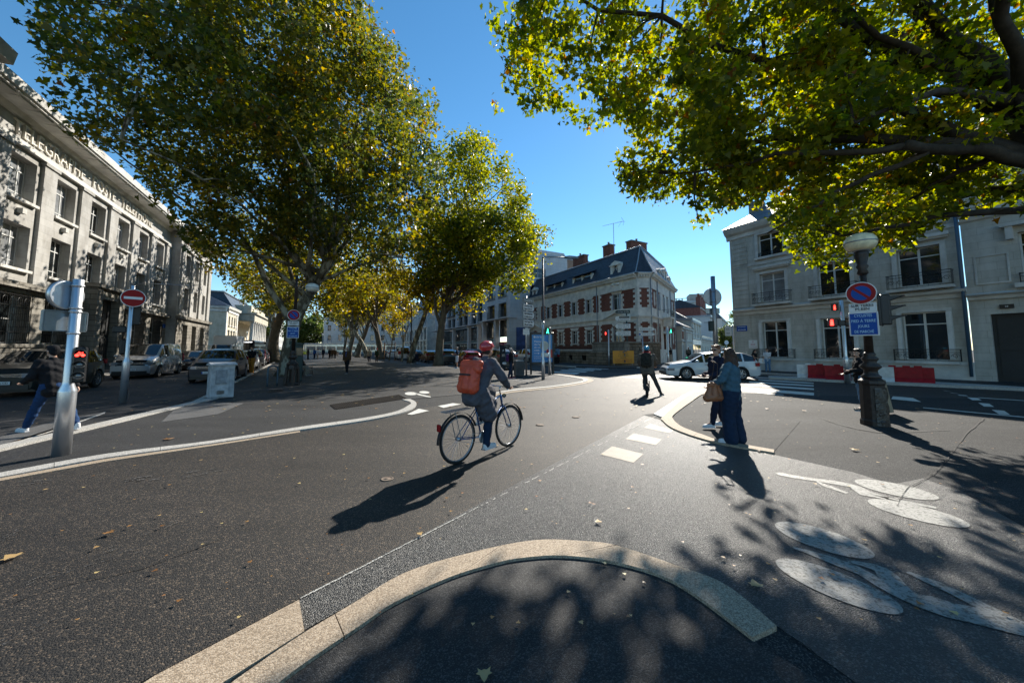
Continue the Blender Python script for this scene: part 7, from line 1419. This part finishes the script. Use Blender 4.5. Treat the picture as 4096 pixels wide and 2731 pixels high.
om = person('man in black shirt and rust orange trousers walking past the parked cars', ORM, R(180)+R(10), H=1.78, top='black', topk='tshirt', bot='orange', botk='straight', shoe=SHB, hair=HB, hk='short', near=1, slim=1.08, feet=((-.12, .10, .0, 0), (.12, -.18, .0, 0)), hy=R(-15), extra=sling, z0=.012)
for i, (px, py, f, kw, lb) in enumerate(((848, 831, 10, dict(top='beige', bot='navy', botk='slim', hair=HD), 'walker in pale top seen from behind between the far trunks'), (865, 831, 0, dict(top='green', bot='black', botk='slim', hair=C_['red']), 'walker in green jacket with a red cap beside the pale topped walker'),
    (722, 823.5, 170, dict(top='blue', bot='navy', hair=HD), 'tiny figure in blue far down the avenue by the tram'), (729, 823, 175, dict(top='white', bot='beige', hair=HB), 'tiny figure in white far down the avenue by the tram'), (742, 822, 10, dict(top='navy', bot='black', hair=HD), 'small dark figure before the tram front'), (757, 824, 10, dict(top='black', bot='black', hair=HD), 'dark figure standing left of the group under the trees'), (763, 824, 200, dict(top='brown', bot='dgrey', hair=HD), 'figure in brown coat in the group under the trees'), (769, 824, 190, dict(top='brown', bot='black', hair=HD), 'second brown coated figure in the group under the trees'), (707, 824, 90, dict(top='dgrey', bot='black', hair=HD), 'dark figure beside the far hedge'), (1000/1.0, 829, 0, None, None))):
    if kw is None: continue
    p = g(px, py); person(lb, p, R(f), H=1.7, hk='short', **kw)
for i, (k_, o_, kw, lb) in enumerate(((62, 6.0, dict(top='black', bot='denim'), 'far pedestrian in black at the end of the side street'), (64, 7.2, dict(top='grey', bot='black'), 'far pedestrian in grey at the end of the side street'), (52, 8.2, dict(top='brown', bot='dgrey'), 'far pedestrian in brown near the end of the side street'))):
    person(lb, sk_(k_, o_), R(160), H=1.7, hk='short', **kw)
# ================================================================ TREES
def inpoly(x, y, poly):
    c = np.zeros(len(x), bool); n = len(poly)
    for i in range(n):
        x0, y0 = poly[i]; x1, y1 = poly[(i+1) % n]
        if y0 == y1: continue
        k = ((y0 > y) != (y1 > y)) & (x < (x1-x0)*(y-y0)/(y1-y0)+x0); c ^= k
    return c
LEAF5 = np.array([(0, 0), (.17, .07), (.42, -.06), (.36, .18), (.52, .34), (.26, .42), (.17, .66), (0, .92), (-.17, .66), (-.26, .42), (-.52, .34), (-.36, .18), (-.42, -.06), (-.17, .07)])*1.0
LEAF3 = np.array([(0, 0), (.40, .10), (.46, .42), (0, .85), (-.46, .42), (-.40, .10)])
def leafmesh(name, P, size, lv, mat, parent, tmpl, droop=.35):
    n = len(P); m = len(tmpl); L = parent.location
    nz = rng.normal(size=(n, 3)); nz[:, 2] = np.abs(nz[:, 2])+.35; nz /= np.linalg.norm(nz, axis=1)[:, None]
    a = rng.normal(size=(n, 3)); a -= nz*(a*nz).sum(1)[:, None]; a /= np.linalg.norm(a, axis=1)[:, None]
    a[:, 2] -= droop; a /= np.linalg.norm(a, axis=1)[:, None]; bb = np.cross(a, nz); bb /= np.linalg.norm(bb, axis=1)[:, None]; nz = np.cross(bb, a)
    t = tmpl; fold = np.abs(t[:, 0])*.35+t[:, 1]**2*-.22
    V = P[:, None, :]+size[:, None, None]*(bb[:, None, :]*t[None, :, 0, None]+a[:, None, :]*t[None, :, 1, None]+nz[:, None, :]*fold[None, :, None])
    V = V.reshape(-1, 3)-np.array([L.x, L.y, L.z]); me = bpy.data.meshes.new(name)
    me.vertices.add(n*m); me.vertices.foreach_set('co', V.astype(np.float32).ravel()); me.loops.add(n*m); me.loops.foreach_set('vertex_index', np.arange(n*m, dtype=np.int32))
    me.polygons.add(n); me.polygons.foreach_set('loop_start', np.arange(0, n*m, m, dtype=np.int32)); me.polygons.foreach_set('loop_total', np.full(n, m, np.int32))
    at = me.attributes.new('lv', 'FLOAT', 'POINT'); at.data.foreach_set('value', np.repeat(lv, m).astype(np.float32)); me.update(calc_edges=True)
    return mobj(name, me, mat, parent)
def crown_pts(ells, ncl, per, rc, mask=None, maskin=None, box=None, shell=.55, gap=-.35):
    w = np.array([e[1][0]*e[1][1]*e[1][2] for e in ells])**.8; w = w/w.sum(); C = []
    cnt = rng.multinomial(ncl*3, w)
    for (c, r), k in zip(ells, cnt):
        d = rng.normal(size=(k, 3)); d /= np.linalg.norm(d, axis=1)[:, None]; rad = shell+(1-shell)*rng.random(k)**.6
        rad = np.where(rng.random(k) < .3, rng.random(k)**.5, rad); C.append(np.array(c)+d*rad[:, None]*np.array(r))
    C = np.concatenate(C); rng.shuffle(C)
    if mask is not None:
        x, y = prj(C); C = C[inpoly(x+rng.normal(0, 16, len(C)), y+rng.normal(0, 14, len(C)), mask)]
    if box is not None: C = C[box(C)]
    f = 2.6/max(1.2, rc*2.4); ns = np.sin(C[:, 0]*f+1.3*np.sin(C[:, 1]*f*.7))+np.sin(C[:, 1]*f*1.1+1.7*np.sin(C[:, 2]*f*.8))+np.sin(C[:, 2]*f*1.3+1.1*np.sin(C[:, 0]*f*.9))
    C = C[ns > gap]
    C = C[:ncl]; n = len(C)
    cr = rc*(.6+.8*rng.random(n)); d = rng.normal(size=(n, per, 3))*.5; d[:, :, 2] *= .8; P = (C[:, None, :]+d*cr[:, None, None]).reshape(-1, 3); keep = np.ones(len(P), bool)
    if mask is not None: x, y = prj(P); jx = np.repeat(rng.normal(0, 16, n), per); keep = inpoly(x+jx, y+rng.normal(0, 12, len(P)), mask)
    cv = np.repeat(rng.random(n)*.5, per); lv = np.clip(cv+rng.random(len(P))*.45+np.where(rng.random(len(P)) < .05, .35, 0), 0, 1)
    return C, P[keep], lv[keep]
def limb(b, p, q, r0, r1, sag=.15, n=7, seed=0, nn=8):
    p, q = Vector(p), Vector(q); d = q-p; L = d.length; rs = random.Random(seed); o = Vector((rs.uniform(-1, 1), rs.uniform(-1, 1), rs.uniform(.2, 1)))*L*sag
    pts = []; 
    for i in range(n+1):
        t = i/n; pts.append(p+d*t+o*math.sin(math.pi*t)*.6+Vector((rs.uniform(-1, 1), rs.uniform(-1, 1), rs.uniform(-1, 1)))*L*.018*(0 < i < n))
    b.tube(pts, [r0+(r1-r0)*(i/n)**.8 for i in range(n+1)], nn); return pts
def tree(label, base, trunk, r0, ells, ncl, per, rc, size, group=None, mask=None, lmat=None, tmat=None, tmpl=LEAF5, nl=9, nb=60, box=None, name='plane_tree', r1=None, shift=0., shell=.55, forks=None, root=True, gap=-.5, tw=6.):
    t = thing(name, label, 'tree', (*base[:2], 0), 0, group); B = Vector((*base[:2], 0)); b = MB()
    T = [Vector(p)-B for p in trunk]; T = [Vector(p) for p in smooth_line([tuple(x) for x in T], 4)] if len(T) > 2 else T
    r1 = r1 or r0*.55; n = len(T); zz = T[-1].z or 1
    rr = [(r0+(r1-r0)*i/(n-1))*(1+(.55*max(0, 1-T[i].z/.9)**2 if root else 0)) for i in range(n)]; b.tube(T, rr, 14)
    C, P, lv = crown_pts(ells, ncl, per, rc, mask, None, box, shell, gap); Cl = C-np.array(B)
    top = T[-1]; limbs = []; rs = random.Random(int(abs(base[0]*97+base[1]*13)))
    if len(Cl):
        # far spread targets for the main limbs
        idx = [int(rng.integers(len(Cl)))]; dd = np.linalg.norm(Cl-Cl[idx[0]], axis=1)
        while len(idx) < min(nl, len(Cl)): j = int(np.argmax(dd)); idx.append(j); dd = np.minimum(dd, np.linalg.norm(Cl-Cl[j], axis=1))
        for i in idx:
            st = T[max(1, int(n*rs.uniform(.62, 1)))-1]; q_ = Vector(Cl[i]); q_ = st+(q_-st)*.86; limbs += limb(b, st, q_, r1*rs.uniform(.5, .8), .03, .14, 8, rs.random())[2:]
        for f in (forks or []): limbs += limb(b, Vector(f[0])-B, Vector(f[1])-B, f[2], f[3], .06, 8, 1)[2:]
        LP = np.array([tuple(p) for p in limbs]); sel = rng.choice(len(Cl), min(nb, len(Cl)), replace=False)
        for i in sel:
            j = int(np.argmin(np.linalg.norm(LP-Cl[i], axis=1))); a = Vector(LP[j]); c = Vector(Cl[i])
            if .25 < (c-a).length < tw: limb(b, a, c, .03+.008*(c-a).length, .01, .12, 4, rs.random(), 5)
    b.build('trunk', tmat or bark, t)
    leafmesh('crown', P, size*(.5+.85*rng.random(len(P))), np.clip(lv+shift, 0, 1), lmat or leaf_a, t, tmpl); return t
gL = 'plane trees lining the promenade'
# big left tree
ML = [(70, -900), (60, -60), (30, -10), (75, 22), (58, 60), (110, 105), (55, 165), (92, 200), (104, 245), (142, 270), (182, 322), (232, 342), (275, 336), (305, 400), (352, 450), (388, 505), (410, 545), (440, 560), (470, 640), (520, 690), (580, 740), (660, 745), (760, 740), (850, 700), (980, 600), (1005, 520), (1028, 440), (1000, 350), (985, 235), (930, 130), (860, 60), (825, -10), (870, -900)]
t1 = g(656, 862); T1 = Vector((t1[0], t1[1], 0))
tree('huge plane tree leaning right with mottled bark above the left lamp post', t1, [(t1[0], t1[1], 0), (t1[0]+.15, t1[1], 2), (t1[0]+.6, t1[1]+.1, 4), (t1[0]+1.6, t1[1]+.2, 6), (t1[0]+2.6, t1[1]+.2, 7.8)], .42,
     [((-16.5, 15.5, 12.0), (7.5, 6.5, 6.5)), ((-12.5, 20, 15.5), (8, 8, 8)), ((-8.5, 19.5, 12), (5.5, 6, 6)), ((-17, 22, 14), (8, 7, 7)), ((-9, 23, 19), (6, 7, 6)), ((-14, 16, 20), (8, 7, 5))], 1950, 46, .8, .215, gL, ML, gap=-.45, lmat=leaf_t, nl=16, nb=170,
     forks=[((t1[0]+.3, t1[1], 3.0), (t1[0]-3.5, t1[1]-2, 11), .22, .06), ((t1[0]+2.4, t1[1]+.2, 7.6), (-10.5, 21, 14), .2, .05), ((t1[0]+1.5, t1[1]+.2, 5.8), (-17, 20, 13), .2, .05)])
# dark trunk behind it with its own crown
bL = (-29.5, 43.5)
tree('old plane tree with a thick dark trunk behind the parked cars', bL, [(*bL, 0), (bL[0]-.2, bL[1], 3), (bL[0]+.5, bL[1], 6), (bL[0]+1.2, bL[1], 8.5)], .62, [((-27, 40, 13), (9, 8, 7.5)), ((-20, 38, 11), (7, 8, 6)), ((-30, 44, 16), (8, 8, 6))], 650, 26, 1.0, .3, gL,
     [(455, 570), (520, 560), (800, 380), (1000, 400), (960, 700), (700, 780), (600, 770), (590, 740), (560, 668), (500, 650), (470, 620)], tmat=bark_d, tmpl=LEAF3, nl=9, nb=60)
# right row near trees
MR = [(985, 335), (975, 290), (1010, 268), (1080, 285), (1140, 320), (1180, 370), (1215, 430), (1212, 490), (1240, 510), (1275, 560), (1270, 590), (1235, 595), (1215, 650), (1195, 700), (1150, 665), (1090, 700), (1010, 700), (960, 740), (900, 700), (880, 560), (960, 420)]
b3 = g(1008, 839)
tree('tall plane tree with a brown trunk standing behind the red cyclist', b3, [(b3[0], b3[1], 0), (b3[0]+.05, b3[1], 2.2), (b3[0]+.25, b3[1], 4.2), (b3[0]+.6, b3[1], 6), (b3[0]+1.3, b3[1], 8.5)], .42, [((-3.2, 33, 15.5), (6.5, 6, 7.5)), ((-.3, 32, 11), (4.5, 5, 4.5)), ((-5.5, 34, 11), (4.5, 5, 5))], 1150, 30, .85, .25, gL, MR, gap=-.45, lmat=leaf_c, tmat=bark_d, tmpl=LEAF3, nl=11, nb=90, shift=-.04,
     forks=[((b3[0]+.15, b3[1], 3.6), (b3[0]-1.2, b3[1], 10), .2, .06), ((b3[0]+.7, b3[1], 6.2), (1.5, 32, 11), .16, .04)])
b4 = g(948, 832)
tree('leaning pale plane tree beside the bench', b4, [(b4[0]-.2, b4[1], 0), (b4[0]+.1, b4[1], 2), (b4[0]+.9, b4[1], 4.5), (b4[0]+1.6, b4[1], 7), (b4[0]+1.2, b4[1], 9.5)], .36, [((-9.5, 39, 12.5), (5.5, 6, 6.5)), ((-7, 38, 9), (4.5, 5, 3.5))], 560, 26, .9, .27, gL, None, tmpl=LEAF3, nl=8, nb=60, shift=.1, box=lambda C: C[:, 2] > 5.2)
far = [((-17.5, 50), 'slender young tree tied to wooden stakes', .09, .3, 3.5, 5), ((-14.6, 46.5), 'slim straight young tree left of the globe lamp', .16, .2, 4, 7),
       ((-21.2, 56.5), 'plane tree with a sunlit pale edge beside the white van', .5, -1.2, 7, 13), ((-26.0, 63), 'strongly leaning pale plane tree behind the two walkers', .45, -3.5, 6.5, 13), ((-30.0, 68), 'plane tree leaning right behind the two walkers', .4, 2.0, 6, 13), ((-34, 76), 'plane tree with a slanting pale trunk near the motor scooter', .42, 2.2, 6, 12.5), ((-39, 84), 'far plane tree in the right hand row', .42, 1.2, 6, 12.5), ((-44, 94), 'farther plane tree in the right hand row', .42, 1.0, 6.5, 12.5), ((-50, 104), 'farthest plane tree in the right hand row', .42, .8, 6.5, 12),
       ((-43, 62), 'plane tree far along the left kerb', .5, .5, 7.5, 14), ((-54, 79), 'second far plane tree along the left kerb', .5, .5, 7.5, 14), ((-46.5, 98), 'thin forked young tree in the far middle of the promenade', .14, .8, 4, 6)]
for i, (p, lb, r_, lx, cr_, cz) in enumerate(far):
    small = r_ < .2; hh = cz*.45
    tree(lb, p, [(*p, 0), (p[0]+lx*.25, p[1], hh*.4), (p[0]+lx*.7, p[1], hh*.8), (p[0]+lx, p[1], hh*1.15)], r_, [((p[0]+lx, p[1], cz), (cr_*.95, cr_*.9, cr_*.62)), ((p[0]+lx*1.3+1, p[1]-1, cz-cr_*.22), (cr_*.7, cr_*.7, cr_*.4))] if not small else [((p[0]+lx, p[1], cz+.5), (1.9, 1.9, 1.9))],
         (380 if i < 7 else 300) if not small else 70, 20, 1.1 if not small else .6, (.34 if i > 3 else .28) if not small else .24, gL, None, tmpl=LEAF3, nl=6 if not small else 4, nb=26 if not small else 10, shift=.14 if p[0] > -38 else 0.0, root=not small, name='plane_tree' if not small else 'young_tree', tmat=bark if i % 2 else bark_d, box=(lambda C: C[:, 2] > 5.0) if not small else None)
    if i == 0:
        st = thing('tree_stakes', 'pair of wooden stakes with a crossbar round the slender young tree', 'stakes', (*p, 0)); b = MB(); [b.box(x-.05, x+.05, -.05, .05, 0, 2.6) for x in (-.75, .75)]; b.box(-.8, .8, -.04, .04, 2.2, 2.3); b.build('stakes', MATS['bench_wood'], st)
for (p, lb, r_, h_, m_) in (((-62, 150), 'hazy green tree closing the far end of the avenue', 13, 15, leaf_f), ((-88, 150), 'big hazy tree behind the far lantern posts', 14, 16, leaf_f), ((-40, 160), 'dark far tree behind the tram', 12, 13, leaf_f), ((-108, 146), 'far tree left of the hazy pair', 12, 14, leaf_f), ((-127, 172), 'farthest tree behind the palace end', 14, 15, leaf_f)):
    tree(lb, p, [(*p, 0), (*p, 4), (p[0], p[1], 7)], .6, [((p[0], p[1], h_*.62), (r_*.7, r_*.6, h_*.42))], 420, 24, 1.9, .75, 'far trees beyond the promenade', None, lmat=m_, tmpl=LEAF3, nl=5, nb=20, root=False, name='broadleaf_tree')
p = (sk_(70, 3.6)); tree('round green street tree in the side street', p, [(*p, 0), (*p, 2.5), (p[0], p[1], 3.5)], .2, [((p[0], p[1], 4.6), (3.4, 3.2, 3.2))], 330, 24, .7, .3, None, None, lmat=leaf_f, tmpl=LEAF3, nl=6, nb=20, name='street_tree', root=False)
p = (96, 146); tree('tall dark cedar rising behind the far houses', p, [(*p, 0), (*p, 6), (p[0], p[1], 16)], .5, [((p[0], p[1], z_), (6-.5*i, 6-.5*i, .9)) for i, z_ in enumerate((8, 10.5, 13, 15.5, 17.5))], 260, 20, 1.1, .5, None, None, lmat=leaf_f, tmpl=LEAF3, nl=8, nb=20, name='cedar_tree', root=False)
# hedge and shrubs by the tram
hg = thing('hedge', 'bright green hedge below the far trees at the avenue end', 'hedge', (-75, 100, 0)); P = np.stack([rng.uniform(-20, 16, 5200)-75, rng.uniform(-2, 2, 5200)+100, np.abs(rng.normal(0, .7, 5200))], 1); leafmesh('foliage', P, rng.uniform(.25, .5, 5200), rng.uniform(.2, .75, 5200), leaf_f, hg, LEAF3)
# near right canopy: its trunk stands just outside the photograph
MC = [(1055, 0), (1075, 40), (1135, 75), (1160, 150), (1150, 200), (1150, 235), (1165, 262), (1210, 262), (1250, 235), (1305, 292), (1370, 290), (1400, 260), (1455, 300), (1480, 335), (1430, 350), (1400, 385), (1425, 440), (1480, 460), (1545, 480), (1595, 515), (1625, 512), (1640, 480), (1700, 470), (1745, 490), (1790, 520), (1800, 580), (1820, 600), (1815, 635), (1880, 645), (1955, 620), (1990, 560), (2040, 560), (2080, 580), (2110, 545), (2180, 500), (2230, 500), (2290, 520), (2300, 470), (2352, 480), (2700, 520), (3200, 300), (3600, -1200), (1400, -1500), (1060, -300)]
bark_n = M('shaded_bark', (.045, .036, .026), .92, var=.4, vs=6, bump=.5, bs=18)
base = (13.4, 7.4)
def nearbox(C):
    x, y = prj(C); v = y
    lim = np.interp(y, [-500, 100, 300, 450, 560, 650], [16, 14, 13, 12.5, 12.0, 11.0]); k = (C[:, 1] < lim) & (C[:, 1] > np.interp(y, [-500, 0, 300, 640], [3.5, 5.5, 7.0, 8.0])) & (C[:, 2] > 3.1)
    return k
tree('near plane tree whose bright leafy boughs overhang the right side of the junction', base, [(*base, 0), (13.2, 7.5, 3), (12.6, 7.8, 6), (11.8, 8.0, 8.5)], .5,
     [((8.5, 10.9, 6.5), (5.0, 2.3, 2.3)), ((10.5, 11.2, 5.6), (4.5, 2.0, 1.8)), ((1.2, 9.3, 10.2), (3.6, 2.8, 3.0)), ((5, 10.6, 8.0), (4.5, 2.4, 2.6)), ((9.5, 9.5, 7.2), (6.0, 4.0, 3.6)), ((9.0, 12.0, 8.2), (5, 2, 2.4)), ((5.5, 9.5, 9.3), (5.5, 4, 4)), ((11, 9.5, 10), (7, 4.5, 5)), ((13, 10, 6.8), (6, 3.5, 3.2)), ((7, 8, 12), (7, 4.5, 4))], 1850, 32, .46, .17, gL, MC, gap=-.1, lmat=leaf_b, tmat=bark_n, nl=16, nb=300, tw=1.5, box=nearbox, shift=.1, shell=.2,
     forks=[((12.6, 7.8, 6.0), (9.0, 7.6, 6.3), .17, .10), ((9.2, 7.6, 6.3), (4.6, 9.5, 6.6), .09, .02), ((12.3, 7.9, 7), (7.6, 7.4, 9.6), .13, .05), ((9.6, 7.7, 6.2), (7.2, 9.6, 4.9), .08, .02), ((12.8, 7.8, 5), (9.5, 9.8, 4.9), .12, .03), ((11.4, 7.8, 6.2), (11, 10, 5.6), .09, .02)])
# ---------------- fallen leaves
dry = MLEAF('dry_leaf', [(.20, .09, .03), (.34, .18, .06), (.50, .33, .14), (.58, .46, .20), (.35, .12, .04)], .15)
def fallen(name, pts, size, kind=None, lv=None):
    n = len(pts); P = np.array([(p[0], p[1], .028) for p in pts]); hold = bpy.data.objects.new('tmp', None); m = len(LEAF5); a = rng.random(n)*2*math.pi
    t = LEAF5; ca, sa = np.cos(a), np.sin(a); X = t[None, :, 0]*ca[:, None]-(t[None, :, 1]-.4)*sa[:, None]; Y = t[None, :, 0]*sa[:, None]+(t[None, :, 1]-.4)*ca[:, None]
    Z = (t[None, :, 0]**2*.35+(t[None, :, 1]-.4)**2*.25)*rng.uniform(.2, 1, n)[:, None]+rng.normal(0, .02, (n, m)); V = np.stack([X, Y, np.abs(Z)], 2)*size[:, None, None]+P[:, None, :]; V = V.reshape(-1, 3)
    me = bpy.data.meshes.new(name); me.from_pydata(V.tolist(), [], [list(range(i*m, i*m+m)) for i in range(n)]); at = me.attributes.new('lv', 'FLOAT', 'POINT'); at.data.foreach_set('value', np.repeat(rng.random(n) if lv is None else np.full(n, lv), m).astype(np.float32)); bpy.data.objects.remove(hold)
    return mobj(name, me, dry)
pts = [(-22+rng.random()*34, 2.2+rng.random()**1.6*44) for _ in range(2800)]; pts = [p for p in pts if abs(p[0]) < p[1]*1.5+.5]
tag(fallen('leaf_litter', pts, rng.uniform(.02, .085, len(pts))*np.array([.55 if p[1] < 9 else 1.25 for p in pts])), kind='stuff')
for px, py, s_, lb in ((22, 1285, .15, 'large curled dry leaf at the left edge of the road'), (1374, 1202, .085, 'pale star shaped fallen leaf on the cycle track above the kerb arc'), (1112, 1562, .10, 'pale fallen leaf at the bottom edge inside the kerb arc'), (965, 1232, .075, 'yellowish leaf lying on the sprayed white line'), (1735, 1348, .12, 'broken tan leaf just outside the right end of the kerb arc'), (1965, 1035, .16, 'pale leaf on the pavement left of the lamp post foot'), (388, 1010, .2, 'orange brown leaf beside the white kerb'), (252, 1229, .1, 'small brown leaf flake in the middle of the left road')):
    o = fallen('fallen_leaf', [g(px, py)], np.array([s_*.8]), lv=.15 if 'brown' in lb else .7); tag(o, lb, 'leaf', 'single fallen leaves on the road')
# ================================================================ CAMERA, SKY, SUN
cam = bpy.data.cameras.new('camera'); co = bpy.data.objects.new('camera', cam); col.objects.link(co)
cam.sensor_width = 36; cam.lens = 36*F/1024; cam.clip_start = .05; cam.clip_end = 4000
co.location = (0, 0, HC); co.rotation_euler = (math.pi/2+PIT, 0, 0)
cam.shift_y = (PY-341.0)/1024
sc.camera = co
w = bpy.data.worlds.new('World'); sc.world = w; w.use_nodes = True
nt = w.node_tree; bg = nt.nodes['Background']; sk = nt.nodes.new('ShaderNodeTexSky'); sk.sky_type = 'NISHITA'; sk.sun_disc = False
sk.sun_elevation = SUN_EL; sk.sun_rotation = SUN_AZ; sk.air_density = 1.0; sk.dust_density = .03; sk.ozone_density = 3.6; sk.altitude = 50
hs = nt.nodes.new('ShaderNodeHueSaturation'); hs.inputs['Saturation'].default_value = 1.18; hs.inputs['Hue'].default_value = .49
nt.links.new(sk.outputs[0], hs.inputs['Color']); nt.links.new(hs.outputs[0], bg.inputs[0]); bg.inputs[1].default_value = .100
L = bpy.data.lights.new('sun', 'SUN'); L.energy = 4.7; L.angle = R(.55); L.color = (1, .93, .82)
lo = bpy.data.objects.new('sun', L); col.objects.link(lo)
sd = Vector((math.sin(SUN_AZ)*math.cos(SUN_EL), math.cos(SUN_AZ)*math.cos(SUN_EL), math.sin(SUN_EL)))
lo.rotation_euler = (-sd).to_track_quat('-Z', 'Y').to_euler(); lo.location = (20, 30, 40)
vs = sc.view_settings; vs.view_transform = 'Standard'; vs.look = 'None'; vs.exposure = .9; vs.gamma = 1
sc.cycles.max_bounces = 8; sc.cycles.diffuse_bounces = 4; sc.cycles.transmission_bounces = 6; sc.cycles.transparent_max_bounces = 8
sc.cycles.caustics_reflective = False; sc.cycles.caustics_refractive = False; sc.cycles.sample_clamp_indirect = 6
